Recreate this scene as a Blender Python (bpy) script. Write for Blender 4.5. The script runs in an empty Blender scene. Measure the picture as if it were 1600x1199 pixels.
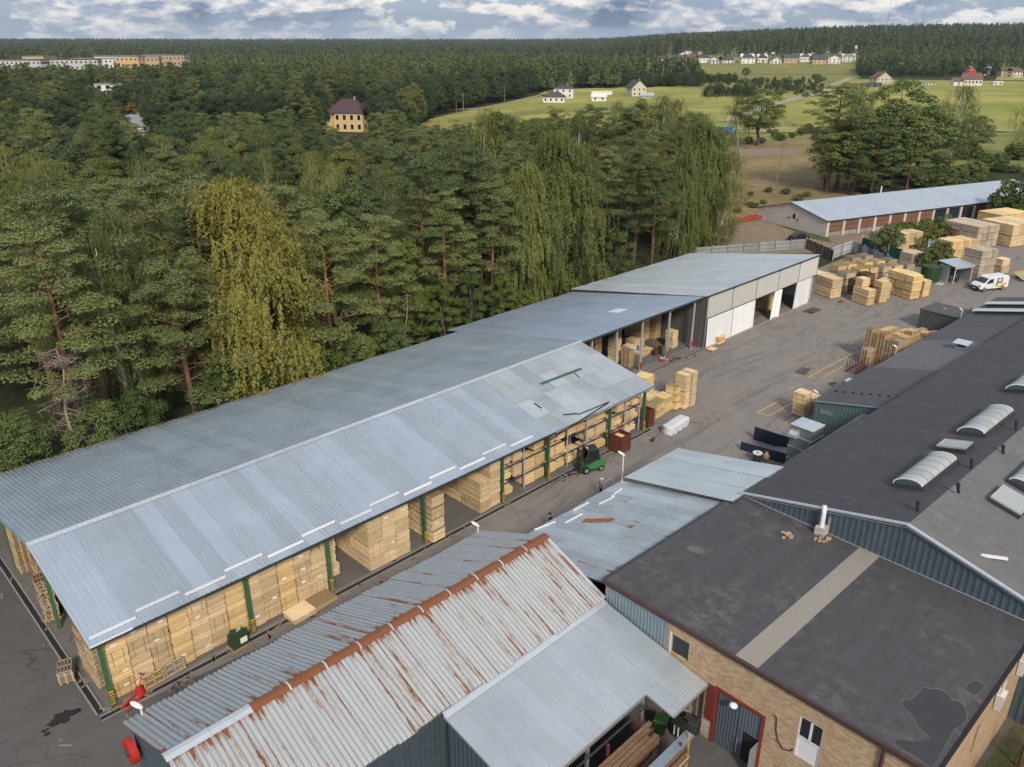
import bpy, bmesh, math, random
import numpy as np
from mathutils import Vector, Matrix

R = math.radians
sc = bpy.context.scene
col = sc.collection
# ------------------------------------------------------------------ camera
CAM_H, FPX, PITCH, HEAD = 34.0, 1262.0, R(22.97), R(45.23)
cam_d = bpy.data.cameras.new('camera'); cam = bpy.data.objects.new('camera', cam_d); col.objects.link(cam)
cam.location = (0, 0, CAM_H); cam.rotation_euler = (math.pi/2-PITCH, 0, HEAD-math.pi/2)
cam_d.sensor_width = 36; cam_d.lens = FPX/1600*36; cam_d.clip_start = .5; cam_d.clip_end = 30000
sc.camera = cam
# ------------------------------------------------------------------ node helpers
def nd(nt, typ, props=None, **ins):
    n = nt.nodes.new('ShaderNode'+typ)
    for k, v in (props or {}).items(): setattr(n, k, v)
    for k, v in ins.items():
        key = int(k[1:]) if k[0] == 'i' and k[1:].isdigit() else k.replace('_', ' ')
        s = n.inputs[key]
        if isinstance(v, bpy.types.NodeSocket): nt.links.new(v, s)
        else: s.default_value = v
    return n
def mth(nt, op, a, b=0., c=0., clamp=False):
    return nd(nt, 'Math', {'operation': op, 'use_clamp': clamp}, i0=a, i1=b, i2=c).outputs[0]
def mixc(nt, f, a, b, mode='MIX'):
    n = nd(nt, 'Mix', {'data_type': 'RGBA', 'blend_type': mode, 'clamp_factor': True})
    for i, v in ((0, f), (6, a), (7, b)):
        if isinstance(v, bpy.types.NodeSocket): nt.links.new(v, n.inputs[i])
        else: n.inputs[i].default_value = v if i == 0 else (*v[:3], 1)
    return n.outputs[2]
def ramp(nt, f, *stops):
    n = nd(nt, 'ValToRGB', None, Fac=f); e = n.color_ramp.elements
    while len(e) < len(stops): e.new(.5)
    for el, (p, c) in zip(e, stops):
        el.position = p; el.color = (c, c, c, 1) if isinstance(c, (int, float)) else (*c, 1)
    return n.outputs[0]
def noise(nt, vec, scale, detail=4, rough=.55, out=0):
    return nd(nt, 'TexNoise', None, Vector=vec, Scale=scale, Detail=detail, Roughness=rough).outputs[out]
def mapv(nt, vec, scale=(1, 1, 1), loc=(0, 0, 0)):
    return nd(nt, 'Mapping', None, Vector=vec, Scale=scale, Location=loc).outputs[0]
def srgb(r, g, b):
    f = lambda c: (c/255/12.92) if c <= 10 else ((c/255+.055)/1.055)**2.4
    return (f(r), f(g), f(b))
# ------------------------------------------------------------------ sky, sun, exposure
SUN = Vector((-.58, -.95, .82)).normalized()       # towards the sun: right of and behind the camera
elev = math.asin(SUN.z); rot = math.atan2(SUN.x, SUN.y)
w = bpy.data.worlds.new('World'); sc.world = w; w.use_nodes = True
nt = w.node_tree; nt.nodes.clear()
sky = nd(nt, 'TexSky', {'sky_type': 'NISHITA', 'sun_disc': False, 'sun_elevation': elev, 'sun_rotation': rot,
                       'air_density': 1.0, 'dust_density': 1.6, 'ozone_density': 1.5})
tc = nd(nt, 'TexCoord').outputs['Generated']
v1 = mapv(nt, tc, (15, 15, 46))
def cl(off, det=9): return nd(nt, 'TexNoise', None, Vector=mapv(nt, tc, (17, 17, 44), (3.1, 1.7, off)), Scale=1.0, Detail=det, Roughness=.60, Distortion=.12).outputs[0]
big = noise(nt, mapv(nt, tc, (4.2, 4.2, 15), (.4, 2.2, .3)), 1.0, 3)
cov = mth(nt, 'MULTIPLY', mth(nt, 'SUBTRACT', big, .48), .75)
n0 = mth(nt, 'ADD', cl(0), cov); n1 = mth(nt, 'ADD', cl(.42, 6), cov)
mask = ramp(nt, n0, (.41, 0.), (.47, 1.))
shade = mth(nt, 'SUBTRACT', n0, n1)                 # thinner above = lit top, thicker above = grey base
lit = ramp(nt, mth(nt, 'ADD', mth(nt, 'ADD', shade, .5), mth(nt, 'MULTIPLY', mth(nt, 'SUBTRACT', .55, n0), .5)), (.46, 0.), (.62, 1.))
cdark = mixc(nt, ramp(nt, n0, (.5, 0.), (.7, 1.)), (3.2, 4.0, 5.3), (1.3, 2.0, 3.3))
ccol = mixc(nt, lit, cdark, (10.2, 9.8, 9.2))
low = ramp(nt, nd(nt, 'SeparateXYZ', None, Vector=tc).outputs[2], (.002, 1.), (.016, 0.))   # thick air near the horizon veils clouds
skyc = mixc(nt, .6, sky.outputs[0], (3.4, 4.7, 6.8))
fin = mixc(nt, mth(nt, 'MULTIPLY', mask, .95), skyc, ccol)
fin = mixc(nt, mth(nt, 'MULTIPLY', low, .6), fin, (4.4, 5.3, 6.6))
bg = nd(nt, 'Background', None, Color=fin, Strength=.092)
nt.links.new(bg.outputs[0], nd(nt, 'OutputWorld').inputs[0])
sl = bpy.data.lights.new('sun', 'SUN'); so = bpy.data.objects.new('sun', sl); col.objects.link(so)
sl.energy = 2.7; sl.angle = R(11); sl.color = (1.0, .90, .76)
so.rotation_euler = SUN.to_track_quat('Z', 'Y').to_euler()
vs = sc.view_settings
vs.view_transform = 'Standard'; vs.look = 'None'; vs.gamma = 1; vs.use_curve_mapping = False; vs.exposure = 0.22
# ------------------------------------------------------------------ survey helpers (place things on real planes)
CP, SP = math.cos(PITCH), math.sin(PITCH)
HD = Vector((math.cos(HEAD), math.sin(HEAD), 0)); RT = Vector((math.sin(HEAD), -math.cos(HEAD), 0))
FW = HD*CP+Vector((0, 0, -SP)); UP = HD*SP+Vector((0, 0, CP)); CC = Vector((0, 0, CAM_H))
def ray(x, y): return FW*FPX+RT*(x-800)-UP*(y-599.5)
def gp(x, y, z=0.):
    d = ray(x, y); return CC+d*((z-CAM_H)/d.z)
def atX(x, y, X):
    d = ray(x, y); return CC+d*(X/d.x)
def atY(x, y, Y):
    d = ray(x, y); return CC+d*(Y/d.y)
def atPlane(x, y, O, n):
    d = ray(x, y); return CC+d*((O-CC).dot(n)/d.dot(n))
def pix(p):
    d = Vector(p)-CC; q = d.dot(FW); return 800+FPX*d.dot(RT)/q, 599.5-FPX*d.dot(UP)/q
def topz(p, py):
    a = p[0]*HD.x+p[1]*HD.y; t = (599.5-py)/FPX; return CAM_H+a*(t*CP-SP)/(CP+t*SP)
# ------------------------------------------------------------------ mesh builder
WM = {}
class MB:
    def __init__(s, M=None): s.v = []; s.f = []; s.M = M
    def add(s, vs, fs):
        b = len(s.v)
        s.v += [tuple(s.M @ Vector(p)) if s.M else tuple(p) for p in vs]; s.f += [tuple(i+b for i in f) for f in fs]; return s
    def hexa(s, a, b):   # a: 4 bottom points ccw, b: 4 top points
        return s.add(list(a)+list(b), [(3, 2, 1, 0), (4, 5, 6, 7), (0, 1, 5, 4), (1, 2, 6, 5), (2, 3, 7, 6), (3, 0, 4, 7)])
    def box(s, x0, x1, y0, y1, z0, z1):
        return s.hexa([(x0, y0, z0), (x1, y0, z0), (x1, y1, z0), (x0, y1, z0)], [(x0, y0, z1), (x1, y0, z1), (x1, y1, z1), (x0, y1, z1)])
    def prism(s, poly, z0, z1):
        n = len(poly)
        return s.add([(*p[:2], z0) for p in poly]+[(*p[:2], z1) for p in poly], [tuple(range(n-1, -1, -1)), tuple(range(n, 2*n))]+[(i, (i+1) % n, n+(i+1) % n, n+i) for i in range(n)])
    def ext(s, poly, d):   # extrude a planar 3D polygon by vector d
        n = len(poly); d = Vector(d)
        return s.add([Vector(p) for p in poly]+[Vector(p)+d for p in poly], [tuple(range(n-1, -1, -1)), tuple(range(n, 2*n))]+[(i, (i+1) % n, n+(i+1) % n, n+i) for i in range(n)])
    def tube(s, p0, p1, r0, r1=None, n=8, caps=True):
        p0 = Vector(p0); p1 = Vector(p1); r1 = r0 if r1 is None else r1
        a = (p1-p0).normalized(); u = a.orthogonal().normalized(); w_ = a.cross(u)
        ring = lambda p, r: [p+(u*math.cos(6.28318*i/n)+w_*math.sin(6.28318*i/n))*r for i in range(n)]
        return s.add(ring(p0, r0)+ring(p1, r1), [(i, (i+1) % n, n+(i+1) % n, n+i) for i in range(n)]+([tuple(range(n-1, -1, -1)), tuple(range(n, 2*n))] if caps else []))
    def bar(s, p0, p1, wd, ht):   # rectangular bar
        p0 = Vector(p0); p1 = Vector(p1); a = (p1-p0).normalized()
        u = a.cross(Vector((0, 0, 1)));  u = (u if u.length > .01 else Vector((1, 0, 0))).normalized(); v = u.cross(a)
        q = lambda p: [p-u*wd/2-v*ht/2, p+u*wd/2-v*ht/2, p+u*wd/2+v*ht/2, p-u*wd/2+v*ht/2]
        return s.hexa(q(p0), q(p1))
    def blob(s, c, r, seg=8, rings=5, jit=0., rng=random):
        vs = []; fs = []
        for j in range(rings+1):
            t = math.pi*j/rings
            for i in range(seg):
                p = 6.28318*i/seg; k = 1+rng.uniform(-jit, jit)
                vs.append((c[0]+r[0]*k*math.sin(t)*math.cos(p), c[1]+r[1]*k*math.sin(t)*math.sin(p), c[2]+r[2]*k*math.cos(t)))
        for j in range(rings):
            for i in range(seg): fs.append((j*seg+i, (j+1)*seg+i, (j+1)*seg+(i+1) % seg, j*seg+(i+1) % seg))
        return s.add(vs, fs)
    def mesh(s, name, m, smooth=False):
        me = bpy.data.meshes.new(name); me.from_pydata(s.v, [], s.f)
        if m is not None: me.materials.append(m)
        if smooth: me.polygons.foreach_set('use_smooth', [True]*len(me.polygons))
        me.update(); return me
    def build(s, name, m, parent=None, smooth=False, world=True):
        return link(name, s.mesh(name, m, smooth), parent, world=world)
def link(name, me, parent=None, loc=None, world=False, mw=None):
    o = bpy.data.objects.new(name, me); col.objects.link(o)
    if parent is not None:
        o.parent = parent
        if world: o.matrix_parent_inverse = WM[parent].inverted()
    if mw is not None: o.matrix_basis = mw
    elif loc is not None: o.location = loc
    WM[o] = (WM[parent] if parent is not None and not world else Matrix()) @ o.matrix_basis
    return o
def tag(o, label, cat, group=None):
    o['label'] = label; o['category'] = cat
    if group: o['group'] = group
    return o
def struct(o): o['kind'] = 'structure'; return o
def stuff(o): o['kind'] = 'stuff'; return o
def thing(name, label, cat, loc=(0, 0, 0), rz=0, group=None):
    o = bpy.data.objects.new(name, None); col.objects.link(o); o.empty_display_size = .2
    o.location = loc; o.rotation_euler = (0, 0, rz)
    WM[o] = Matrix.Translation(Vector(loc)) @ Matrix.Rotation(rz, 4, 'Z')
    return tag(o, label, cat, group)
def copy_tree(o, loc, rz=0, s=None, label=None, group=None, parent=None):
    c = o.copy(); col.objects.link(c)
    if parent is None:
        c.location = loc; c.rotation_euler = (0, 0, rz)
        if s: c.scale = s if hasattr(s, '__len__') else (s, s, s)
        if label: c['label'] = label
        if group: c['group'] = group
    else: c.parent = parent
    for ch in o.children: copy_tree(ch, None, parent=c)
    return c
ORD = ['', 'first', 'second', 'third', 'fourth', 'fifth', 'sixth', 'seventh', 'eighth', 'ninth', 'tenth', 'eleventh', 'twelfth', 'thirteenth', 'fourteenth',
       'fifteenth', 'sixteenth', 'seventeenth', 'eighteenth', 'nineteenth', 'twentieth']
# ------------------------------------------------------------------ materials
def newmat(name):
    m = bpy.data.materials.new(name); m.use_nodes = True; m.node_tree.nodes.clear(); return m, m.node_tree
def finish(nt, colr, rough=.8, metal=0., bump=None, bs=.3, bd=.02, spec=.4, shader=None):
    p = nd(nt, 'BsdfPrincipled', None, Roughness=rough, Metallic=metal)
    p.inputs['Specular IOR Level'].default_value = spec
    if isinstance(colr, bpy.types.NodeSocket): nt.links.new(colr, p.inputs[0])
    else: p.inputs[0].default_value = (*colr, 1)
    if bump is not None:
        b = nd(nt, 'Bump', None, Height=bump, Strength=bs, Distance=bd); nt.links.new(b.outputs[0], p.inputs['Normal'])
    o = nd(nt, 'OutputMaterial'); nt.links.new(p.outputs[0], o.inputs[0]); return p
def objc(nt): return nd(nt, 'TexCoord').outputs['Object']
def orand(nt): return nd(nt, 'ObjectInfo').outputs['Random']
def wpos(nt): return nd(nt, 'NewGeometry').outputs['Position']
def paint(name, c, rough=.6, metal=0., var=.25, scale=2.5, ov=.12, spec=.4):
    """plain coat with soft dirt mottling and a little difference from piece to piece"""
    m, nt = newmat(name); v = wpos(nt)
    n = noise(nt, v, scale, 5)
    c1 = mixc(nt, mth(nt, 'MULTIPLY', n, 1.), [x*(1-var) for x in c], [min(1, x*(1+var)) for x in c])
    k = mth(nt, 'ADD', mth(nt, 'MULTIPLY', orand(nt), 2*ov), 1-ov)
    c2 = nd(nt, 'VectorMath', {'operation': 'SCALE'}, i0=c1, Scale=k).outputs[0]
    finish(nt, c2, rough, metal, noise(nt, v, 25, 3), .12, .01, spec); return m
def galv(name, c, rough=.42, metal=.45, streak=.22, ov=.08):
    """galvanised / coil-coated sheet: run-off streaks down the slope, patchy oxide, sheets differ slightly"""
    m, nt = newmat(name); v = objc(nt); r = orand(nt)
    off = nd(nt, 'CombineXYZ', None, X=mth(nt, 'MULTIPLY', r, 37.), Y=mth(nt, 'MULTIPLY', r, 91.)).outputs[0]
    vv = nd(nt, 'VectorMath', {'operation': 'ADD'}, i0=v, i1=off).outputs[0]
    st = noise(nt, mapv(nt, vv, (5, .35, 1)), 1., 4); pt = noise(nt, wpos(nt), .35, 5)
    k = mth(nt, 'ADD', mth(nt, 'MULTIPLY', st, streak), mth(nt, 'MULTIPLY', pt, streak*1.2))
    k = mth(nt, 'ADD', mth(nt, 'ADD', k, 1-streak*1.1-ov), mth(nt, 'MULTIPLY', r, 2*ov))
    cc = nd(nt, 'VectorMath', {'operation': 'SCALE'}, i0=(*c,), Scale=k).outputs[0]
    rr = mth(nt, 'ADD', mth(nt, 'MULTIPLY', pt, .3), rough-.15)
    finish(nt, cc, rr, metal, None, spec=.4); return m
def rustroof(name, base, amount, metal=.3):
    m, nt = newmat(name); v = objc(nt); r = orand(nt)
    off = nd(nt, 'CombineXYZ', None, X=mth(nt, 'MULTIPLY', r, 53.), Y=mth(nt, 'MULTIPLY', r, 17.)).outputs[0]
    vv = nd(nt, 'VectorMath', {'operation': 'ADD'}, i0=v, i1=off).outputs[0]
    xyz = nd(nt, 'SeparateXYZ', None, Vector=v)
    st = noise(nt, mapv(nt, vv, (3.4, .22, 1)), 1., 5, .6)
    fine = noise(nt, mapv(nt, vv, (9, 2.2, 1)), 1., 5, .7)
    top = nd(nt, 'MapRange', None, Value=xyz.outputs[1], i1=0., i2=.9, i3=.20, i4=0.).outputs[0]
    edge = nd(nt, 'MapRange', None, Value=xyz.outputs[0], i1=0., i2=.22, i3=.13, i4=0.).outputs[0]
    s = mth(nt, 'ADD', mth(nt, 'ADD', st, top), mth(nt, 'ADD', edge, mth(nt, 'MULTIPLY', mth(nt, 'SUBTRACT', fine, .5), .35)))
    s = mth(nt, 'ADD', s, mth(nt, 'MULTIPLY', mth(nt, 'SUBTRACT', r, .5), .10))
    mask = ramp(nt, s, (.72-amount, 0.), (.79-amount, 1.))
    rc = mixc(nt, fine, (.30, .105, .045), (.13, .05, .028))
    k = mth(nt, 'ADD', mth(nt, 'MULTIPLY', noise(nt, mapv(nt, vv, (6, .5, 1)), 1., 4), .35), .72)
    bc = nd(nt, 'VectorMath', {'operation': 'SCALE'}, i0=base, Scale=k).outputs[0]
    halo = ramp(nt, s, (.62-amount, 0.), (.76-amount, .45))
    bc = mixc(nt, halo, bc, (.36, .27, .19))
    p = finish(nt, mixc(nt, mask, bc, rc), .5, 0., fine, .2, .01)
    nt.links.new(mth(nt, 'ADD', mth(nt, 'MULTIPLY', mask, .4), .45), p.inputs['Roughness'])
    nt.links.new(mth(nt, 'MULTIPLY', mth(nt, 'SUBTRACT', 1., mask), metal), p.inputs['Metallic']); return m
def bitumen(name, c, stains=.5, seam=1.0, seamdir=0):
    """felt roofing: rolls with lapped seams, dust bloom and weather marks"""
    m, nt = newmat(name); v = wpos(nt)
    n1 = noise(nt, v, .22, 6, .6); n2 = noise(nt, v, 1.3, 5, .65); n3 = noise(nt, v, 14, 3)
    xyz = nd(nt, 'SeparateXYZ', None, Vector=v)
    wv = mth(nt, 'ADD', xyz.outputs[seamdir], mth(nt, 'MULTIPLY', n2, .07))
    fr = mth(nt, 'FRACT', mth(nt, 'MULTIPLY', wv, 1/seam))
    line = mth(nt, 'LESS_THAN', fr, .035)
    roll = nd(nt, 'TexWhiteNoise', {'noise_dimensions': '1D'}, W=mth(nt, 'FLOOR', mth(nt, 'MULTIPLY', wv, 1/seam))).outputs[0]
    k = mth(nt, 'ADD', mth(nt, 'MULTIPLY', n3, .3), mth(nt, 'ADD', .68, mth(nt, 'MULTIPLY', roll, .07)))
    k = mth(nt, 'ADD', k, mth(nt, 'MULTIPLY', mth(nt, 'SUBTRACT', n2, .5), .5))
    k = mth(nt, 'MULTIPLY', k, mth(nt, 'SUBTRACT', 1., mth(nt, 'MULTIPLY', line, .22)))
    cc = nd(nt, 'VectorMath', {'operation': 'SCALE'}, i0=c, Scale=k).outputs[0]
    s = mth(nt, 'MULTIPLY', ramp(nt, n1, (.46, 0.), (.66, 1.)), ramp(nt, n2, (.46, 0.), (.72, 1.)))
    cc = mixc(nt, mth(nt, 'MULTIPLY', s, stains), cc, (.26, .25, .23))
    finish(nt, cc, .78, 0., mth(nt, 'ADD', n3, line), .25, .012, .35); return m
def brickmat(name, a, b, mortar):
    m, nt = newmat(name); v = wpos(nt); xyz = nd(nt, 'SeparateXYZ', None, Vector=v)
    u = mth(nt, 'ADD', xyz.outputs[0], xyz.outputs[1])
    vec = nd(nt, 'CombineXYZ', None, X=u, Y=xyz.outputs[2]).outputs[0]
    br = nd(nt, 'TexBrick', {'offset': .5}, Vector=vec, Color1=(*a, 1), Color2=(*b, 1), Mortar=(*mortar, 1), Scale=1.0,
            Mortar_Size=.011, Bias=-.1, Brick_Width=.26, Row_Height=.085)
    n = noise(nt, v, .9, 6, .65)
    b2 = nd(nt, 'TexBrick', {'offset': .5}, Vector=mapv(nt, vec, (1, 1, 1), (26., 17., 0)), Color1=(0, 0, 0, 1), Color2=(1, 1, 1, 1), Mortar=(0, 0, 0, 1), Scale=1.0, Mortar_Size=.011, Bias=0., Brick_Width=.26, Row_Height=.085)
    c = mixc(nt, mth(nt, 'MULTIPLY', ramp(nt, mth(nt, 'ADD', b2.outputs[0], mth(nt, 'MULTIPLY', mth(nt, 'SUBTRACT', n, .5), 1.2)), (.62, 0.), (.85, 1.)), .75), br.outputs[0], [b[0]*.92, b[1]*.70, b[2]*.66])
    c = mixc(nt, ramp(nt, n, (.5, 0.), (.75, .35)), c, (.26, .20, .15))
    finish(nt, c, .9, 0., mth(nt, 'SUBTRACT', 1., br.outputs[1]), .5, .015, .2); return m
def asphalt(name, c, crack=1.0, warm=(.115, .1, .09)):
    m, nt = newmat(name); v = wpos(nt)
    n1 = noise(nt, v, .05, 5, .6); n2 = noise(nt, v, .5, 6, .65); n3 = noise(nt, v, 18, 3, .7)
    k = mth(nt, 'ADD', mth(nt, 'MULTIPLY', n2, .55), mth(nt, 'ADD', .42, mth(nt, 'MULTIPLY', n3, .6)))
    cc = nd(nt, 'VectorMath', {'operation': 'SCALE'}, i0=mixc(nt, ramp(nt, n1, (.35, 0.), (.65, 1.)), c, warm), Scale=k).outputs[0]
    wv = nd(nt, 'VectorMath', {'operation': 'ADD'}, i0=v, i1=nd(nt, 'VectorMath', {'operation': 'SCALE'}, i0=nd(nt, 'TexNoise', None, Vector=v, Scale=.6, Detail=4.).outputs[1], Scale=1.6).outputs[0]).outputs[0]
    vo = nd(nt, 'TexVoronoi', {'feature': 'DISTANCE_TO_EDGE'}, Vector=wv, Scale=.16)
    area = ramp(nt, noise(nt, v, .09, 3), (.42, 0.), (.56, 1.))
    cr = mth(nt, 'MULTIPLY', ramp(nt, vo.outputs[0], (.004, 1.), (.011, 0.)), mth(nt, 'MULTIPLY', area, .75*crack))
    oil = ramp(nt, noise(nt, mapv(nt, v, (1, 1, 1), (31, 7, 0)), .35, 5, .7), (.66, 0.), (.74, .65))
    cc = mixc(nt, cr, cc, (.025, .023, .022)); cc = mixc(nt, oil, cc, (.03, .028, .027))
    trk = noise(nt, nd(nt, 'VectorMath', {'operation': 'ADD'}, i0=mapv(nt, v, (.035, 1.1, 1)), i1=nd(nt, 'VectorMath', {'operation': 'SCALE'}, i0=nd(nt, 'TexNoise', None, Vector=v, Scale=.05, Detail=2.).outputs[1], Scale=5.).outputs[0]).outputs[0], 1., 3)
    cc = mixc(nt, ramp(nt, trk, (.53, 0.), (.72, .55)), cc, (.11, .102, .098))
    light = ramp(nt, noise(nt, mapv(nt, v, (1, 1, 1), (5, 77, 0)), .16, 6, .7), (.56, 0.), (.75, .4))
    cc = mixc(nt, light, cc, (.22, .205, .19))
    finish(nt, cc, .9, 0., n3, .25, .01, .25); return m
def woodmat(name, a, b, c, dark=.0):
    """sawn boards: each layer an island of its own tone, board ends as small cells, a little bark and stain"""
    m, nt = newmat(name); v = objc(nt); g = nd(nt, 'NewGeometry'); r = orand(nt)
    isl = g.outputs['Random Per Island']
    xyz = nd(nt, 'SeparateXYZ', None, Vector=v)
    u = mth(nt, 'ADD', xyz.outputs[0], xyz.outputs[1])
    vec = nd(nt, 'CombineXYZ', None, X=mth(nt, 'ADD', u, mth(nt, 'MULTIPLY', r, 9.)), Y=xyz.outputs[2]).outputs[0]
    br = nd(nt, 'TexBrick', {'offset': .5}, Vector=vec, Color1=(0, 0, 0, 1), Color2=(1, 1, 1, 1), Mortar=(.15, .15, .15, 1), Scale=1.0,
            Mortar_Size=.008, Bias=0., Brick_Width=.14, Row_Height=.05)
    t = mth(nt, 'ADD', mth(nt, 'MULTIPLY', br.outputs[0], .7), mth(nt, 'MULTIPLY', isl, .45))
    t = mth(nt, 'ADD', t, mth(nt, 'MULTIPLY', noise(nt, mapv(nt, v, (3, 3, 14)), 1., 4), .3))
    cc = mixc(nt, t, a, b)
    cc = mixc(nt, ramp(nt, noise(nt, nd(nt, 'VectorMath', {'operation': 'ADD'}, i0=v, i1=nd(nt, 'CombineXYZ', None, X=mth(nt, 'MULTIPLY', r, 50.)).outputs[0]).outputs[0], .8, 4), (.5, 0.), (.75, .5)), cc, c)
    k = mth(nt, 'SUBTRACT', 1.08, mth(nt, 'MULTIPLY', br.outputs[1], .68))
    k = mth(nt, 'MULTIPLY', k, mth(nt, 'ADD', .86, mth(nt, 'MULTIPLY', r, .3)))
    cc = nd(nt, 'VectorMath', {'operation': 'SCALE'}, i0=cc, Scale=k).outputs[0]
    finish(nt, cc, .8, 0., mth(nt, 'SUBTRACT', 1., br.outputs[1]), .3, .01, .25); return m
def leafmat(name, a, b, c, trans=.22):
    """a/b: leaf-to-leaf spread, c: tone the odd tree or bough shifts to"""
    m, nt = newmat(name); g = nd(nt, 'NewGeometry'); r = orand(nt)
    isl = g.outputs['Random Per Island']
    cc = mixc(nt, isl, a, b)
    n = noise(nt, wpos(nt), .33, 3)
    cc = mixc(nt, mth(nt, 'MULTIPLY', ramp(nt, mth(nt, 'ADD', mth(nt, 'MULTIPLY', n, .6), mth(nt, 'MULTIPLY', r, .5)), (.4, 0.), (.75, 1.)), .8), cc, c)
    k = mth(nt, 'ADD', .78, mth(nt, 'MULTIPLY', r, .44))
    cc = nd(nt, 'VectorMath', {'operation': 'SCALE'}, i0=cc, Scale=k).outputs[0]
    d = nd(nt, 'BsdfPrincipled', None, Base_Color=cc, Roughness=.62); d.inputs['Specular IOR Level'].default_value = .22
    t = nd(nt, 'BsdfTranslucent', None, Color=cc)
    mx = nd(nt, 'MixShader', None, i0=trans, i1=d.outputs[0], i2=t.outputs[0])
    nt.links.new(mx.outputs[0], nd(nt, 'OutputMaterial').inputs[0]); return m
def groundmat(name, cols, s1=.03, s2=.4, bump=.3):
    m, nt = newmat(name); v = wpos(nt)
    n1 = noise(nt, v, s1, 6, .62); n2 = noise(nt, v, s2, 6, .7); n3 = noise(nt, v, s2*12, 3, .7)
    cc = mixc(nt, ramp(nt, n1, (.38, 0.), (.62, 1.)), cols[0], cols[1])
    cc = mixc(nt, ramp(nt, n2, (.48, 0.), (.68, .8)), cc, cols[2])
    cc = nd(nt, 'VectorMath', {'operation': 'SCALE'}, i0=cc, Scale=mth(nt, 'ADD', .7, mth(nt, 'MULTIPLY', n3, .6))).outputs[0]
    finish(nt, cc, .95, 0., n2, bump, .1, .15); return m
def barkmat(name, lo, hi, z0, z1, marks=0.):
    m, nt = newmat(name); v = objc(nt); z = nd(nt, 'SeparateXYZ', None, Vector=v).outputs[2]
    f = nd(nt, 'MapRange', None, Value=z, i1=z0, i2=z1).outputs[0]
    cc = mixc(nt, f, lo, hi); n = noise(nt, mapv(nt, v, (6, 6, 1.4)), 1.5, 4)
    cc = nd(nt, 'VectorMath', {'operation': 'SCALE'}, i0=cc, Scale=mth(nt, 'ADD', .55, mth(nt, 'MULTIPLY', n, .9))).outputs[0]
    if marks: cc = mixc(nt, ramp(nt, noise(nt, mapv(nt, v, (3, 3, 9)), 1.2, 2), (.58, 0.), (.64, marks)), cc, (.04, .035, .03))
    finish(nt, cc, .9, 0., n, .5, .05, .2); return m

G_MAIN = galv('galvanised_roof_sheet', (.47, .53, .60), .40, .5, .22, .09)
G_BACK = galv('galvanised_rear_sheet', (.40, .47, .54), .42, .45, .22, .06)
G_OLD = galv('old_flat_roof_sheet', (.44, .48, .51), .48, .35, .45, .16)
G_BLUE = galv('blue_grey_roof_sheet', (.42, .495, .60), .38, .5, .15, .05)
G_MID = galv('weathered_mid_sheet', (.42, .47, .51), .46, .4, .5, .13)
G_CANOPY = galv('pale_canopy_sheet', (.52, .575, .61), .45, .35, .25, .05)
G_LEAN = galv('lean_to_sheet', (.49, .535, .57), .40, .5, .28, .05)
G_GARAGE = galv('garage_roof_sheet', (.46, .52, .59), .5, .25, .15, .03)
RUST_A = rustroof('rusted_sheet_sunlit_tone', (.50, .52, .525), .12)  # rusted sheet, sunlit slope's brightness put into the paler base colour
RUST_B = rustroof('rusted_sheet_shade_tone', (.41, .45, .48), .085)  # same rusted sheet, the slope's shade put into a darker, bluer base
RUST_C = rustroof('rusted_mid_sheet', (.40, .45, .49), .03)
RUSTCAP = rustroof('rusted_ridge_metal', (.36, .14, .07), .5, 0.)
WHITE = paint('white_coated_metal', (.80, .81, .83), .45, .1, .06)
RIDGE = paint('zinc_flashing', (.62, .66, .70), .35, .5, .12)
DECK = paint('dark_under_deck', (.10, .095, .09), .9)
GREEN = paint('green_steel_paint', (.055, .15, .075), .5, .1, .3)
STEEL = paint('grey_steel', (.40, .41, .42), .45, .5, .25)
DARKST = paint('dark_steel', (.06, .065, .07), .5, .3, .3)
NAVY = paint('navy_steel', (.022, .032, .055), .5, .2, .3)
BLUEST = paint('blue_rack_beam', (.03, .04, .16), .5, .1, .3)
YELLOW = paint('yellow_paint', (.62, .40, .05), .6)
BLACKP = paint('black_rubber', (.018, .018, .018), .7)
RED = paint('red_paint', (.50, .03, .02), .45)
RUSTRED = paint('rust_red_steel', (.13, .04, .025), .75, .1, .4)
FGREEN = paint('forklift_green', (.05, .19, .06), .5, 0, .15)
BLUEB = paint('bright_blue', (.02, .16, .42), .5)
CLAD = paint('blue_grey_cladding', (.085, .115, .14), .5, .25, .3)
CLADP = paint('pale_blue_cladding', (.27, .34, .39), .45, .35, .25)
CLADT = paint('teal_grey_cladding', (.13, .19, .20), .45, .35, .2)
BEIGE = paint('beige_cladding', (.60, .585, .555), .55, .05, .08)
CURT = paint('white_tarpaulin', (.82, .82, .83), .6, 0, .05)
BRICK = brickmat('mixed_yellow_brick', (.56, .42, .25), (.43, .275, .155), (.40, .35, .28))
BRICKS = brickmat('pale_brick', (.50, .36, .21), (.44, .29, .16), (.40, .33, .25))
SILIC = brickmat('grey_silicate_brick', (.58, .56, .53), (.50, .485, .46), (.40, .385, .37))
FELT_B = bitumen('brick_house_felt', (.088, .086, .093), .45, 1.0, 1)
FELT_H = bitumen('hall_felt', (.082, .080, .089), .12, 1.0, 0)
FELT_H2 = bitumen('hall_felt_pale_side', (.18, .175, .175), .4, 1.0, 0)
FELT_L = bitumen('low_hall_felt', (.108, .108, .119), .1, 1.0, 0)
FELT_L2 = bitumen('low_hall_felt_pale', (.165, .165, .182), .1, 1.0, 0)
SAND = paint('sanded_felt_strip', (.30, .275, .24), .9, 0, .12)
WET = paint('wet_felt', (.046, .043, .045), .2, 0, .35, 1.2, 0, .5)
GLASS = paint('dark_glass', (.02, .025, .03), .08, 0, .3, spec=.8)
POLY = paint('frosted_skylight', (.40, .42, .415), .3, 0, .15, 1.5)
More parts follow.
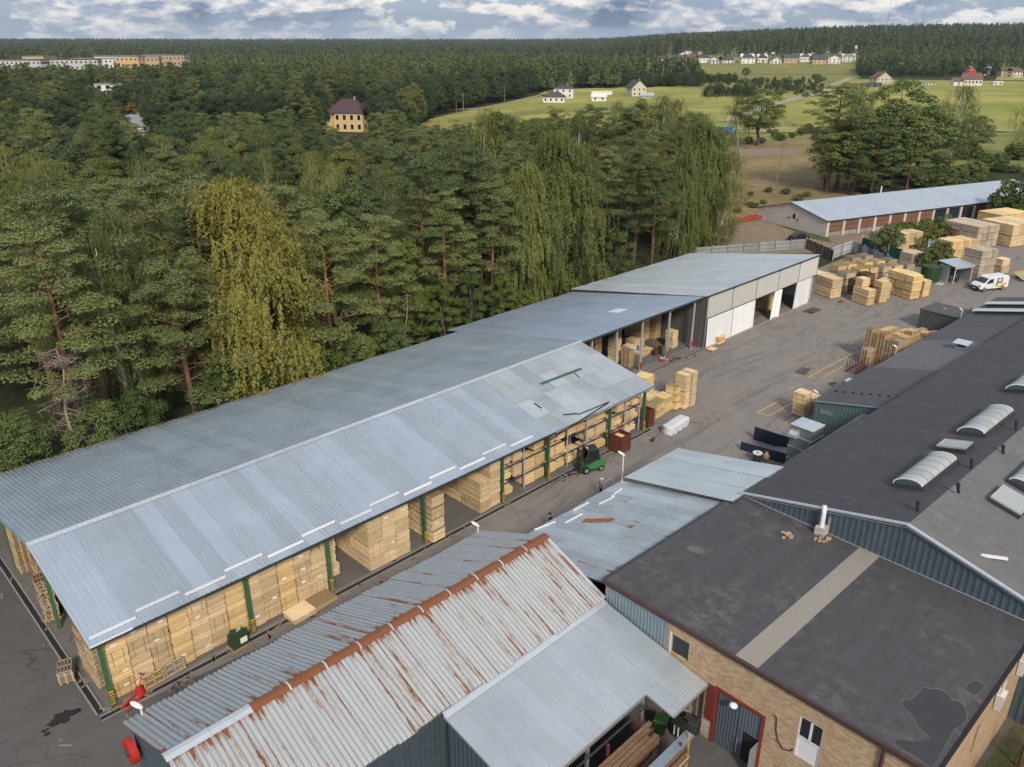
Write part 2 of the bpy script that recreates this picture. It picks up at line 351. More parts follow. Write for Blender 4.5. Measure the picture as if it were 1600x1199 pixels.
CONC = paint('concrete', (.26, .25, .24), .9, 0, .3)
REDBR = paint('red_brown_boards', (.20, .035, .025), .7, 0, .3)
DOORBL = paint('blue_grey_gate', (.12, .145, .18), .5, .25, .2)
ASPH = asphalt('yard_asphalt', (.225, .210, .200), .28, (.25, .222, .20))
ASPHD = asphalt('dark_asphalt', (.125, .118, .115), 1., (.10, .094, .09))  # darker asphalt tone for the near pavement
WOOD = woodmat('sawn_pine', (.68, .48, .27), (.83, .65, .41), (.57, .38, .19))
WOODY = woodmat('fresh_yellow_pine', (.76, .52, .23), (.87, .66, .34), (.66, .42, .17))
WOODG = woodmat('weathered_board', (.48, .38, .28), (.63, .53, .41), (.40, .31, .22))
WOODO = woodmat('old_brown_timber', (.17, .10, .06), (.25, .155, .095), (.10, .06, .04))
PAL = woodmat('pallet_wood', (.48, .33, .17), (.62, .45, .25), (.38, .25, .13))
PAPER = paint('paper_tag', (.82, .81, .79), .8, 0, .04)
SKIN = paint('skin', (.45, .26, .18), .6, 0, .05)
# ================================================================== setting: terrain, yard, fields, roads
def sm(a, b, x):
    t = max(0., min(1., (x-a)/(b-a))); return t*t*(3-2*t)
def terr(x, y):
    d = math.hypot(x, y)
    if d < 985: return 0.
    f = x*HD.x+y*HD.y; s = x*RT.x+y*RT.y
    px = 800+FPX/CP*(s/f) if f > 1 else (3000 if s > 0 else -1500)
    return 36*sm(1050, 2700, d)*sm(780, 1450, px)+14*sm(990, 1260, f)*sm(930, 1060, px)+20*sm(1500, 5200, d)
FLOOR = groundmat('forest_floor_and_scrub', ((.035, .045, .018), (.06, .065, .025), (.03, .028, .018)), .02, .25)
GRASS = groundmat('sunlit_tone_meadow_grass', ((.25, .265, .06), (.38, .345, .10), (.19, .215, .05)), .018, .05, .1)  # bright tones put the sunlight on the far fields into the grass colour
GRASS2 = groundmat('rough_meadow', ((.20, .205, .06), (.27, .25, .085), (.13, .15, .045)), .02, .12, .2)
DRY = groundmat('dry_brown_grass', ((.215, .165, .075), (.30, .225, .115), (.135, .13, .05)), .06, .30, .5)
DIRT = groundmat('pale_packed_dirt', ((.30, .23, .17), (.25, .19, .135), (.17, .14, .10)), .06, .5, .3)
GRAVEL = groundmat('pale_gravel', ((.42, .37, .28), (.36, .31, .23), (.3, .26, .2)), .05, .5, .2)
MOSS = groundmat('weedy_strip', ((.07, .11, .03), (.13, .12, .07), (.05, .05, .035)), .3, 1.6, .4)
PLOUGH = groundmat('ploughed_soil', ((.15, .10, .07), (.19, .135, .09), (.13, .09, .06)), .03, .3, .2)
mb = MB(); rs = [0, 60, 140, 260, 420, 640, 850]+[985+25*i for i in range(13)]+[1285*1.12**i for i in range(1, 20)]; rs = [r for r in rs if r < 9000]+[9000]
NA = 240; vs = [(0, 0, -.04)]
for r in rs[1:]:
    for i in range(NA):
        a = 6.283185*i/NA; x, y = r*math.cos(a), r*math.sin(a); vs.append((x, y, terr(x, y)-.04))
fs = [(0, 1+i, 1+(i+1) % NA) for i in range(NA)]
for k in range(len(rs)-2):
    for i in range(NA): fs.append((1+k*NA+i, 1+(k+1)*NA+i, 1+(k+1)*NA+(i+1) % NA, 1+k*NA+(i+1) % NA))
struct(mb.add(vs, fs).build('ground', FLOOR))
def sheet(name, poly, z, m):
    mb = MB(); mb.add([(p[0], p[1], z) for p in poly], [tuple(range(len(poly)))]); o = mb.build(name, m)
    if o.data.polygons[0].normal.z < 0: o.data.flip_normals()
    return struct(o)
def psheet(name, pts, z, m): return sheet(name, [gp(*p) for p in pts], z, m)
def ribbon(name, pts, wd, z, m, z0=0):
    P = [gp(*p) for p in pts]; L = []; Rr = []
    for i, p in enumerate(P):
        t = (P[min(i+1, len(P)-1)]-P[max(i-1, 0)]).normalized(); n = Vector((-t.y, t.x, 0))*wd/2
        L.append(p+n); Rr.append(p-n)
    mb = MB(); n = len(P)
    mb.add([(p.x, p.y, z) for p in L]+[(p.x, p.y, z) for p in Rr], [(n+i, n+i+1, i+1, i) for i in range(n-1)])
    return struct(mb.build(name, m))
sheet('yard_pavement', [(-40, -40), (150, -40), (230, 10), (230, 36), (178, 44), (160, 56), (126, 56), (112, 60), (110, 66), (6, 69), (-6, 69), (-10, 75), (-40, 75)], 0., ASPH)
sheet('near_pavement', [(-20, -10), (34, 2), (34, 24), (31, 36.5), (20, 38.2), (9, 39.2), (7.5, 60), (6, 68), (-10, 68)], .006, ASPHD)
sheet('shed_floor', [(8.1, 40.0), (57.6, 40.0), (57.6, 50.0), (80, 50.1), (108, 49.6), (108, 68), (8.1, 66.5)], .05, asphalt('worn_concrete_floor', (.17, .16, .155), .5, (.14, .13, .125)))
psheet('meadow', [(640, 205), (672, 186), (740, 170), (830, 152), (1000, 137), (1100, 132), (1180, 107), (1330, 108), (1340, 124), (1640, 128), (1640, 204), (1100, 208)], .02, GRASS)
psheet('rough_meadow', [(1090, 112), (1150, 109), (1335, 109), (1345, 122), (1210, 150), (1160, 152), (1095, 150)], .10, GRASS2)
psheet('ploughed_field', [(1285, 105), (1340, 105), (1342, 113), (1290, 115)], .16, PLOUGH)
psheet('mown_strip', [(700, 186), (850, 170), (1100, 158), (1100, 164), (850, 178), (700, 193)], .05, GRASS2)
psheet('mown_strip', [(1340, 150), (1640, 152), (1640, 160), (1250, 160)], .05, groundmat('fresh_cut_grass', ((.33, .33, .08), (.42, .38, .12), (.26, .27, .07)), .02, .06, .1))
psheet('mown_strip', [(860, 140), (1085, 134), (1085, 138), (840, 148)], .06, groundmat('bright_meadow', ((.34, .34, .08), (.44, .39, .12), (.28, .28, .07)), .02, .06, .1))
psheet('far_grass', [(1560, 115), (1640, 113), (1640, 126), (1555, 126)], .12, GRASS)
psheet('dry_field', [(1120, 255), (1140, 228), (1260, 215), (1345, 240), (1345, 310), (1270, 316), (1195, 346), (1120, 352)], .03, DRY)
psheet('verge', [(1120, 209), (1640, 207), (1640, 262), (1345, 262), (1260, 216), (1120, 229)], .015, GRASS2)
psheet('sand_track', [(1130, 236), (1215, 230), (1262, 236), (1240, 240), (1200, 243), (1130, 247)], .05, DIRT)
psheet('dirt_lot', [(1120, 352), (1190, 345), (1290, 371), (1420, 352), (1640, 322), (1640, 350), (1500, 362), (1420, 380), (1330, 388), (1290, 396), (1120, 398)], .035, DIRT)
psheet('weed_strip', [(1185, 340), (1196, 337), (1292, 369), (1300, 380), (1270, 374)], .06, MOSS)
mb = MB(); vs = []; fs = []; nx_, ny_ = 40, 16
for i in range(nx_+1):
    for j in range(ny_+1):
        a = math.atan((1005+345*i/nx_-800)*CP/FPX); f_ = 955+340*j/ny_; q = HD*f_+RT*(f_*math.tan(a)); vs.append((q.x, q.y, terr(q.x, q.y)+.4))
for i in range(nx_):
    for j in range(ny_): a = i*(ny_+1)+j; fs.append((a, a+ny_+1, a+ny_+2, a+1))
o = mb.add(vs, fs).build('estate_ground', GRASS2)
if o.data.polygons[0].normal.z < 0: o.data.flip_normals()
struct(o)
ribbon('gravel_road', [(1130, 190), (1165, 180), (1200, 166), (1250, 153), (1290, 143), (1305, 132), (1330, 122)], 7, .22, GRAVEL)
ribbon('lane', [(1090, 202), (1200, 201), (1330, 200), (1480, 201), (1640, 208)], 5, .10, GRAVEL)
ribbon('field_path', [(672, 177), (705, 172), (740, 170), (800, 166)], 4, .12, GRAVEL)
ribbon('field_path', [(800, 160), (830, 152), (845, 149)], 3, .12, GRAVEL)
sheet('side_yard', [(28, -4), (60, -8), (60, 4.9), (29.5, 5.1)], .015, groundmat('trodden_side_yard', ((.11, .10, .085), (.16, .145, .12), (.07, .09, .03)), .3, 1.0))
sheet('weed_strip', [(29.5, 4.0), (60, 1.4), (60, 3.4), (29.5, 5.0)], .03, MOSS)
# painted bay lines and drain channels
def mark(a, b, wd=.12, z=.012, m=YELLOW):
    a = Vector((a.x, a.y, z)); b = Vector((b.x, b.y, z)); t = (b-a).normalized(); n = Vector((-t.y, t.x, 0))*wd/2
    struct(MB().add([a-n, b-n, b+n, a+n], [(0, 1, 2, 3)]).build('painted_line', m))
for a, b in (((1263, 590), (1335, 551)), ((1286, 590), (1318, 572)), ((1263, 590), (1275, 591)), ((1183, 645), (1217, 627)), ((1202, 650), (1236, 631)), ((1183, 645), (1202, 650)),
             ((1226, 662), (1240, 655)), ((1226, 662), (1238, 666)), ((1217, 627), (1228, 630)), ((1235, 608), (1239, 605)), ((1250, 612), (1256, 609))):
    mark(gp(*a), gp(*b))
CH = paint('iron_channel', (.03, .028, .027), .7, .2)
def channel(name, a, b, wd=.28):
    a = Vector((*a, .0)); b = Vector((*b, .0)); t = (b-a).normalized(); n = Vector((-t.y, t.x, 0))
    o = struct(MB().add([a-n*wd/2+Vector((0, 0, .016)), b-n*wd/2+Vector((0, 0, .016)), b+n*wd/2+Vector((0, 0, .016)), a+n*wd/2+Vector((0, 0, .016))], [(0, 1, 2, 3)]).build(name, CH))
    for s in (-1, 1):
        c = n*s*(wd/2+.05); MB().bar(a+c+Vector((0, 0, .02)), b+c+Vector((0, 0, .02)), .09, .05).build('channel_edge', CONC, o)
channel('drain_channel', (7.6, 39.45), (58.0, 39.75)); channel('drain_channel', (7.75, 39.9), (7.9, 60)); channel('drain_channel', (61, 48.4), (108.5, 48.0), .2)
STAIN = paint('oil_stain', (.018, .017, .016), .35, 0, .4, 1.5)
def splat(name, c, r, m, z, seed, n=30, ax=(1, 1)):
    rg = random.Random(seed); k = [rg.uniform(.25, 1.2) for _ in range(n)]; k = [(k[i-1]+3*k[i]+k[(i+1) % n])/5 for i in range(n)]
    struct(MB().add([(c[0]+r*ax[0]*k[i]*math.cos(6.283*i/n), c[1]+r*ax[1]*k[i]*math.sin(6.283*i/n), z) for i in range(n)], [tuple(range(n))]).build(name, m))
for i, (x, y, r, ax) in enumerate(((100, 1120, .9, (1.1, .8)), (1055, 563, 1.1, (1.6, .7)), (880, 745, 1.2, (1.8, .5)), (1085, 555, .4, (1, 1)), (1266, 488, .8, (1, 1)), (1020, 688, .5, (1.5, .7)), (1010, 552, .7, (1.4, .6)),
                                   (845, 760, .6, (1.4, .7)), (1300, 600, .8, (1.6, .6)), (1192, 505, .9, (1.3, .4)), (1312, 472, .6, (1.5, .6)), (620, 870, .7, (1.5, .6)), (40, 905, 1., (.6, 1.5)), (20, 870, .9, (.7, 1.6)))):
    c = gp(x, y); splat('oil_stain', c, r*.8, STAIN, .02+.001*i, i, ax=ax); q = random.Random(i+50)
    for j in range(4): splat('oil_stain', (c.x+q.uniform(-1.3, 1.3)*r*ax[0], c.y+q.uniform(-1.3, 1.3)*r*ax[1]), r*q.uniform(.08, .3), STAIN, .0205+.001*i, i*7+j, 14, ax)
PATCH = paint('asphalt_patch', (.085, .08, .078), .9)
for pts in ([(1240, 582), (1253, 574), (1268, 576), (1258, 587)], [(1252, 487), (1270, 480), (1285, 484), (1268, 491)]):
    psheet('asphalt_patch', pts, .009, PATCH)

# ================================================================== building helpers
def profile(w_, pitch, depth, kind):
    pts = []; n = max(1, round(w_/pitch)); p = w_/n
    for i in range(n):
        if kind == 'trap':
            for f, z in ((0, 0), (.52, 0), (.62, 1), (.90, 1)): pts.append(((i+f)*p, z*depth))
        else:
            for k in range(6): pts.append(((i+k/6)*p, depth*(.5-.5*math.cos(6.283*k/6))))
    pts.append((w_, 0)); return pts
def corr_mesh(name, w_, L, pitch, depth, kind, m, smooth=False):
    pr = profile(w_, pitch, depth, kind); n = len(pr)
    me = MB().add([(x, 0, z) for x, z in pr]+[(x, L, z) for x, z in pr], [(i, i+1, n+i+1, n+i) for i in range(n-1)]).mesh(name, m, smooth); return me
def sheet_roof(parent, name, O, X, D, W, L, sw, pitch, depth, m, kind='trap', seed=1, jit=.006, deck=DECK, rows=1):
    """a roof slope: thin deck carrying lapped metal sheets, each sheet its own piece"""
    rg = random.Random(seed); O = Vector(O); X = Vector(X).normalized(); D = Vector(D).normalized(); n = X.cross(D)
    if n.z < 0: O = O+X*W; X = -X; n = -n
    dk = MB().ext([O-n*.02, O+X*W-n*.02, O+X*W+D*L-n*.02, O+D*L-n*.02], -n*.06).build(name, deck, parent)
    k = max(1, round(W/sw)); sw = W/k; ms = m if isinstance(m, (list, tuple)) else [m]
    mes = [corr_mesh('roof_sheet', sw+.03, L/rows+(.12 if rows > 1 else 0), pitch, depth, kind, q) for q in ms]
    for r_ in range(rows):
        for i in range(k):
            o_ = O+X*(sw*i)+D*(L/rows*r_)+n*(.004+(.007 if i % 2 else 0)+.012*(rows-1-r_)+rg.uniform(0, jit))+D*rg.uniform(-jit*3, jit*3)
            M = Matrix(((X.x, D.x, n.x, o_.x), (X.y, D.y, n.y, o_.y), (X.z, D.z, n.z, o_.z), (0, 0, 0, 1)))
            M = M @ Matrix.Rotation(rg.uniform(-jit, jit)*.25, 4, 'X')
            link('roof_sheet', rg.choice(mes), dk, mw=M)
    return dk
def clad_wall(parent, name, a, b, z0, top, m, pitch=.3, depth=.03, brk=()):
    """ribbed wall sheeting from a to b; top = height or function of the run"""
    a = Vector((*a[:2], 0)); b = Vector((*b[:2], 0)); L = (b-a).length; t = (b-a)/L; n = Vector((t.y, -t.x, 0))
    tf = top if callable(top) else (lambda s: top)
    pr = profile(L, pitch, depth, 'trap')
    for s in brk: pr.append((s, depth))
    pr.sort(); k = len(pr); lo = []; hi = []
    for s, d in pr:
        p = a+t*s+n*d; lo.append((p.x, p.y, z0)); hi.append((p.x, p.y, tf(s)))
    return MB().add(lo+hi, [(i, i+1, k+i+1, k+i) for i in range(k-1)]).build(name, m, parent)
def slab(parent, name, poly, d, m): return MB().ext([Vector(p) for p in poly], d).build(name, m, parent)
# ================================================================== long timber shed
X0, X1, YF, YR, YB, ZF, ZR, ZB = 8.0, 58.0, 39.62, 48.9, 66.9, 4.5, 6.55, 3.15
shed = thing('timber_shed', 'long open timber shed with ribbed metal gable roof and green posts', 'shed', (33, 53, 0))
fd = Vector((0, YF-YR, ZF-ZR)); fl = fd.length; bd_ = Vector((0, YB-YR, ZB-ZR)); bl = bd_.length
sheet_roof(shed, 'front_roof_slope', (X0, YR, ZR), (1, 0, 0), fd, 36.4, fl, 1.2, .3, .062, G_MAIN, seed=3)
sheet_roof(shed, 'old_roof_slope', (X0+36.4, YR, ZR-.02), (1, 0, 0), fd, 13.6, fl, 1.7, 1.7, .02, G_OLD, seed=4, jit=.016, rows=4)
sheet_roof(shed, 'rear_roof_slope', (X0, YR, ZR), (1, 0, 0), bd_, 50.0, bl, 1.2, .3, .06, G_BACK, seed=5)
for i in range(10):
    MB().ext([(X0-.05+5*i, YR-.32, ZR-.01), (X0-.05+5*i, YR, ZR+.09), (X0-.05+5*i, YR+.32, ZR+.01)], (5.03 if i < 9 else 5.1, 0, 0)).build('ridge_cap', RIDGE, shed)
MB().bar((X0-.03, YF-.02, ZF-.03), (X1, YF-.02, ZF-.03), .05, .16).build('eave_trim', DARKST, shed)
MB().bar((X0-.04, YF-.02, ZF+.07), (X0+2.2, YF-.02, ZF+.07), .06, .07).build('eave_flashing', WHITE, shed)
MB().bar((X0-.02, YR, ZR-.02), (X0-.02, YF, ZF-.02), .05, .2).build('verge_trim', RIDGE, shed)
MB().bar((X0-.02, YR, ZR-.02), (X0-.02, YB, ZB-.02), .05, .2).build('verge_trim', G_BACK, shed)
fdn = fd.normalized(); fn = Vector((0, fdn.z, -fdn.y)); fn = fn if fn.z > 0 else -fn
def on_front(x, s, up=.05): return Vector((x, YR, ZR))+fdn*s+fn*up
for i in range(14):      # snow guards, stepped in pairs
    xa = X0+.15+i*2.63; s = fl-(.58 if i % 2 == 0 else 1.0)
    if i > 12: continue
    g = MB().bar(on_front(xa, s, .12), on_front(xa+2.45, s, .12), .10, .13); g.build('snow_guard', WHITE, shed)
    for q in (.3, 2.1): MB().bar(on_front(xa+q, s+.05, .05), on_front(xa+q, s-.02, .09), .05, .02).build('guard_bracket', STEEL, shed)
# repairs on the old end of the roof
for a, b, wd, m in (((845, 600), (908, 576), .34, GREEN), ((855, 690), (950, 630), .10, BLACKP), ((880, 648), (903, 646), .10, BLACKP), ((903, 648), (952, 628), .08, BLACKP), ((835, 630), (846, 638), .10, BLACKP), ((894, 580), (905, 590), .06, BLACKP)):
    A = atPlane(*a, on_front(30, 0, .05), fn); B = atPlane(*b, on_front(30, 0, .05), fn)
    MB().bar(A, B, wd, .05).build('roof_patch', m, shed)
posts = [8.5, 17.0, 22.75, 30.8, 38.7, 44.0, 52.1, 57.2]
for x in posts:
    p = MB().box(x-.11, x+.11, 40.0, 40.03, 0, ZF-.06).box(x-.11, x+.11, 40.2, 40.23, 0, ZF-.06).box(x-.02, x+.02, 40.03, 40.2, 0, ZF-.06).build('post', GREEN, shed)
    for k in range(12): MB().box(x-.13, x+.13, 39.93, 39.99, .04+.08*k, .04+.08*k+.078).build('guard_stripe', YELLOW if k % 2 else BLACKP, p)
    MB().bar((x, 39.72, ZF-.22), (x, YR, ZR-.25), .14, .24).build('rafter', GREEN, shed)
    MB().bar((x, YR, ZR-.25), (x, YB-.2, ZB-.2), .14, .24).build('rafter', GREEN, shed)
    for y in (YR, 58, 66): MB().box(x-.1, x+.1, y-.1, y+.1, 0, ZR-(y-YR)*.19-.25).build('inner_post', GREEN, shed)
for y in (42, 44.5, 47): MB().bar((X0+.1, y, ZF+(y-YF)*.221-.12), (X1-.1, y, ZF+(y-YF)*.221-.12), .08, .12).build('purlin', DARKST, shed)
clad_wall(shed, 'rear_wall', (57.9, 66.4), (8.2, 66.4), 0, 3.1, CLAD)
clad_wall(shed, 'end_wall', (57.8, 48.9), (57.8, 66.3), 0, lambda s: 6.2-s*.19, DECK)
# leaf litter along the rear eave
LIT = paint('leaf_litter', (.16, .10, .06), .95, 0, .4); rg = random.Random(5); mb = MB(); bdn = bd_.normalized(); bn = Vector((0, -bdn.z, bdn.y))
for i in range(2600):
    x = rg.uniform(X0, X0+24); s = bl-abs(rg.gauss(0, .9))*(1.3-.04*(x-X0)); 
    if s > bl-.02: continue
    c = Vector((x, YR, ZR))+bdn*s+bn*.06; a = rg.uniform(0, 3.14); u = Vector((math.cos(a), math.sin(a)*bdn.y, math.sin(a)*bdn.z))*rg.uniform(.03, .08); v = u.cross(bn)*.6
    mb.add([c-u, c+v, c+u, c-v], [(0, 1, 2, 3)])
stuff(mb.build('leaf_litter', LIT))
bpy.data.objects['leaf_litter']['label'] = 'brown fallen needles and leaves along the rear eave of the long shed'
bpy.data.objects['leaf_litter']['category'] = 'leaf litter'
# ================================================================== middle shed (mono-pitch) and white-fronted shed
def mono(name, label, xa, xb, yf, zf, yb, zb, m, seed):
    t = thing(name, label, 'shed', ((xa+xb)/2, (yf+yb)/2, 0))
    d = Vector((0, yb-yf, zb-zf)); sheet_roof(t, 'roof_slope', (xa, yf, zf), (1, 0, 0), d, xb-xa, d.length, 1.2, .3, .04, m, seed=seed)
    MB().bar((xa, yf-.03, zf-.05), (xb, yf-.03, zf-.05), .05, .2).build('eave_trim', DARKST, t)
    return t
sh2 = mono('open_shed', 'open-fronted shed with blue grey mono-pitch roof between the two longer sheds', 58.05, 80.2, 48.8, 6.38, 69.4, 2.6, G_BLUE, 6)
o = atPlane(964, 486, Vector((60, 48.8, 6.45)), Vector((0, .18, .98)).normalized()); MB().hexa([o+Vector(q) for q in ((-.9, -.7, .13), (.9, -.7, .13), (.9, .7, -.13), (-.9, .7, -.13))], [o+Vector(q) for q in ((-.9, -.7, .19), (.9, -.7, .19), (.9, .7, -.07), (-.9, .7, -.07))]).build('skylight_sheet', WHITE, sh2)
for x in (60.5, 64.6, 69.1, 74.2, 79.2):
    p = MB().box(x-.09, x+.09, 49.3, 49.48, 0, 6.2).build('post', RIDGE, sh2); MB().box(x-.13, x+.13, 49.24, 49.3, .3, 1.1).build('post_guard', RED, p)
    MB().bar((x, 49.0, 6.1), (x, 69, 2.4), .12, .22).build('rafter', STEEL, sh2)
clad_wall(sh2, 'rear_wall', (80.0, 69.0), (58.3, 69.0), 0, 2.6, CLAD)
sh3 = mono('curtain_fronted_shed', 'large shed with beige panel front, white curtains and pale mono-pitch roof', 80.2, 108.7, 48.35, 6.55, 69.6, 3.0, G_CANOPY, 7)
clad_wall(sh3, 'end_wall', (108.4, 48.5), (108.4, 69.3), 0, lambda s: 6.4-s*.167, BEIGE, .5, .02)
clad_wall(sh3, 'partition', (80.35, 69.3), (80.35, 48.6), 0, lambda s: 2.9+s*.167, DECK, .5, .02)
clad_wall(sh3, 'rear_wall', (108.3, 69.3), (80.4, 69.3), 0, 2.9, CLAD)
xs = [80.45, 86.0, 91.7, 97.4, 103.0, 108.4]
for i in range(5):
    MB().box(xs[i]+.06, xs[i+1]-.06, 48.42, 48.5, 3.75, 6.42).build('front_panel', BEIGE, sh3)
    MB().bar((xs[i], 48.38, 3.72), (xs[i+1], 48.38, 3.72), .05, .05).build('panel_rail', DARKST, sh3)
for x in xs: MB().box(x-.05, x+.05, 48.36, 48.52, 0, 6.45).build('mullion', STEEL, sh3); MB().box(x-.12, x+.12, 48.24, 48.36, 6.35, 6.6).build('gutter_bracket', DARKST, sh3)
def curtain(parent, x0, x1, z0, z1, folds, lean=0.):
    n = max(12, int((x1-x0)/.05)); lo = []; hi = []; rg = random.Random(int(x0*10))
    ph = [rg.uniform(0, 6.28) for _ in range(4)]
    for i in range(n+1):
        t = i/n; a = folds*(math.sin(t*(x1-x0)*3.1+ph[0])+.6*math.sin(t*(x1-x0)*7.3+ph[1])+.3*math.sin(t*17+ph[2]))
        hi.append((x0+(x1-x0)*t, 48.3+a*.5, z1)); lo.append((x0+lean+(x1-x0-lean*.4)*t, 48.24+a, z0))
    k = n+1; MB().add(lo+hi, [(i, i+1, k+i+1, k+i) for i in range(n)]).build('curtain', CURT, parent)
curtain(sh3, 80.6, 86.2, .12, 3.7, .012); curtain(sh3, 86.3, 91.6, .12, 3.7, .012); curtain(sh3, 96.4, 98.6, .1, 3.75, .13, -.7); curtain(sh3, 102.6, 107.0, .1, 3.75, .07, -.4)
MB().box(80.4, 108.9, 47.95, 48.3, .004, .10).build('threshold', CONC, sh3)
# ================================================================== rusty gabled shed
rs_ = thing('rusty_shed', 'low gabled shed with rust-streaked corrugated roof and rusted ridge', 'shed', (18.5, 28, 0))
RX0, RX1, RYR, RZR = 7.2, 29.95, 27.4, 7.0
ld = Vector((0, 33.1-RYR, 4.65-RZR)); rd = Vector((0, 22.75-RYR, 5.0-RZR))
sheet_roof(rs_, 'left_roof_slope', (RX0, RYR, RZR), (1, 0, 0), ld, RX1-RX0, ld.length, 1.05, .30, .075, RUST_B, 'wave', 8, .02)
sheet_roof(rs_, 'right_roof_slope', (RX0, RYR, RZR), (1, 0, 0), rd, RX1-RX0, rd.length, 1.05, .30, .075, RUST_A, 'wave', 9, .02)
n = 12; wseg = (RX1-RX0+.2)/n
for i in range(n):
    xa = RX0-.1+i*wseg; m = RIDGE if i < 2 else RUSTCAP
    MB().ext([(xa, RYR-.3, RZR-.02), (xa, RYR-.12, RZR+.12), (xa, RYR+.12, RZR+.12), (xa, RYR+.3, RZR-.02)], (wseg-.01, 0, 0)).build('ridge_cap', m, rs_)
    if i: MB().ext([(xa-.07, RYR-.34, RZR-.02), (xa-.07, RYR-.13, RZR+.14), (xa-.07, RYR+.13, RZR+.14), (xa-.07, RYR+.34, RZR-.02)], (.08, 0, 0)).build('ridge_joint', RIDGE, rs_)
clad_wall(rs_, 'gable_wall', (RX0+.25, 32.75), (RX0+.25, 23.05), 0, lambda s: min(4.6+s*.41, 6.85-(s-5.4)*.42) if s > 5.3 else 4.6+s*.41, CLAD, .3, .03, (5.35,))
clad_wall(rs_, 'right_wall', (RX0+.3, 23.05), (RX1, 23.05), 0, 4.85, CLAD)
clad_wall(rs_, 'left_wall', (RX1, 32.75), (RX0+.3, 32.75), 0, 4.5, CLAD)
MB().bar((RX0+.1, RYR, RZR-.12), (RX0+.1, 33.1, 4.53), .06, .18).build('verge_trim', CLADP, rs_); MB().bar((RX0+.1, RYR, RZR-.12), (RX0+.1, 22.75, 4.88), .06, .18).build('verge_trim', CLADP, rs_)
MB().bar((RX1-.02, RYR, RZR+.02), (RX1-.02, 22.75, 5.06), .2, .07).build('verge_flashing', RIDGE, rs_)
# wall-mounted red drum end on the gable
c = atX(207, 1172, RX0-.1); rdm = thing('red_drum', 'round red disc drum fixed to the dark gable wall of the rusty shed', 'drum', c)
MB().tube((-.22, 0, 0), (.1, 0, 0), .62, .62, 24).build('drum', RED, rdm, world=False); MB().tube((-.3, 0, 0), (-.2, 0, 0), .16, .2, 12).build('hub', DARKST, rdm, world=False); MB().bar((.05, 0, 0), (.36, 0, 0), .12, .12).build('bracket', DARKST, rdm, world=False)
# ================================================================== lean-to
lt = thing('lean_to', 'lean-to with smooth ribbed zinc roof between rusty shed and brick building', 'shed', (24, 20, 0))
lz = lambda y: 3.5+.2*(y-15.8); dn = Vector((0, -1, -.2)).normalized()
sheet_roof(lt, 'roof_slope', (18.0, 22.72, lz(22.72)), (1, 0, 0), dn, 11.9, (22.72-17.5)/abs(dn.y), 1.1, .2, .025, G_LEAN, seed=10)
sheet_roof(lt, 'roof_extension', (26.85, 17.52, lz(17.52)-.01), (1, 0, 0), dn, 3.05, (17.52-15.8)/abs(dn.y), 1.02, .2, .025, G_LEAN, seed=11)
MB().ext([(18.0, 22.45, lz(22.45)+.05), (18.0, 22.8, lz(22.8)+.1), (18.0, 22.8, lz(22.8)+.04)], (11.9, 0, 0)).build('head_flashing', RIDGE, lt)
MB().bar((18.0, 17.48, lz(17.5)-.05), (26.85, 17.48, lz(17.5)-.05), .06, .15).build('eave_trim', RIDGE, lt); MB().bar((26.85, 15.78, lz(15.8)-.05), (29.9, 15.78, lz(15.8)-.05), .06, .14).build('eave_trim', STEEL, lt)
MB().bar((26.82, 17.5, lz(17.5)-.03), (26.82, 15.8, lz(15.8)-.03), .06, .12).build('verge_trim', RIDGE, lt); MB().bar((18.0, 22.7, lz(22.7)-.05), (18.0, 17.5, lz(17.5)-.05), .06, .14).build('verge_trim', RIDGE, lt)
clad_wall(lt, 'left_wall', (18.15, 22.6), (18.15, 17.7), 0, lambda s: lz(22.6-s)-.08, CLAD)
for x in (18.2, 22.5, 26.8): MB().box(x-.07, x+.07, 17.55, 17.7, 0, lz(17.6)-.1).build('post', STEEL, lt)
MB().box(29.6, 29.7, 15.95, 16.05, 0, 3.4).build('post', DARKST, lt)
MB().bar((18.2, 17.62, 3.45), (26.8, 17.62, 3.45), .1, .25).build('eave_beam', STEEL, lt); MB().bar((18.2, 17.3, 3.2), (26.8, 17.3, 3.2), .08, .08).build('rail', DARKST, lt)
# ================================================================== brick building (own axes)
MBK = Matrix.Translation((30.1, 22.85, 0)) @ Matrix.Rotation(R(-1.5), 4, 'Z'); BZ = 6.1
bk = thing('brick_building', 'flat-roofed yellow brick workshop with dark felt roof and blue double gate', 'building', (36, 14, 0))
bw = lambda x, y, z: MBK @ Vector((x, y, z))
ib = MBK.inverted()
def onface(px, py):    # point on the gate front, in building axes (y, z)
    O = bw(0, 0, 0); n = (MBK.to_3x3() @ Vector((1, 0, 0))); p = ib @ atPlane(px, py, O, n); return p.y, p.z
BW, BD = 32.0, -17.75
holes = []     # (y0,y1,z0,z1) in the gate front
gy0, gz1 = onface(1120, 1088); gy1, _ = onface(1192, 1132)
gz1 = 3.55; holes.append((gy1, gy0, 0., gz1))
w1 = onface(1049, 1003); w2 = onface(1076, 1018); holes.append((w2[0], w1[0], 4.05, 5.25))
d1 = onface(1250, 1123); d2 = onface(1287, 1147); holes.append((d2[0], d1[0], 2.55, 5.0))
def wall_with_holes(parent, name, L, H, holes, M, thick, m, sx=1):
    ys = sorted({0, L}|{h[0] for h in holes}|{h[1] for h in holes}); zs = sorted({0, H}|{h[2] for h in holes}|{h[3] for h in holes}); mb = MB(M)
    for i in range(len(ys)-1):
        for j in range(len(zs)-1):
            yc, zc = (ys[i]+ys[i+1])/2, (zs[j]+zs[j+1])/2
            if any(h[0] < yc < h[1] and h[2] < zc < h[3] for h in holes): continue
            mb.box(0, thick, ys[i], ys[i+1], zs[j], zs[j+1])
    return mb.build(name, m, parent)
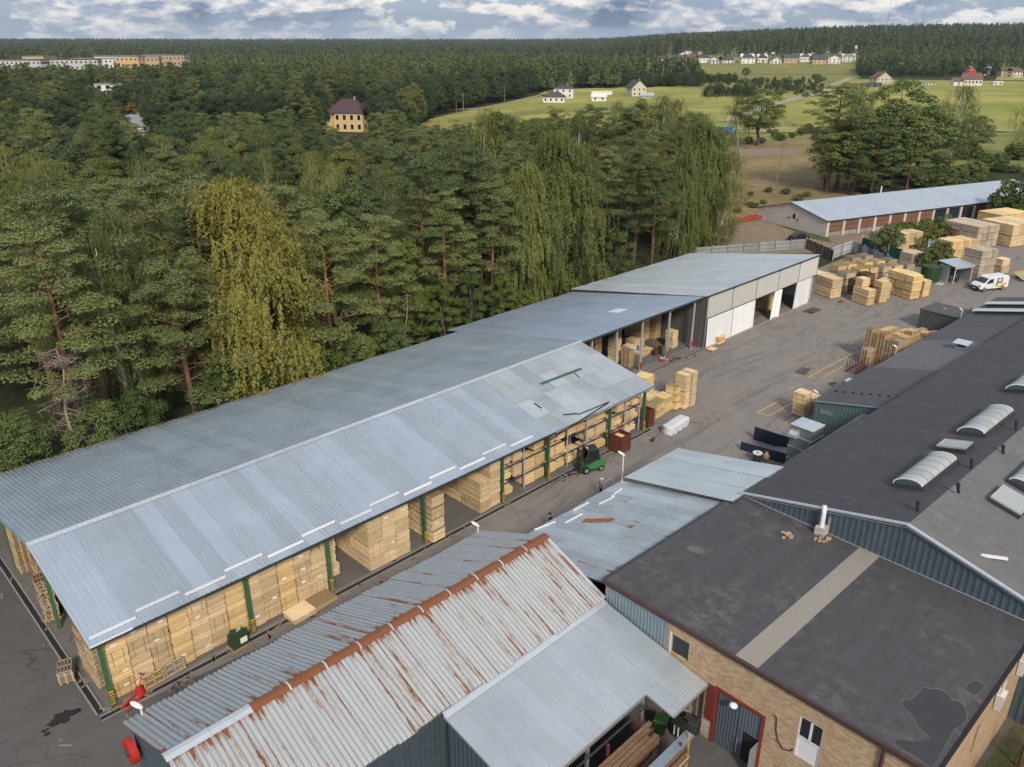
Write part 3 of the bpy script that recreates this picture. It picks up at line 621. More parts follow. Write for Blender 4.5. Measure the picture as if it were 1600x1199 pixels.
MW = MBK @ Matrix.Translation((0, BD, 0)); hh = [(a-BD, b-BD, c, d) for a, b, c, d in holes]
wall_with_holes(bk, 'front_wall', -BD, BZ-.02, hh, MW, .35, BRICK)
ME_ = MBK @ Matrix.Translation((.36, BD, 0)) @ Matrix.Rotation(R(90), 4, 'Z') @ Matrix.Scale(-1, 4, (0, 1, 0))
def onside(px, py):
    O = bw(0, BD, 0); n = (MBK.to_3x3() @ Vector((0, 1, 0))); p = ib @ atPlane(px, py, O, n); return p.x, p.z
sw_ = [onside(1400+p[0]/6.025, 1000+p[1]/6.025) for p in ((700, 1030), (800, 775), (845, 1000), (935, 775))]
side_h = [(min(sw_[0][0], sw_[1][0])-.36, max(sw_[0][0], sw_[1][0])-.36, 2.3, 4.2), (min(sw_[2][0], sw_[3][0])-.36, max(sw_[2][0], sw_[3][0])-.36, 2.3, 4.2)]
wall_with_holes(bk, 'side_wall', BW-.4, BZ-.02, side_h, ME_, .35, BRICKS)
MB(MBK).box(.36, BW, -.36, -.01, 0, BZ-.02).build('rear_wall', BRICK, bk)
roofp = MB(MBK).hexa([(-.15, BD-.15, BZ-.02), (BW, BD-.15, BZ-.02), (BW, .12, BZ-.02), (-.15, .12, BZ-.02)], [(-.15, BD-.15, BZ+.1), (BW, BD-.15, BZ+.1), (BW, .12, BZ+.1), (-.15, .12, BZ+.1)]).build('roof', FELT_B, bk)
EDGE = paint('brown_edge_metal', (.09, .055, .05), .6, .2, .4)
MB(MBK).box(-.2, -.02, BD-.2, .16, BZ-.1, BZ+.125).build('roof_edge', EDGE, bk); MB(MBK).box(-.02, BW, BD-.2, BD-.06, BZ-.1, BZ+.125).build('roof_edge', BLACKP, bk)
MB(MBK).box(.0, 13.6, .04, .2, BZ-.1, BZ+.125).build('roof_edge', DARKST, bk)
sa = ib @ gp(1165, 1035, BZ+.1); MB(MBK).box(.0, 13.4, sa.y-.62, sa.y+.62, BZ+.1, BZ+.108).build('sanded_strip', SAND, roofp)
RIM = paint('dried_silt', (.135, .13, .125), .9, 0, .4, 3.)
def puddle(pts, m=WET, z=.104, name='wet_patch'):
    cx_, cy_ = sum(p[0] for p in pts)/len(pts), sum(p[1] for p in pts)/len(pts)
    if m is WET:
        P = [gp(1300+x/5.333, 980+y/5.333, BZ+z-.002) for x, y in [(q[0]+7*(q[0]-cx_)/max(1, math.hypot(q[0]-cx_, q[1]-cy_)), q[1]+7*(q[1]-cy_)/max(1, math.hypot(q[0]-cx_, q[1]-cy_))) for q in pts] if y < 1150]
        o = MB().add(P, [tuple(range(len(P)))]).build('dried_rim', RIM, roofp)
        if o.data.polygons[0].normal.z < 0: o.data.flip_normals()
    P = [gp(1300+x/5.333, 980+y/5.333, BZ+z) for x, y in pts]; o = MB().add(P, [tuple(range(len(P)))]).build(name, m, roofp)
    if o.data.polygons[0].normal.z < 0: o.data.flip_normals()
puddle([(580, 625), (600, 605), (665, 600), (700, 570), (740, 530), (755, 505), (790, 510), (830, 518), (880, 516), (930, 535), (970, 565), (1000, 610), (1060, 622), (1090, 645), (1110, 690), (1125, 720), (1115, 780), (1080, 820), (1020, 850), (990, 900), (940, 990), (890, 1090), (830, 1160), (760, 1120), (680, 1070), (560, 1005), (520, 970), (530, 940), (600, 945), (680, 955), (760, 945), (822, 925), (790, 890), (740, 850), (705, 815), (690, 755), (640, 700), (600, 660)])
puddle([(1115, 510), (1135, 475), (1175, 445), (1215, 447), (1260, 475), (1268, 510), (1235, 530), (1215, 555), (1190, 570), (1150, 550)], WET, .106)
puddle([(1430, -190), (1440, -150), (1475, -110), (1520, -95), (1555, -100), (1570, -130), (1600, -130), (1600, -150), (1500, -190)], WET, .105)
def rpatch(pts, m, name, z=.106):
    P = [gp(x, y, BZ+z) for x, y in pts]; o = MB().add(P, [tuple(range(len(P)))]).build(name, m, roofp)
    if o.data.polygons[0].normal.z < 0: o.data.flip_normals()
rpatch([(1073, 856), (1078, 853), (1092, 854), (1099, 858), (1100, 863), (1093, 865), (1082, 863), (1075, 860)], paint('roof_patch_grey', (.12, .118, .11), .8), 'felt_patch')
# cladding strip on the brick front
y_a, z_a = onface(1046, 966)
MBc = MBK
cs = MB(MBK)
prf = profile(-y_a-.1, .22, .03, 'trap'); k = len(prf)
cs.add([(-.03-d, y_a+s, lz(22.85+y_a+s)-.3) for s, d in prf]+[(-.03-d, y_a+s, BZ-.12) for s, d in prf], [(i, i+1, k+i+1, k+i) for i in range(k-1)]).build('metal_cladding', CLADP, bk)
# gate, doors, windows
g0, g1 = holes[0][0], holes[0][1]; gm = (g0+g1)/2
def leaf(y0, y1, z0, z1, nm='gate_leaf'):
    pr = profile(y1-y0-.04, .16, .03, 'trap'); k = len(pr); mb = MB(MBK)
    mb.add([(.06-d, y0+.02+s, z0) for s, d in pr]+[(.06-d, y0+.02+s, z1) for s, d in pr], [(i, i+1, k+i+1, k+i) for i in range(k-1)]); return mb.build(nm, DOORBL, bk)
leaf(gm, g1-.08, .05, gz1-.1); leaf(g0+.08, gm, 1.95, gz1-.1); leaf(g0+.95, gm, .05, 1.96)
MB(MBK).box(.1, .14, g0+.1, g0+.95, .05, 1.95).build('wicket_opening', BLACKP, bk)
MB(MBK).box(-.75, .03, g0+.06, g0+.11, .05, 1.92).build('wicket_door', CLADP, bk)
for a, b, c, d in ((g0-.1, g0+.06, 0, gz1), (g1-.06, g1+.1, 0, gz1)): MB(MBK).box(-.06, .1, a, b, c, d).build('gate_frame', REDBR, bk)
MB(MBK).box(-.06, .1, g0-.1, g1+.1, gz1, gz1+.16).build('gate_frame', REDBR, bk); MB(MBK).box(-.07, -.005, g1+.1, g1+.52, 1.3, gz1+.05).build('red_board', REDBR, bk)
MB(MBK).box(-.04, -.004, gm-.13, gm-.07, .4, 1.3).build('gate_bolt', STEEL, bk)
lp = onface(1152, 1097); MB(MBK).blob((-.35, lp[0], lp[1]), (.2, .22, .14), 12, 8).build('wall_lamp', WHITE, bk, True); MB(MBK).bar((-.3, lp[0], lp[1]-.05), (.0, lp[0], lp[1]-.12), .06, .06).build('lamp_arm', STEEL, bk)
h = holes[1]; MB(MBK).box(.14, .18, h[0], h[1], h[2], h[3]).build('window_pane', GLASS, bk); MB(MBK).box(-.02, .12, h[1], h[1]+.1, h[2]-.1, h[3]+.1).build('window_frame', WHITE, bk)
h = holes[2]; ym = (h[0]+h[1])/2
fr = MB(MBK); wd_ = .07
for a, b, c, d in ((h[0], h[0]+wd_, h[2], h[3]), (h[1]-wd_, h[1], h[2], h[3]), (ym-.06, ym+.06, h[2]+1.2, h[3]), (h[0], h[1], h[3]-wd_, h[3]), (h[0], h[1], h[2]+1.15, h[2]+1.25)): fr.box(.03, .12, a+.001, b-.001, c, d)
df = fr.build('glazed_door', WHITE, bk); MB(MBK).box(.08, .11, h[0]+.05, h[1]-.05, h[2], h[2]+1.16).build('door_panel', WHITE, df)
for a, b in ((h[0]+.06, ym-.05), (ym+.05, h[1]-.06)): MB(MBK).box(.07, .09, a, b, h[2]+1.24, h[3]-.06).build('pane', GLASS, df)
for a, b, c, d in side_h: 
    wn = MB(ME_).box(.14, .18, a, b, c, d).build('side_window', GLASS, bk); MB(ME_).box(.08, .135, a, b, c, c+.08).box(.08, .135, a, b, d-.08, d).box(.08, .135, (a+b)/2-.04, (a+b)/2+.04, c+.08, d-.08).build('frame', REDBR, wn)
dp = onface(1382, 1175)[0]; MB(MBK).tube((-.1, dp, 0), (-.1, dp, BZ-.1), .09).build('drainpipe', EDGE, bk)
dp = onface(1094, 1140)[0]; MB(MBK).tube((-.08, dp, 0), (-.08, dp, 3.4), .05).build('drainpipe', DARKST, bk)
pts = [onface(*p) for p in ((1209, 1117), (1214, 1121), (1213, 1140), (1216, 1157), (1224, 1170), (1235, 1173), (1240, 1170))]; mb = MB(MBK)
for a, b in zip(pts, pts[1:]): mb.tube((-.04, *a), (-.04, *b), .025, n=6)
mb.build('hanging_cable', BLACKP, bk)
mb = MB(MBK); rg = random.Random(4)
for i in range(40):
    mb.box(-.012, .0, *(lambda y: (y, y+.5))(rg.uniform(g1+.1, g1+1.6)), *(lambda z: (z, z+.1))(rg.uniform(.1, 1.3)))
mb.build('flaking_whitewash', paint('whitewash', (.45, .43, .40), .9, 0, .4), bk)
for i, (px, py) in enumerate(((1556, 1088), (1592, 1035))):    # white brackets on the sunny side
    x, z = onside(px, py); b = thing('insulator_bracket', 'white tapering bracket on the sunlit brick side, %s the roof corner' % ('nearer' if i == 0 else 'farther from'), 'bracket', bw(x, BD-.2, z))
    MB().hexa([(-.03, -.12, -.75), (.03, -.12, -.75), (.03, .16, -.75), (-.03, .16, -.75)], [(-.32, -.2, .35), (.32, -.2, .35), (.32, .16, .35), (-.32, .16, .35)]).build('body', WHITE, b, world=False)
    for q in (-.2, .05): MB().tube((q, -.02, .3), (q, -.02, 1.1), .035, n=6).build('rod', WHITE, b, world=False)
# things standing on the flat roof
p = gp(1229, 838, BZ+.1); rg = random.Random(2); rb = thing('rubble_heap', 'small heap of orange brick rubble on the dark flat roof', 'rubble', p)
for i in range(16):
    a, q = rg.uniform(0, 6.28), rg.uniform(0, .38); s = rg.uniform(.07, .13)
    MB(Matrix.Translation((q*math.cos(a), q*math.sin(a), s*.5+.14*max(0, 1-q/.25))) @ Matrix.Rotation(rg.uniform(0, 3), 4, 'Z') @ Matrix.Rotation(rg.uniform(-.4, .4), 4, 'X')).box(-s, s, -s*.6, s*.6, -s*.5, s*.5).build('brick_piece', BRICK, rb, world=False)
p = gp(1283, 834, BZ+.1); ch = thing('vent_pipe_cluster', 'white vent pipes and crumbling chimney base beside the dark gable cladding', 'vent', p)
MB().box(-.35, .35, -.3, .3, 0, .55).build('chimney_base', SILIC, ch, world=False); MB().tube((-.1, 0, .5), (-.1, 0, 1.5), .14).build('pipe', WHITE, ch, world=False); MB().tube((-.1, 0, 1.5), (.05, .1, 1.95), .14).build('pipe_elbow', WHITE, ch, world=False)
MB().tube((.3, -.25, .3), (.3, -.25, 1.15), .08).build('pipe', STEEL, ch, world=False); MB().tube((.3, -.25, 1.15), (.65, -.5, 1.1), .08).build('pipe', STEEL, ch, world=False)
for i in range(9): MB(Matrix.Translation((-.5+rg.uniform(-.5, .5), -.35+rg.uniform(-.3, .3), .08)) @ Matrix.Rotation(rg.uniform(0, 3), 4, 'Z')).box(-.13, .13, -.06, .06, -.07, .07).build('fallen_brick', BRICK, ch, world=False)
# ================================================================== big hall
MH = Matrix.Translation((43.6, 22.2, 0)) @ Matrix.Rotation(R(-2.6), 4, 'Z'); HL = 78.
hw = lambda x, y, z: MH @ Vector((x, y, z))
hall = thing('production_hall', 'large low-pitched hall with dark felt roof, skylights and blue clad gable', 'building', hw(35, -10, 0))
EZ, RZ2, RY2 = 6.4, 9.0, -10.4
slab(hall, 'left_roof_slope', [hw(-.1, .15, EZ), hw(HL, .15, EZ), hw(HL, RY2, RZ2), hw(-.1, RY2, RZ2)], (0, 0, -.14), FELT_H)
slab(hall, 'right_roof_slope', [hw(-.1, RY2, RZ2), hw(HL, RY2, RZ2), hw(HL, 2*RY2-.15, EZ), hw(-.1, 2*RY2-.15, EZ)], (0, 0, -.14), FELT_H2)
gt = lambda s: (EZ-.12+s*(RZ2-EZ)/-RY2) if s < -RY2 else RZ2-.12-(s+RY2)*(RZ2-EZ)/-RY2
clad_wall(hall, 'gable_wall', hw(.0, 0, 0), hw(.0, 2*RY2, 0), 0, gt, CLAD, .35, .035, (-RY2,))
clad_wall(hall, 'left_wall', hw(HL, -.15, 0), hw(0, -.15, 0), 0, EZ-.12, CLAD, .35, .03)
for a, b in ((0.2, RY2), (RY2, 2*RY2-.2)):
    za, zb = (EZ, RZ2) if a > RY2 else (RZ2, EZ)
    MB().bar(hw(-.14, a, za+.03), hw(-.14, b, zb+.03), .24, .10).build('verge_flashing', RIDGE, hall); MB().bar(hw(-.10, a, za-.2), hw(-.10, b, zb-.2), .03, .04).build('verge_line', RIDGE, hall)
MB().bar(hw(-.06, .0, BZ+.16), hw(-.06, 2*RY2, BZ+.16), .04, .05).build('base_flashing', RIDGE, hall)
LN = (hw(0, RY2, RZ2)-hw(0, 0, EZ)).cross(hw(1, 0, 0)-hw(0, 0, 0)).normalized(); LN = LN if LN.z > 0 else -LN
RN = (hw(0, 2*RY2, EZ)-hw(0, RY2, RZ2)).cross(hw(1, 0, 0)-hw(0, 0, 0)).normalized(); RN = RN if RN.z > 0 else -RN
ih = MH.inverted()
def hpos(px, py, left=True): return ih @ atPlane(px, py, hw(0, RY2, RZ2), LN if left else RN)
def skylight(px0, py0, px1, py1, wd, arch, label, left=True):
    a = hpos(px0, py0, left); b = hpos(px1, py1, left); x0, x1 = sorted((a.x, b.x)); yc = (a.y+b.y)/2; sl_ = (RZ2-EZ)/-RY2*(-1 if left else 1)
    zc = (RZ2-abs(yc-RY2)*(RZ2-EZ)/-RY2)
    t = thing('roof_skylight', label, 'skylight', hw((x0+x1)/2, yc, zc)); 
    M = MH @ Matrix.Translation(((x0+x1)/2, yc, zc)) @ Matrix.Rotation(math.atan(sl_), 4, 'X'); L = (x1-x0)/2; W2 = wd/2
    MB(M).box(-L-.1, L+.1, -W2-.1, W2+.1, -.1, .28).build('kerb', DARKST, t)
    if arch:
        ns, seg = 6, 8
        for i in range(ns):
            xa, xb = -L+2*L*i/ns+.02, -L+2*L*(i+1)/ns-.02; v = []; f = []
            for j in range(seg+1):
                q = math.pi*j/seg; v += [(xa, -W2*math.cos(q), .28+.42*math.sin(q)), (xb, -W2*math.cos(q), .28+.42*math.sin(q))]
            for j in range(seg): f.append((2*j, 2*j+1, 2*j+3, 2*j+2))
            MB(M).add(v, f).build('dome_panel', POLY, t, True)
        for x in (-L, L):
            poly = [(x, -W2*math.cos(math.pi*j/8), .28+.40*math.sin(math.pi*j/8)) for j in range(9)]
            MB(M).add(poly, [tuple(range(9))]).build('end_cheek', CLAD, t)
            mbb = MB(M)
            for j in range(8): mbb.bar(poly[j], poly[j+1], .06, .07)
            mbb.build('end_rib', WHITE, t)
    else:
        MB(M).box(-L, L, -W2, W2, .28, .36).build('glazing', POLY, t)
        MB(M).box(-L-.05, L+.05, -W2-.06, -W2, .28, .4).box(-L-.05, L+.05, W2, W2+.06, .28, .4).box(-L-.05, -L, -W2, W2, .28, .4).box(L, L+.05, -W2, W2, .28, .4).build('frame', RIDGE, t)
    return t
skylight(1417, 764, 1474, 722, 1.75, True, 'arched ribbed skylight low on dark roof slope, nearest the gable')
skylight(1520, 682, 1560, 646, 1.75, True, 'arched ribbed skylight farther up the dark roof slope')
skylight(1484, 706, 1500, 697, 1.7, False, 'flat square skylight between two arched skylights on dark slope')
skylight(1590, 614, 1618, 594, 1.75, True, 'arched skylight cut by the right photo edge, highest up the roof')
skylight(1568, 797, 1585, 778, 1.7, False, 'flat rectangular skylight on the paler right roof slope', False)
skylight(1593, 765, 1640, 728, 1.75, True, 'arched skylight cut by the photo edge on the paler roof slope', False)
for i, (px, py, lab) in enumerate(((1434, 799, 'nearest the gable'), (1498, 769, 'second from the gable'), (1518, 731, 'third from the gable'), (1568, 709, 'fourth from the gable'), (1588, 670, 'fifth from the gable'))):
    q = hpos(px, py, px < 1500); c = hw(q.x, q.y, q.z)
    v = thing('roof_vent', 'short leaning black vent pipe near the hall ridge, '+lab, 'vent', c)
    MB().tube((0, 0, -.05), (.08*(-1)**i, .1, .42), .09, n=10).build('pipe', BLACKP, v, world=False); MB().tube((.06*(-1)**i, .08, .40), (.11*(-1)**i, .13, .58), .12, n=10).build('cap', BLACKP, v, world=False)
q = hpos(1550, 872, False); o = tag(MB(Matrix.Translation(hw(q.x, q.y, q.z+.05)) @ Matrix.Rotation(R(-60), 4, 'Z')).hexa([(-.75, -.12, 0), (.75, -.12, 0), (.75, .12, 0), (-.75, .12, 0)], [(-.75, -.1, .08), (.75, -.1, .08), (.75, .1, .08), (-.75, .1, .08)]).build('loose_sheet_strip', WHITE), 'loose white sheet strip lying on the pale roof slope', 'sheet')
# low wing of the hall
ML = Matrix.Translation((66.6, 28.05, 0)) @ Matrix.Rotation(R(-1.7), 4, 'Z'); lw = lambda x, y, z: ML @ Vector((x, y, z))
wing = thing('hall_low_wing', 'low felt-roofed wing along the hall with blue clad end wall', 'building', lw(20, -3.5, 0))
LZ = lambda y: 4.0-y*.22
for xa, xb, m in ((-.1, 12.0, FELT_L), (12.0, 23.5, FELT_L2), (23.5, 47., FELT_L)):
    dz = .03 if m is FELT_L2 else 0
    slab(wing, 'roof_section', [lw(xa, .1, LZ(.1)+dz), lw(xb, .1, LZ(.1)+dz), lw(xb, -7.6, LZ(-7.6)+dz), lw(xa, -7.6, LZ(-7.6)+dz)], (0, 0, -.12), m)
clad_wall(wing, 'end_wall', lw(0, 0, 0), lw(0, -7.4, 0), 0, lambda s: 3.88+s*.22, CLADT, .3, .03)
clad_wall(wing, 'long_wall', lw(47, 0, 0), lw(0, 0, 0), 0, 3.88, CLADT, .3, .03)
MB().bar(lw(-.14, .1, LZ(.1)-.02), lw(-.14, -7.6, LZ(-7.6)-.02), .08, .12).build('verge_flashing', CLADP, wing)
MB(ML).box(-.06, -.01, -1.7, -.55, 3.0, 3.4).build('wall_plate', CLADP, wing)
for i in range(9): MB(ML).box(3.0, 3.18, -.5-i*.78, -.32-i*.78, LZ(-.4-i*.78)-.02, LZ(-.4-i*.78)+.1).build('roof_fixing', BLACKP, wing)
p = gp(1502, 546, LZ(-4.2)); v = thing('roof_ventilator', 'square silver roof ventilator with flat cap on the low wing', 'vent', p)
MB().box(-.5, .5, -.5, .5, -.25, .35).build('base', CLADP, v, world=False); MB().box(-.36, .36, -.36, .36, .35, .75).build('neck', DARKST, v, world=False); MB().hexa([(-.75, -.75, .72), (.75, -.75, .72), (.75, .75, .72), (-.75, .75, .72)], [(-.7, -.7, .84), (.7, -.7, .84), (.7, .7, .84), (-.7, .7, .84)]).build('cap', RIDGE, v, world=False)
for i, x in enumerate((37.2, 41.2)):
    t = thing('roof_upstand', 'long low silver-capped roof upstand across the low wing, '+('nearer' if i == 0 else 'farther')+' of two', 'skylight', lw(x, -3.7, LZ(-3.7)))
    MB(ML).hexa([(x-.35, -6.8, LZ(-6.8)), (x+.35, -6.8, LZ(-6.8)), (x+.35, -.6, LZ(-.6)), (x-.35, -.6, LZ(-.6))], [(x-.35, -6.8, LZ(-6.8)+.45), (x+.35, -6.8, LZ(-6.8)+.45), (x+.35, -.6, LZ(-.6)+.45), (x-.35, -.6, LZ(-.6)+.45)]).build('upstand', DARKST, t)
    MB(ML).hexa([(x-.6, -7, LZ(-7)+.46), (x+.6, -7, LZ(-7)+.46), (x+.6, -.4, LZ(-.4)+.46), (x-.6, -.4, LZ(-.4)+.46)], [(x-.5, -7, LZ(-7)+.58), (x+.5, -7, LZ(-7)+.58), (x+.5, -.4, LZ(-.4)+.58), (x-.5, -.4, LZ(-.4)+.58)]).build('cap', RIDGE, t)
# ================================================================== mid roof and canopy
mid = thing('link_shed', 'link shed with patched rusty corrugated roof beside the brick building', 'shed', (37, 27, 0))
md = Vector((0, 31.35-22.95, 3.95-5.85)); sheet_roof(mid, 'roof_slope', (30.2, 22.97, 5.85), (1, 0, 0), md, 12.5, md.length, 1.05, .26, .05, [G_MID, G_MID, G_MID, RUST_C], 'wave', 12, .018, rows=3)
mdn = md.normalized(); mn = Vector((0, -mdn.z, mdn.y)); mn = mn if mn.z > 0 else -mn
def on_mid(px, py, up=.08): return atPlane(px, py, Vector((36, 22.97, 5.85))+mn*up, mn)
A = on_mid(900, 814); B = on_mid(938, 820)
MB().hexa([(A.x, A.y-.5, A.z+.1), (A.x+.95, A.y-2.2, A.z+.49), (A.x+1.5, A.y-2.1, A.z+.46), (A.x+.5, A.y-.4, A.z+.09)], [(A.x, A.y-.5, A.z+.13), (A.x+.95, A.y-2.2, A.z+.52), (A.x+1.5, A.y-2.1, A.z+.49), (A.x+.5, A.y-.4, A.z+.12)]).build('rust_plate', paint('orange_rust', (.33, .12, .045), .8, 0, .3), mid)
for a, b in (((835, 828), (868, 815)), ((883, 817), (910, 803)), ((896, 798), (920, 785)), ((936, 788), (960, 776)), ((955, 776), (972, 763))): MB().bar(on_mid(*a, .12), on_mid(*b, .12), .05, .09).build('snow_guard', WHITE, mid)
clad_wall(mid, 'left_wall', (42.6, 31.1), (30, 31.1), 0, 3.8, CLAD); clad_wall(mid, 'end_wall', (42.6, 23.2), (42.6, 31.1), 0, lambda s: 5.6-s*.22, CLAD)
can = thing('yard_canopy', 'pale metal canopy on posts between link shed and production hall', 'canopy', (46, 27, 0))
cd = Vector((.9, 22.1-31.0, 6.35-4.5)); O = Vector((42.35, 31.0, 4.55))
sheet_roof(can, 'roof_slope', O, (1, -.02, 0), cd-Vector((1, -.02, 0)).normalized()*(cd.dot(Vector((1, -.02, 0)).normalized())), 6.7, 9.1, 1.1, .25, .03, G_CANOPY, seed=13)
for x, y, z in ((42.6, 30.6, 4.4), (48.6, 30.5, 4.4), (48.9, 26.3, 5.3), (48.9, 22.6, 6.1), (42.8, 26, 5.4)): MB().box(x-.07, x+.07, y-.07, y+.07, 0, z).build('post', STEEL, can)
MB().bar((49.0, 30.8, 4.42), (49.0, 22.2, 6.2), .1, .2).build('edge_beam', WHITE, can)
for y in (29, 27, 25, 23.4): MB().bar((48.9, y, 4.4+(31-y)*.2-.1), (48.9, y-.9, 3.4+(31-y)*.2-.3), .06, .06).build('brace', STEEL, can)
# ================================================================== trees
def np_quads(name, V, m):
    """V: (N,4,3) leaf corners"""
    N = len(V); me = bpy.data.meshes.new(name); me.vertices.add(4*N); me.vertices.foreach_set('co', V.reshape(-1).astype(np.float32))
    me.loops.add(4*N); me.loops.foreach_set('vertex_index', np.arange(4*N, dtype=np.int32)); me.polygons.add(N)
    me.polygons.foreach_set('loop_start', np.arange(0, 4*N, 4, dtype=np.int32)); me.polygons.foreach_set('loop_total', np.full(N, 4, np.int32))
    me.materials.append(m); me.update(calc_edges=True); return me
def leaves(C, Nn, size, asp, rg, along=None):
    """small diamond leaves at C facing Nn; 'along' biases the long axis"""
    C = np.asarray(C); Nn = Nn/np.linalg.norm(Nn, axis=1, keepdims=True)
    t = rg.normal(size=C.shape) if along is None else along+rg.normal(size=C.shape)*.25
    t -= Nn*np.sum(t*Nn, 1, keepdims=True); t /= np.linalg.norm(t, axis=1, keepdims=True); b = np.cross(Nn, t)
    s = (size*rg.uniform(.6, 1.35, len(C)))[:, None]
    return np.stack([C-t*s, C+b*s*asp-t*s*.1, C+t*s, C-b*s*asp-t*s*.1], 1)
def trunk_mesh(name, pts, radii, m, limbs=(), n=7):
    mb = MB()
    for i in range(len(pts)-1): mb.tube(pts[i], pts[i+1], radii[i], radii[i+1], n, caps=(i == len(pts)-2))
    for a, b, r0, r1 in limbs: mb.tube(a, b, r0, r1, 5, False)
    return mb.mesh(name, m, True)
PINE = leafmat('pine_needles', (.080, .124, .046), (.185, .235, .092), (.205, .225, .080), .22)
BIRCH = leafmat('birch_leaves', (.135, .165, .044), (.245, .265, .085), (.245, .25, .07), .3)
BIRCHY = leafmat('yellowing_birch_leaves', (.18, .20, .048), (.30, .30, .085), (.29, .26, .06), .32)
BROAD = leafmat('broad_leaves', (.070, .118, .036), (.140, .200, .066), (.165, .20, .06), .22)
BROADL = leafmat('light_green_leaves', (.075, .125, .030), (.125, .175, .045), (.15, .165, .035), .28)
DARKB = leafmat('dark_alder_leaves', (.030, .058, .026), (.066, .104, .044), (.080, .10, .04), .12)
BIRCHG = leafmat('fresh_birch_leaves', (.15, .185, .052), (.28, .31, .10), (.25, .255, .07), .32)
OLIVE = leafmat('olive_leaves', (.098, .135, .040), (.19, .225, .075), (.21, .215, .065), .28)
AUT = leafmat('autumn_leaves', (.22, .13, .03), (.30, .19, .04), (.18, .12, .04), .25)
DARKF = leafmat('far_dark_foliage', (.052, .084, .042), (.098, .138, .062), (.12, .142, .06), .12)
DEADL = leafmat('brown_dead_needles', (.09, .055, .04), (.13, .085, .06), (.10, .07, .06), .05)
B_PINE = barkmat('pine_bark', (.12, .085, .065), (.30, .145, .07), 2, 10)
B_BIRCH = barkmat('birch_bark', (.34, .32, .29), (.60, .58, .54), 0, 4, .85)
B_GREY = barkmat('grey_bark', (.09, .075, .06), (.14, .12, .10), 0, 6)
B_DEAD = barkmat('dead_wood', (.22, .165, .14), (.30, .25, .22), 0, 8)
def pine(seed, H=18., W=3.6, base=.38, nb=30, per=135, ls=.115, leaf=None):
    rg = np.random.default_rng(seed); bend = rg.normal(size=2)*.35
    P = lambda z: np.array([bend[0]*math.sin(z/H*3), bend[1]*math.sin(z/H*2.3), z])
    zs = np.linspace(-.2, H*.97, 9); pts = [P(z) for z in zs]; rad = [max(.03, .24*(1-z/H)**.8+.02) for z in np.clip(zs, 0, H)]
    limbs = []; C = []; Nn = []
    for i in range(nb):
        f = base+(1-base)*((i+.5)/nb)**.92; z = H*f; a = i*2.4+rg.uniform(-.5, .5)
        u = (f-base)/(1-base); L = W*(1.05-.80*u**1.25)*(.55+.6*min(1, u*5+.2))*rg.uniform(.62, 1.2)
        d = np.array([math.cos(a), math.sin(a), 0]); p0 = P(z); p1 = p0+d*L+np.array([0, 0, L*(rg.uniform(.05, .4)+.5*u)])
        limbs.append((p0, p1, .05*(1-u)+.025, .015))
        for k in range(3 if u < .8 else 2):
            t = (.45, .78, 1.02)[k] if u < .8 else (.5, 1.)[k]
            side = np.cross(d, [0, 0, 1.])*rg.uniform(-.35, .35)*L
            c = p0+(p1-p0)*t+side*t+np.array([0, 0, rg.uniform(-.35, .5)]); rr = (.62+.30*L/W)*rg.uniform(.7, 1.15)
            q = rg.normal(size=(per//3, 3)); q /= np.linalg.norm(q, axis=1, keepdims=True); q *= rg.uniform(.3, 1, (len(q), 1))**.5
            q[:, 2] = np.abs(q[:, 2])*1.0-.25
            C.append(c+q*[rr*1.1, rr*1.1, rr*.85]); Nn.append(q*[.7, .7, .8]+[0, 0, .7]+rg.normal(size=q.shape)*.38)
    q = rg.normal(size=(120, 3)); C.append(P(H)+q*[.35, .35, .5]-[0, 0, .3]); Nn.append(q+[0, 0, .6])
    C = np.concatenate(C); Nn = np.concatenate(Nn)
    dead = []
    for i in range(8):
        z = H*rg.uniform(.15, base+.05); a = rg.uniform(0, 6.28); L = rg.uniform(.5, 1.6); dead.append((P(z), P(z)+np.array([math.cos(a)*L, math.sin(a)*L, rg.uniform(-.2, .4)]), .03, .008))
    return trunk_mesh('trunk', pts, rad, B_PINE, limbs+dead), np_quads('crown', leaves(C, Nn, ls, .36, rg), leaf or PINE)
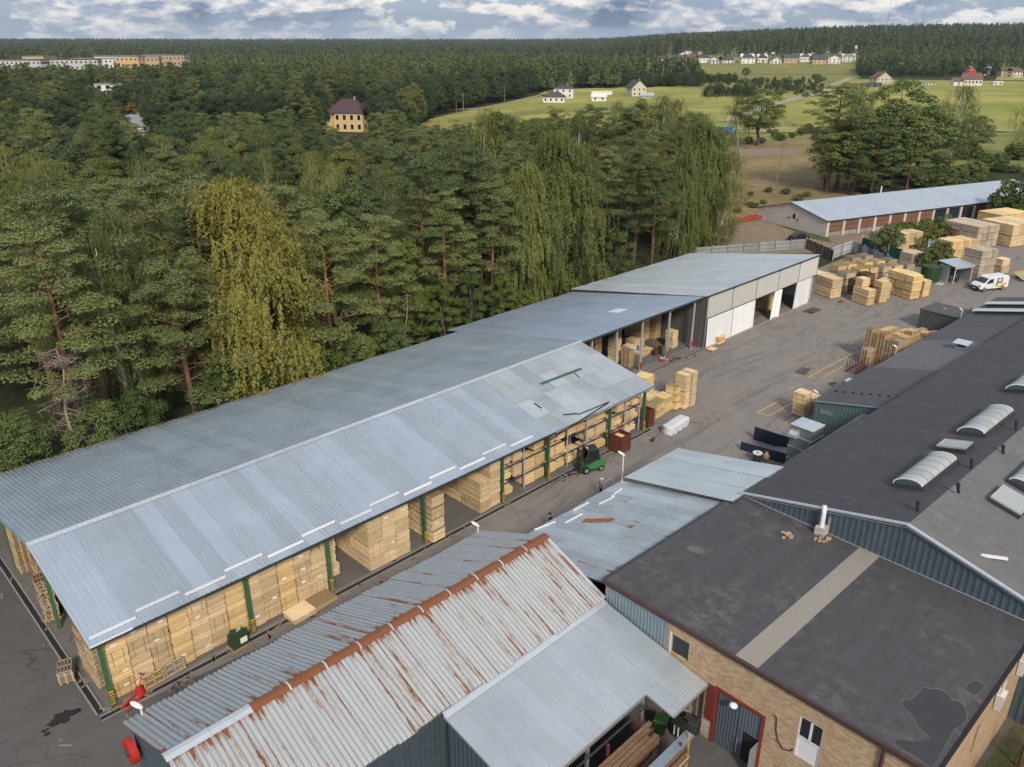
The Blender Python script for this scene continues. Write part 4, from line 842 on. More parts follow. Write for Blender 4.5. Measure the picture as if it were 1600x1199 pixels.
def birch(seed, H=17., W=3.6, base=.18, ncl=80, strands=10, leaf=None, droop=2.6, ls=.105):
    rg = np.random.default_rng(seed); P = lambda z: np.array([.5*math.sin(z/H*2.5+seed), .4*math.sin(z/H*3+2*seed), z])
    zs = np.linspace(-.2, H*.92, 9); pts = [P(z) for z in zs]; rad = [.20*(1-max(z, 0)/H)**.8+.02 for z in zs]; limbs = []; C = []; Nn = []; AL = []
    for i in range(ncl):
        f = base+(1-base)*((i+.5)/ncl)**.85; u = (f-base)/(1-base); a = rg.uniform(0, 6.28)
        L = W*(math.sin(math.pi*min(1, .22+u*.78))**.75)*rg.uniform(.25, 1.1); z0 = H*max(.12, f-.18)
        d = np.array([math.cos(a), math.sin(a), 0]); p0 = P(z0); p1 = np.array([*(P(H*f)[:2]+d[:2]*L), H*f+rg.uniform(-.3, .5)])
        if i % 4 == 0: limbs.append((p0, p1, .05*(1-u)+.015, .01))
        for s in range(strands):
            o = p1+rg.normal(size=3)*[.5, .5, .35]; ln = droop*rg.uniform(.25, 1.)*(.6+.6*(1-u)); n = int(9+ln*12)
            t = rg.uniform(0, 1, n); sway = rg.normal(size=2)*.18
            q = np.stack([o[0]+sway[0]*t+d[0]*.3*np.sqrt(t), o[1]+sway[1]*t+d[1]*.3*np.sqrt(t), o[2]-ln*t], 1)+rg.normal(size=(n, 3))*.055
            C.append(q); Nn.append(np.tile(d*.8+[0, 0, .45], (n, 1))+rg.normal(size=(n, 3))*.5); AL.append(np.tile([0, 0, -1.], (n, 1)))
    C = np.concatenate(C); return trunk_mesh('trunk', pts, rad, B_BIRCH, limbs), np_quads('crown', leaves(C, np.concatenate(Nn), ls, .27, rg, np.concatenate(AL)), leaf or BIRCH)
def broad(seed, H=13., W=3.8, base=.2, lobes=46, per=330, leaf=None, ls=.125, bark=None, tall=1.):
    rg = np.random.default_rng(seed); limbs = []; C = []; Nn = []; zc = H*(base+(1-base)*.5); hz = H*(1-base)*.5
    pts = [np.array([.2*math.sin(z), .2*math.cos(z*.7), z]) for z in np.linspace(-.2, H*.75, 6)]; rad = [.26*(1-i/6)+.03 for i in range(6)]
    for i in range(lobes):
        y = 1-2*(i+.5)/lobes; r_ = math.sqrt(1-y*y); a = i*2.4+rg.uniform(-.3, .3); k = rg.uniform(.55, .95)
        c = np.array([r_*math.cos(a)*W*k*(1-.25*max(0, y)), r_*math.sin(a)*W*k*(1-.25*max(0, y)), zc+y*hz*k]); rr = rg.uniform(.20, .34)*W
        q = rg.normal(size=(per, 3)); q /= np.linalg.norm(q, axis=1, keepdims=True); q[:, 2] = np.where(q[:, 2] < -.4, -q[:, 2], q[:, 2])
        rad_ = rg.uniform(.55, 1.05, (per, 1))
        C.append(c+q*rad_*[rr, rr, rr*.8*tall]); Nn.append(q+[0, 0, .45]+rg.normal(size=q.shape)*.5)
        if i % 3 == 0: limbs.append((np.array([0, 0, H*base+.3*i/lobes*H]), c, .07, .02))
    return trunk_mesh('trunk', pts, rad, bark or B_GREY, limbs), np_quads('crown', leaves(np.concatenate(C), np.concatenate(Nn), ls, .6, rg), leaf or BROAD)
def dead(seed, H, spread, nb, tw=5):
    rg = np.random.default_rng(seed); pts = [np.array([.3*math.sin(z*.6), .2*math.sin(z*.9), z]) for z in np.linspace(-.2, H, 7)]; rad = [.15*(1-i/7)+.02 for i in range(7)]; L_ = []
    for i in range(nb):
        z = H*rg.uniform(.3, 1.); a = rg.uniform(0, 6.28); L = spread*rg.uniform(.4, 1.)*(1.2-.6*z/H); p0 = np.array([.3*math.sin(z*.6), .2*math.sin(z*.9), z])
        p1 = p0+np.array([math.cos(a)*L, math.sin(a)*L, rg.uniform(-.3, .5)*L]); L_.append((p0, p1, .04, .015))
        for k in range(tw):
            t = rg.uniform(.3, 1); b = p0+(p1-p0)*t; L_.append((b, b+rg.normal(size=3)*L*.28, .016, .006))
    return trunk_mesh('trunk', pts, rad, B_DEAD, L_), None
KINDS = {
 'pine': ('pine_tree', [pine(i, 18, 3.3+.35*(i % 3), .30+.05*(i % 4), 34, 720) for i in range(5)]),
 'pinebush': ('pine_tree', [pine(20+i, 14, 4.2, .16, 40, 720, .11) for i in range(3)]),
 'birch': ('birch_tree', [birch(i, 17, 3.3+.3*(i % 2)) for i in range(4)]),
 'birchy': ('birch_tree', [birch(40, 17, 4.3, .10, 165, 17, BIRCHY, 4.4, .13)]),
 'birchbig': ('birch_tree', [birch(41, 17, 4.4, .08, 160, 16, BIRCHG, 3.4, .13), birch(42, 17, 3.8, .06, 150, 15, BIRCHG, 3.4, .13)]),
 'broad': ('broadleaf_tree', [broad(i, 13, 3.9) for i in range(3)]),
 'decid': ('broadleaf_tree', [broad(70+i, 15, 3.3+.3*i, .12, 52, 360, OLIVE, .115, tall=1.15) for i in range(3)]),
 'farbroad': ('broadleaf_tree', [broad(80+i, 15, 4.6+.5*i, .1, 54, 230, DARKB, .17) for i in range(3)]),
 'broadl': ('broadleaf_tree', [broad(10+i, 9, 2.5, .05, 34, 330, BROADL, .11) for i in range(2)]),
 'shrub': ('shrub', [broad(20+i, 3.2, 1.8, .0, 26, 110, BROADL, .12) for i in range(3)]),
 'darkshrub': ('shrub', [broad(25+i, 3.2, 2.0, .0, 26, 110, BROAD, .13) for i in range(2)]),
 'thick': ('shrub', [broad(60+i, 6, 3.0, .0, 44, 300, BROAD, .10) for i in range(3)]),
 'autumn': ('broadleaf_tree', [broad(30, 11, 3.6, .1, 34, 110, AUT, .24)]),
 'autshrub': ('shrub', [broad(31, 3.2, 1.8, .0, 22, 90, AUT, .13)]),
 'dead': ('dead_tree', [dead(1, 10, 2.8, 46, 9), dead(2, 9, 1.4, 14, 3), dead(3, 11, 1.3, 26, 2)]),
 'brownpine': ('pine_tree', [pine(33, 12, 2.6, .15, 28, 130, .16, DEADL)]),
}
TH = {'farbroad': 15, 'decid': 15, 'thick': 6, 'pine': 18, 'pinebush': 14, 'birch': 17, 'birchy': 17, 'birchbig': 17, 'broad': 13, 'broadl': 9, 'shrub': 3.2, 'darkshrub': 3.2, 'autumn': 11, 'autshrub': 3.2, 'dead': 10, 'brownpine': 12}
NT = random.Random(11); TREES = []
def tree(kind, p, h, label, group=None, var=None, wf=1.):
    nm, vs_ = KINDS[kind]; tr, cr = vs_[var if var is not None else NT.randrange(len(vs_))]; s = h/TH[kind]
    t = bpy.data.objects.new(nm, None); col.objects.link(t); t.location = (p[0], p[1], p[2] if len(p) > 2 else 0); t.rotation_euler = (0, 0, NT.uniform(0, 6.28)); sx = s*wf*NT.uniform(.92, 1.1); t.scale = (sx, sx, s); t.empty_display_size = .3
    cat = 'shrub' if nm == 'shrub' else 'tree'; tag(t, label, cat, group)
    for n_, me in (('trunk', tr), ('crown', cr)):
        if me is not None: o = bpy.data.objects.new(n_, me); col.objects.link(o); o.parent = t
    TREES.append((p[0], p[1], h)); return t
def tfar(kind, px, ptop, Y, label, group=None, var=None, wf=1.):   # base hidden: crown top seen at (px, ptop), standing on line Y
    q = atY(px, ptop, Y); return tree(kind, (q.x, Y), max(2., q.z), label, group, var, wf)
def tbase(kind, px, pb, ptop, label, group=None, var=None, wf=1.):  # foot seen at (px, pb)
    q = gp(px, pb); return tree(kind, (q.x, q.y), max(1., topz(q, ptop)), label, group, var, wf)
# ---- trees along the back of the sheds
F1 = 'pines along the back of the long shed'
tfar('birchy', 368, 286, 74.5, 'big weeping birch with yellowing leaves behind the middle of the long shed', wf=1.3)
tfar('birchbig', 880, 210, 77, 'tall weeping green birch behind the open blue-roofed shed', var=0, wf=1.25)
tfar('birchbig', 822, 262, 76, 'weeping green birch just left of the tall birch behind the blue roof', var=1, wf=1.2)
tfar('birchbig', 1108, 188, 80, 'weeping birch at the right end of the forest behind the curtain-fronted shed', var=0, wf=1.1)
tfar('birch', 1142, 232, 77, 'slim yellow-green birch at the far right end of the forest edge', wf=1.15)
tfar('birchbig', 1070, 232, 77.5, 'dark weeping birch left of the last birches at the forest end', var=1, wf=.9)
tfar('pine', 50, 372, 71.5, 'tall bare-trunked pine at the left photo edge behind the long shed', var=1, wf=1.25)
tfar('pinebush', 270, 425, 71.2, 'broad low-crowned pine with orange trunk leaning over the long shed roof', var=0, wf=1.15)
tfar('pine', 100, 305, 79, 'pine with dense layered crown behind the left edge pine', var=0, wf=1.3)
tfar('birch', 150, 362, 75, 'small yellowish birch between two left-hand pines', wf=.8)
tfar('birch', 178, 335, 79, 'pale birch rising behind the small yellowish birch')
tfar('pine', 235, 285, 83, 'pine left of the big yellow weeping birch, crown in shade', var=2, wf=1.3)
tfar('pinebush', 500, 352, 73.5, 'dense bushy pine right of the big yellow weeping birch', var=1, wf=1.05)
tfar('pinebush', 592, 350, 75, 'bushy pine with broken top branches left of the bare dead tree', var=2)
tfar('broad', 535, 272, 82, 'dark round-crowned oak between bushy pines behind the shed', var=0, wf=.8)
tfar('broadl', 628, 372, 77, 'light green leafy tree behind the bare dead tree', var=0)
for px, pt, lab in ((655, 455, 'fourth from the blue roof'), (690, 438, 'third from the blue roof'), (735, 425, 'second from the blue roof'), (782, 428, 'nearest the blue roof')):
    tfar('broadl', px, pt, 71.8, 'rounded light green leafy tree hugging the shed eave, '+lab, 'leafy trees hugging the shed eave', wf=1.05)
tfar('shrub', 500, 545, 70.8, 'yellow-green shrub peeping over the rear eave of the long shed'); tfar('shrub', 815, 450, 71.5, 'green shrub at the rear corner of the blue roof'); tfar('broadl', 965, 360, 73, 'bushy yellow-green tree below the pines behind the blue roof', wf=1.1)
tfar('dead', 632, 448, 70.8, 'twisted bare dead tree standing over the shed eave', var=1); tfar('dead', 84, 545, 69.6, 'leafless grey dead tree with spreading twigs at lower left of forest', var=0, wf=1.0)
for px, pt, Y in ((655, 255, 79), (702, 238, 83), (748, 240, 79), (690, 300, 76), (765, 290, 76.5), (1000, 232, 79), (1028, 262, 75.5), (955, 240, 82), (440, 300, 80), (300, 330, 78), (20, 330, 83), (920, 250, 83), (565, 330, 79)):
    tfar('pine', px, pt, Y, 'tall dark pine in the front rows behind the sheds', F1, wf=1.2)
for px, pt, Y in ((15, 650, 70.5), (130, 625, 70), (205, 610, 70.5), (330, 575, 70.5), (380, 545, 71), (430, 545, 70.6), (555, 520, 71), (605, 500, 71.2), (460, 530, 71.5)):
    tfar('thick', px, pt, Y, 'low dark shrub in the undergrowth behind the long shed', 'undergrowth shrubs behind the long shed', wf=1.0)
for k_, px, pt, w_ in (('birch', 968, 158, 1.3), ('decid', 1002, 152, 1.1), ('birch', 1036, 150, 1.3), ('birch', 1062, 155, 1.2), ('decid', 1088, 168, 1.1), ('pine', 868, 176, 1.3), ('decid', 838, 180, 1.2), ('birch', 902, 172, 1.3), ('pine', 932, 172, 1.4), ('decid', 778, 168, 1.2), ('birch', 758, 172, 1.2), ('pine', 985, 172, 1.4), ('pine', 1020, 170, 1.4)):
    tfar(k_, px, pt, 118+NT.uniform(-8, 12), {'birch': 'birch crown rising at the far rim of the forest before the meadow', 'decid': 'leafy crown rising at the far rim of the forest before the meadow', 'pine': 'pine crown rising at the far rim of the forest before the meadow'}[k_], 'crowns at the far forest rim', wf=w_)
# ---- how high the photo lets crowns reach, so that the houses and fields behind stay in view
def skyline(px, d):
    if d < 296:
        if px < 190: return 186
        if px < 262: return 199
        if px < 490: return 186
        if px < 595: return 204
        if px < 648: return 184
        if px < 745: return 193
        return 172 if px < 790 else (184 if px < 970 else 172)
    if d < 515:
        if 118 < px < 200: return 150 if 158 < px < 188 else 130
        if px < 290: return 116
        if px < 640: return 108
        return 104
    if d < 830 and px < 292: return 106 if (int(px*7.3)+int(d)) % 6 else 92
    return 0
# ---- the forest itself
def infr(px, py, m=70): return -m < px < 1600+m and py < 1260
rgf = random.Random(77); pts = [(a, b) for a, b, _ in TREES]; cnt = 0
LB = {'decid': 'olive green leafy tree in the dense forest behind the sheds', 'pine': 'tall green pine in the dense forest behind the sheds', 'birch': 'yellow-green birch in the dense forest behind the sheds', 'broad': 'dark round-crowned tree in the dense forest behind the sheds', 'pinebush': 'bushy low-crowned pine in the dense forest behind the sheds'}
for tries in range(30000):
    x, y = rgf.uniform(-20, 235), rgf.uniform(77, 215)
    px, py = pix((x, y, 0))
    if not (-60 < px < 1112) or math.hypot(x, y) > 262: continue
    if px > 1060 and y > 112: continue
    if px < 640 and y > 192: continue
    dmin = 5.6+.010*y
    if any((x-a)**2+(y-b)**2 < dmin*dmin for a, b in pts): continue
    d = math.hypot(x, y)
    u = rgf.random()
    if px < 560 and d > 118: kind = 'birch' if u < .38 else ('decid' if u < .74 else ('pine' if u < .90 else 'broad'))
    elif px > 800: kind = 'pine' if u < .45 else ('birch' if u < .68 else 'decid')
    else: kind = 'pine' if u < .55 else ('birch' if u < .66 else ('decid' if u < .80 else ('pinebush' if u < .91 else 'broad')))
    h = {'pine': rgf.uniform(14.5, 19), 'birch': rgf.uniform(13, 18), 'decid': rgf.uniform(12, 17), 'broad': rgf.uniform(11, 15), 'pinebush': rgf.uniform(10, 15)}[kind]
    hm = topz((x, y), skyline(px, d)); h = min(h, hm*rgf.uniform(.82, 1.))
    if h < 6: continue
    tree(kind, (x, y), h, LB[kind], 'forest trees behind the sheds', wf=rgf.uniform(1.05, 1.35)); pts.append((x, y)); cnt += 1
    if cnt > 400: break
# ---- scattered trees on the right
RG = 'mixed trees behind the row of garages'
for k, px, pb, pt, lab in (('pine', 1290, 300, 138, 'tall dark pine at left of the tree clump behind the garages'), ('birch', 1318, 295, 132, 'tall leafy birch behind the first pine of the right clump'),
    ('broad', 1392, 292, 128, 'big round leafy tree in the middle of the right clump'), ('broad', 1360, 300, 175, 'rounded leafy tree in front of the big one in the right clump'), ('pinebush', 1360, 305, 205, 'young dark pine at the foot of the right tree clump'),
    ('pinebush', 1330, 306, 232, 'small dark pine next to the brown dead conifer'), ('pine', 1415, 300, 185, 'dark pine right of the big leafy tree'), ('birch', 1478, 262, 132, 'slim white-trunked birch right of the tree clump'),
    ('broad', 1305, 300, 190, 'mid-height leafy tree at the left foot of the right clump'), ('broad', 1430, 285, 160, 'tall leafy tree between the big round tree and the birch'), ('broad', 1340, 290, 165, 'leafy tree between the first birch and the big round tree'), ('broad', 1512, 250, 176, 'small dark round tree beside the white-trunked birch'), ('birch', 1596, 245, 140, 'birch at the right photo edge above the garages'), ('birch', 1152, 228, 148, 'left of two tall trees beside the blue container'),
    ('broad', 1182, 228, 140, 'right of two tall trees beside the blue container'), ('brownpine', 1287, 292, 232, 'brown dying conifer in the right tree clump'), ('broad', 1165, 122, 105, 'lone dark round tree in the far meadow')):
    tbase(k, px, pb, pt, lab, wf={'broad': 1.5, 'pine': 1.7, 'pinebush': 1.35, 'birch': 1.4}.get(k, 1.))
tbase('dead', 1214, 293, 224, 'scorched bare snag standing in dry grass', var=2); tbase('dead', 1188, 288, 252, 'thin bare sapling left of the scorched snag', var=2, wf=.5)
for i, (px, pb, pt, k) in enumerate(((1385, 395, 352, 'darkshrub'), (1405, 385, 345, 'shrub'), (1440, 380, 340, 'shrub'), (1470, 375, 338, 'darkshrub'), (1425, 392, 365, 'shrub'), (1466, 412, 378, 'shrub'), (1450, 418, 388, 'shrub'), (1478, 418, 395, 'darkshrub'), (1583, 350, 282, 'shrub'), (1590, 352, 300, 'shrub'), (1570, 345, 308, 'darkshrub'))):
    tbase(k, px, pb, pt, 'leafy yard bush between lumber stacks and garages, %s from the left' % ORD[i+1], 'bushes by the yard fence', wf=1.1)
tbase('autshrub', 1487, 380, 355, 'reddish bush beside the blue fence panels')
gb = random.Random(9)
for i in range(46):
    px, pb = gb.uniform(1340, 1620), gb.uniform(240, 300)
    if px < 1430 and pb < 262: continue
    tbase('darkshrub' if gb.random() < .6 else 'shrub', px, pb, pb-gb.uniform(12, 26), 'low green bush in the thicket behind the garages', 'thicket bushes behind the garages', wf=1.6)
for i in range(26):
    px, pb = gb.uniform(1115, 1330), gb.uniform(206, 228)
    tbase(gb.choice(['darkshrub', 'shrub', 'thick', 'shrub']), px, pb, pb-gb.uniform(6, 14), 'low bush along the lane beyond the dry field', 'bushes along the lane', wf=1.5)
for i in range(14):
    px, pb = gb.uniform(1150, 1300), gb.uniform(300, 335)
    if px > 1195 and pb > 316: continue
    tbase('darkshrub', px, pb, pb-gb.uniform(5, 11), 'low scrub bush at the edge of the dry field', 'scrub on the dry field', wf=1.5)
for i in range(40):
    px, pb = gb.uniform(1085, 1290), gb.uniform(124, 152)
    if abs(px-1230)+(pb-124)*3 > 150 and gb.random() < .5: continue
    tbase(gb.choice(['broad', 'darkshrub', 'darkshrub', 'shrub', 'darkshrub', 'shrub']), px, pb, pb-gb.uniform(5, 13), 'bush or small tree in the rough meadow', 'bushes in the rough meadow', wf=1.6)
# ---- trees beyond the forest one can still tell apart
mg = random.Random(3); MP = []
def openland(px, py): return inpoly(px, py, OPEN)
OPEN = [(655, 212), (668, 182), (740, 168), (830, 150), (1000, 136), (1090, 131), (1090, 108), (1180, 100), (1330, 99), (1345, 121), (1700, 122), (1700, 600), (1100, 600), (1100, 245), (655, 245)]
def inpoly(x, y, P):
    c = False; n = len(P)
    for i in range(n):
        (x0, y0), (x1, y1) = P[i], P[(i+1) % n]
        if (y0 > y) != (y1 > y) and x < (x1-x0)*(y-y0)/(y1-y0)+x0: c = not c
    return c
HOUSE_PX = [(545, 205, 75), (215, 212, 40), (872, 160, 50), (930, 155, 60), (993, 150, 45)]
for tries in range(9000):
    px, py = mg.uniform(-30, 1110), mg.uniform(130, 222); p = gp(px, py)
    if openland(px, py) or any(abs(px-a) < c*.62 and -4 < py-b < 28 or abs(px-a) < c*.5 and -16 < py-b <= 0 for a, b, c in HOUSE_PX): continue
    if any((p.x-a)**2+(p.y-b)**2 < (8.5+.008*p.length)**2 for a, b in MP): continue
    if p.length < 205: continue
    k = mg.choice(['farbroad', 'farbroad', 'farbroad', 'farbroad', 'pine', 'decid']); h = mg.uniform(13, 19)
    if px > 640: continue
    hm = topz(p, skyline(px, p.length)); h = min(h, hm*mg.uniform(.8, 1.))
    if h < 6: continue
    MP.append((p.x, p.y)); tree(k, (p.x, p.y), h, {'farbroad': 'dark round tree beyond the near forest', 'pine': 'dark pine beyond the near forest', 'birch': 'pale birch beyond the near forest', 'decid': 'olive leafy tree beyond the near forest'}[k], 'trees beyond the near forest', wf=1.3)
    if len(MP) > 270: break
tbase('autumn', 208, 200, 160, 'orange autumn tree beside a grey roof beyond the forest', wf=1.2)
# ---- far woods: one mass, instanced low trees
protos = bpy.data.collections.new('far_wood_trees')
def lowtree(seed, H, W, n, m, con):
    rg = np.random.default_rng(seed); q = rg.normal(size=(n, 3)); q /= np.linalg.norm(q, axis=1, keepdims=True); z = np.abs(q[:, 2])
    prof = (1-.75*z) if con else np.sqrt(np.clip(1-z*z*.9, 0, 1)); rr = rg.uniform(.55, 1.05, n)
    C = np.stack([q[:, 0]*W*prof*rr, q[:, 1]*W*prof*rr, H*(.22+.78*z*rr)], 1); return np_quads('far_crown', leaves(C, q+[0, 0, .5]+rg.normal(size=q.shape)*.35, .85, .7, rg), m)
for i in range(6):
    o = bpy.data.objects.new('far_tree', lowtree(i, 15+1.5*(i % 3), 3.2 if i % 2 else 4.2, 190, DARKF if i < 4 else (BROAD if i == 4 else BIRCH), i % 2)); protos.objects.link(o)
for i, (kk, vv) in enumerate((('farbroad', 0), ('farbroad', 1), ('farbroad', 2), ('pine', 0), ('farbroad', 1), ('decid', 1))):
    o = bpy.data.objects.new('far_tree_near', KINDS[kk][1][vv][1]); protos.objects.link(o)
fp = []; fs_ = []; fi = []; fg = random.Random(21)
BLK = [(-10, 300, 118, 128)]
def addp(p, s, i): fp.append((p.x, p.y, terr(p.x, p.y)-.3)); fs_.append(s); fi.append(i)
def skip(px, py): return openland(px, py)
for _ in range(26000):
    px = fg.uniform(-80, 1680); d = math.sqrt(fg.uniform(175**2, 1300**2)); a = math.atan((px-800)*CP/FPX); p = (HD*math.cos(a)+RT*math.sin(a))*d
    x_, y_ = pix(p)
    if x_ > 1100 and y_ > 118: continue
    if any(abs(x_-a) < c*.62 and -16 < y_-b < 30 for a, b, c in HOUSE_PX): continue
    if d < 400 and any((p.x-a)**2+(p.y-b)**2 < 30 for a, b in MP): continue
    if skip(x_, y_): continue
    if 905 < x_ < 1100 and 96 < y_ < 110: continue      # clearings by the far estate
    if 1020 < x_ < 1345 and 92 < y_ < 112: continue
    if x_ < 300 and 110 < y_ < 131: continue
    if d < 296 and x_ > 640: continue
    if 1020 < x_ < 1100 and 92 < y_ < 118: continue
    s_ = min(fg.uniform(.8, 1.25), (topz(p, skyline(x_, d))/17.5) if skyline(x_, d) else 9)
    if s_ < .3: continue
    if d < 620: addp(p, s_*1.05, fg.choice([6, 6, 7, 8, 9, 10, 11])); continue
    addp(p, s_, fg.choice([0, 1, 2, 3, 0, 2, 4, 4, 4, 5]))
for _ in range(20000):
    px = fg.uniform(-80, 1680); d = fg.uniform(1250**.5, 6200**.5)**2; a = math.atan((px-800)*CP/FPX); p = (HD*math.cos(a)+RT*math.sin(a))*d
    addp(p, fg.uniform(.95, 1.35)*(1+.12*(d/1500)), fg.choice([0, 1, 2, 3, 1, 3]))
for _ in range(1500):       # wooded strip and gardens on the right
    px, py = fg.choice([(fg.uniform(905, 1095), fg.uniform(118, 137)), (fg.uniform(1340, 1640), fg.uniform(102, 121)), (fg.uniform(1375, 1640), fg.uniform(94, 110))])
    if inpoly(px, py, [(1555, 113), (1640, 113), (1640, 128), (1555, 128)]): continue
    addp(gp(px, py), fg.uniform(.4, .85), fg.choice([6, 6, 7, 8, 6]))
for _ in range(420):       # thickets and hedgerows across the far meadow
    px, py = fg.choice([(fg.gauss(1215, 38), fg.gauss(137, 5)), (fg.uniform(1095, 1150), fg.gauss(128, 2)), (fg.uniform(1345, 1480), fg.gauss(117, 2)), (fg.uniform(1480, 1640), fg.gauss(112, 3)), (fg.uniform(1100, 1180), fg.gauss(150, 2))])
    if 1285 < px < 1340 and py > 118: continue
    addp(gp(px, py), fg.uniform(.18, .5), fg.choice([6, 7, 8, 11]))
for _ in range(260):       # gardens of the estate
    px, py = fg.uniform(1020, 1345), fg.uniform(98.5, 109.5); addp(gp(px, py), fg.uniform(.14, .38), fg.choice([0, 2, 4, 4, 6, 7]))
me = bpy.data.meshes.new('far_woods'); me.from_pydata(fp, [], [])
for nm, typ, val in (('tsize', 'FLOAT', fs_), ('tkind', 'INT', fi), ('trot', 'FLOAT', [fg.uniform(0, 6.28) for _ in fp])):
    at_ = me.attributes.new(nm, typ, 'POINT'); at_.data.foreach_set('value', val)
fo = bpy.data.objects.new('far_woods', me); col.objects.link(fo); stuff(fo); fo['label'] = 'dark unbroken woods stretching to the horizon'; fo['category'] = 'woods'
ng = bpy.data.node_groups.new('scatter_far_woods', 'GeometryNodeTree'); ng.interface.new_socket('Geometry', in_out='INPUT', socket_type='NodeSocketGeometry'); ng.interface.new_socket('Geometry', in_out='OUTPUT', socket_type='NodeSocketGeometry')
gn = lambda t: ng.nodes.new(t); gi, go = gn('NodeGroupInput'), gn('NodeGroupOutput'); ci = gn('GeometryNodeCollectionInfo'); ci.inputs[0].default_value = protos; ci.inputs['Separate Children'].default_value = True; ci.inputs['Reset Children'].default_value = True
io = gn('GeometryNodeInstanceOnPoints'); io.inputs['Pick Instance'].default_value = True
def nattr(n_, t):
    q = gn('GeometryNodeInputNamedAttribute'); q.data_type = t; q.inputs[0].default_value = n_; return q.outputs[0]
cb = gn('ShaderNodeCombineXYZ'); L_ = ng.links.new; L_(gi.outputs[0], io.inputs['Points']); L_(ci.outputs[0], io.inputs['Instance']); L_(nattr('tkind', 'INT'), io.inputs['Instance Index'])
L_(nattr('trot', 'FLOAT'), cb.inputs[2]); L_(cb.outputs[0], io.inputs['Rotation']); L_(nattr('tsize', 'FLOAT'), io.inputs['Scale']); L_(io.outputs[0], go.inputs[0])
fo.modifiers.new('scatter', 'NODES').node_group = ng
# ================================================================== timber packs
PM = {}
def pack_mesh(w_, d, h, m, v):
    k = (round(w_, 2), round(d, 2), round(h, 2), m.name, v)
    if k in PM: return PM[k]
    rg = random.Random(hash((k[0], k[1], k[2], v)) & 0xffff); n = max(3, round(h/.105)); mb = MB(); lh = h/n
    for i in range(n):
        a, b, c, e = [rg.uniform(-.02, .03) for _ in range(4)]
        if rg.random() < .12: a += .04
        if rg.random() < .12: e -= .03
        mb.box(-w_/2-a+.015, w_/2+b-.015, -d/2-c+.015, d/2+e-.015, i*lh, (i+1)*lh-.018)
    PM[k] = mb.mesh('lumber_pack', m); return PM[k]
BE = {}
def bearer_mesh(w_, d):
    k = (round(w_, 2), round(d, 2))
    if k not in BE:
        mb = MB()
        for q in (-.38, 0, .38): mb.box(-w_/2+.02, w_/2-.02, q*d-.05, q*d+.05, -.09, -.004)
        BE[k] = mb.mesh('bearer', PAL)
    return BE[k]
ST = {}
def strap_mesh(w_, d, h):
    k = (round(w_, 2), round(d, 2), round(h, 2))
    if k not in ST:
        mb = MB(); e = .012
        for q in (-.27, .27):
            x = q*w_
            mb.box(x-.008, x+.008, -d/2-e, -d/2-.002, 0, h+e).box(x-.008, x+.008, -d/2-.002, d/2+.002, h+.002, h+e)
            y = q*d; mb.box(-w_/2-e, -w_/2-.002, y-.008, y+.008, 0, h+e*.6)
        ST[k] = mb.mesh('strap', DARKST)
    return ST[k]
TAGM = MB().box(-.15, .15, -.01, 0, -.07, .07).mesh('paper_label', PAPER)
PR = random.Random(99); NP = [0]
def pack(x, y, z, w_, d, h, label, group=None, m=None, rz=0., tagp=.3, strap=True, jit=.02, kind='lumber_pack'):
    """one bundle of boards; (x, y) is the footprint centre"""
    m = m or WOOD; o = bpy.data.objects.new(kind, pack_mesh(w_, d, h-.1, m, PR.randrange(4))); col.objects.link(o)
    o.location = (x+PR.uniform(-jit, jit), y+PR.uniform(-jit, jit)*1.6, z+.095); o.rotation_euler = (0, 0, rz+PR.uniform(-jit, jit)*.5); tag(o, label, kind.replace('_', ' '), group)
    c = bpy.data.objects.new('bearer', bearer_mesh(w_, d)); col.objects.link(c); c.parent = o
    if strap and PR.random() < .22: c = bpy.data.objects.new('strap', strap_mesh(w_, d, h-.1)); col.objects.link(c); c.parent = o
    if PR.random() < tagp: c = bpy.data.objects.new('paper_label', TAGM); col.objects.link(c); c.parent = o; c.location = (PR.uniform(-.25, .25)*w_, -d/2-.012, (h-.1)*PR.uniform(.45, .85))
    NP[0] += 1; return o
TIER = {1: ['single'], 2: ['bottom', 'top'], 3: ['bottom', 'middle', 'top'], 4: ['bottom', 'second', 'third', 'top'], 5: ['bottom', 'second', 'third', 'fourth', 'top']}
def stack(x, y, w_, d, n, h, where, group=None, m=None, rz=0., tagp=.3, jit=.02, z=0.):
    for t in range(n): pack(x, y, z+t*h, w_, d, h, ('%s lumber pack, %s' % (TIER[n][t], where)), group, m, rz, tagp, jit=jit)
G1 = 'stacked packs along the front of the long shed'
x = 8.75
for c in range(12):
    wv = 1.12+.03*math.sin(c*2.1); nt_ = 3 if c == 11 else 4
    stack(x+wv/2, 41.45+.06*math.sin(c*1.7), wv, 2.4, nt_, 1.03, '%s column from the near shed corner' % ORD[c+1], G1, WOOD if c % 3 else WOODY, tagp=.45); x += 1.16
stack(23.55, 42.4, 1.15, 2.2, 3, 1.0, 'uneven column just past the third green post', G1, tagp=.1, jit=.06)
for r_ in range(4):
    for c in range(3):
        nt_ = 4 if (c, r_) != (0, 3) else 3
        if c and r_: continue
        stack(26.4+1.17*c, 41.1+2.42*r_, 1.13, 2.35, nt_, 1.0, '%s column, %s row of the three-wide block' % (ORD[c+1], ORD[r_+1]), 'three-wide block of packs in the shed', tagp=.4 if r_ == 0 else 0)
for r_ in range(3): stack(31.72, 40.75+2.4*r_, 1.15, 2.3, 4, .97, 'narrow row past the fourth green post, %s from front' % ORD[r_+1], 'narrow row of packs', tagp=.2)
stack(32.75, 42.6, .8, 2.3, 4, 1.05, 'slim column right of the narrow row', 'narrow row of packs')
for r_ in range(3): stack(36.8, 41.2+2.4*r_, 1.0, 2.3, 3 if r_ == 0 else 4, .93, 'left row before the racks, %s from front' % ORD[r_+1], 'rows of packs before the racks', tagp=.1)
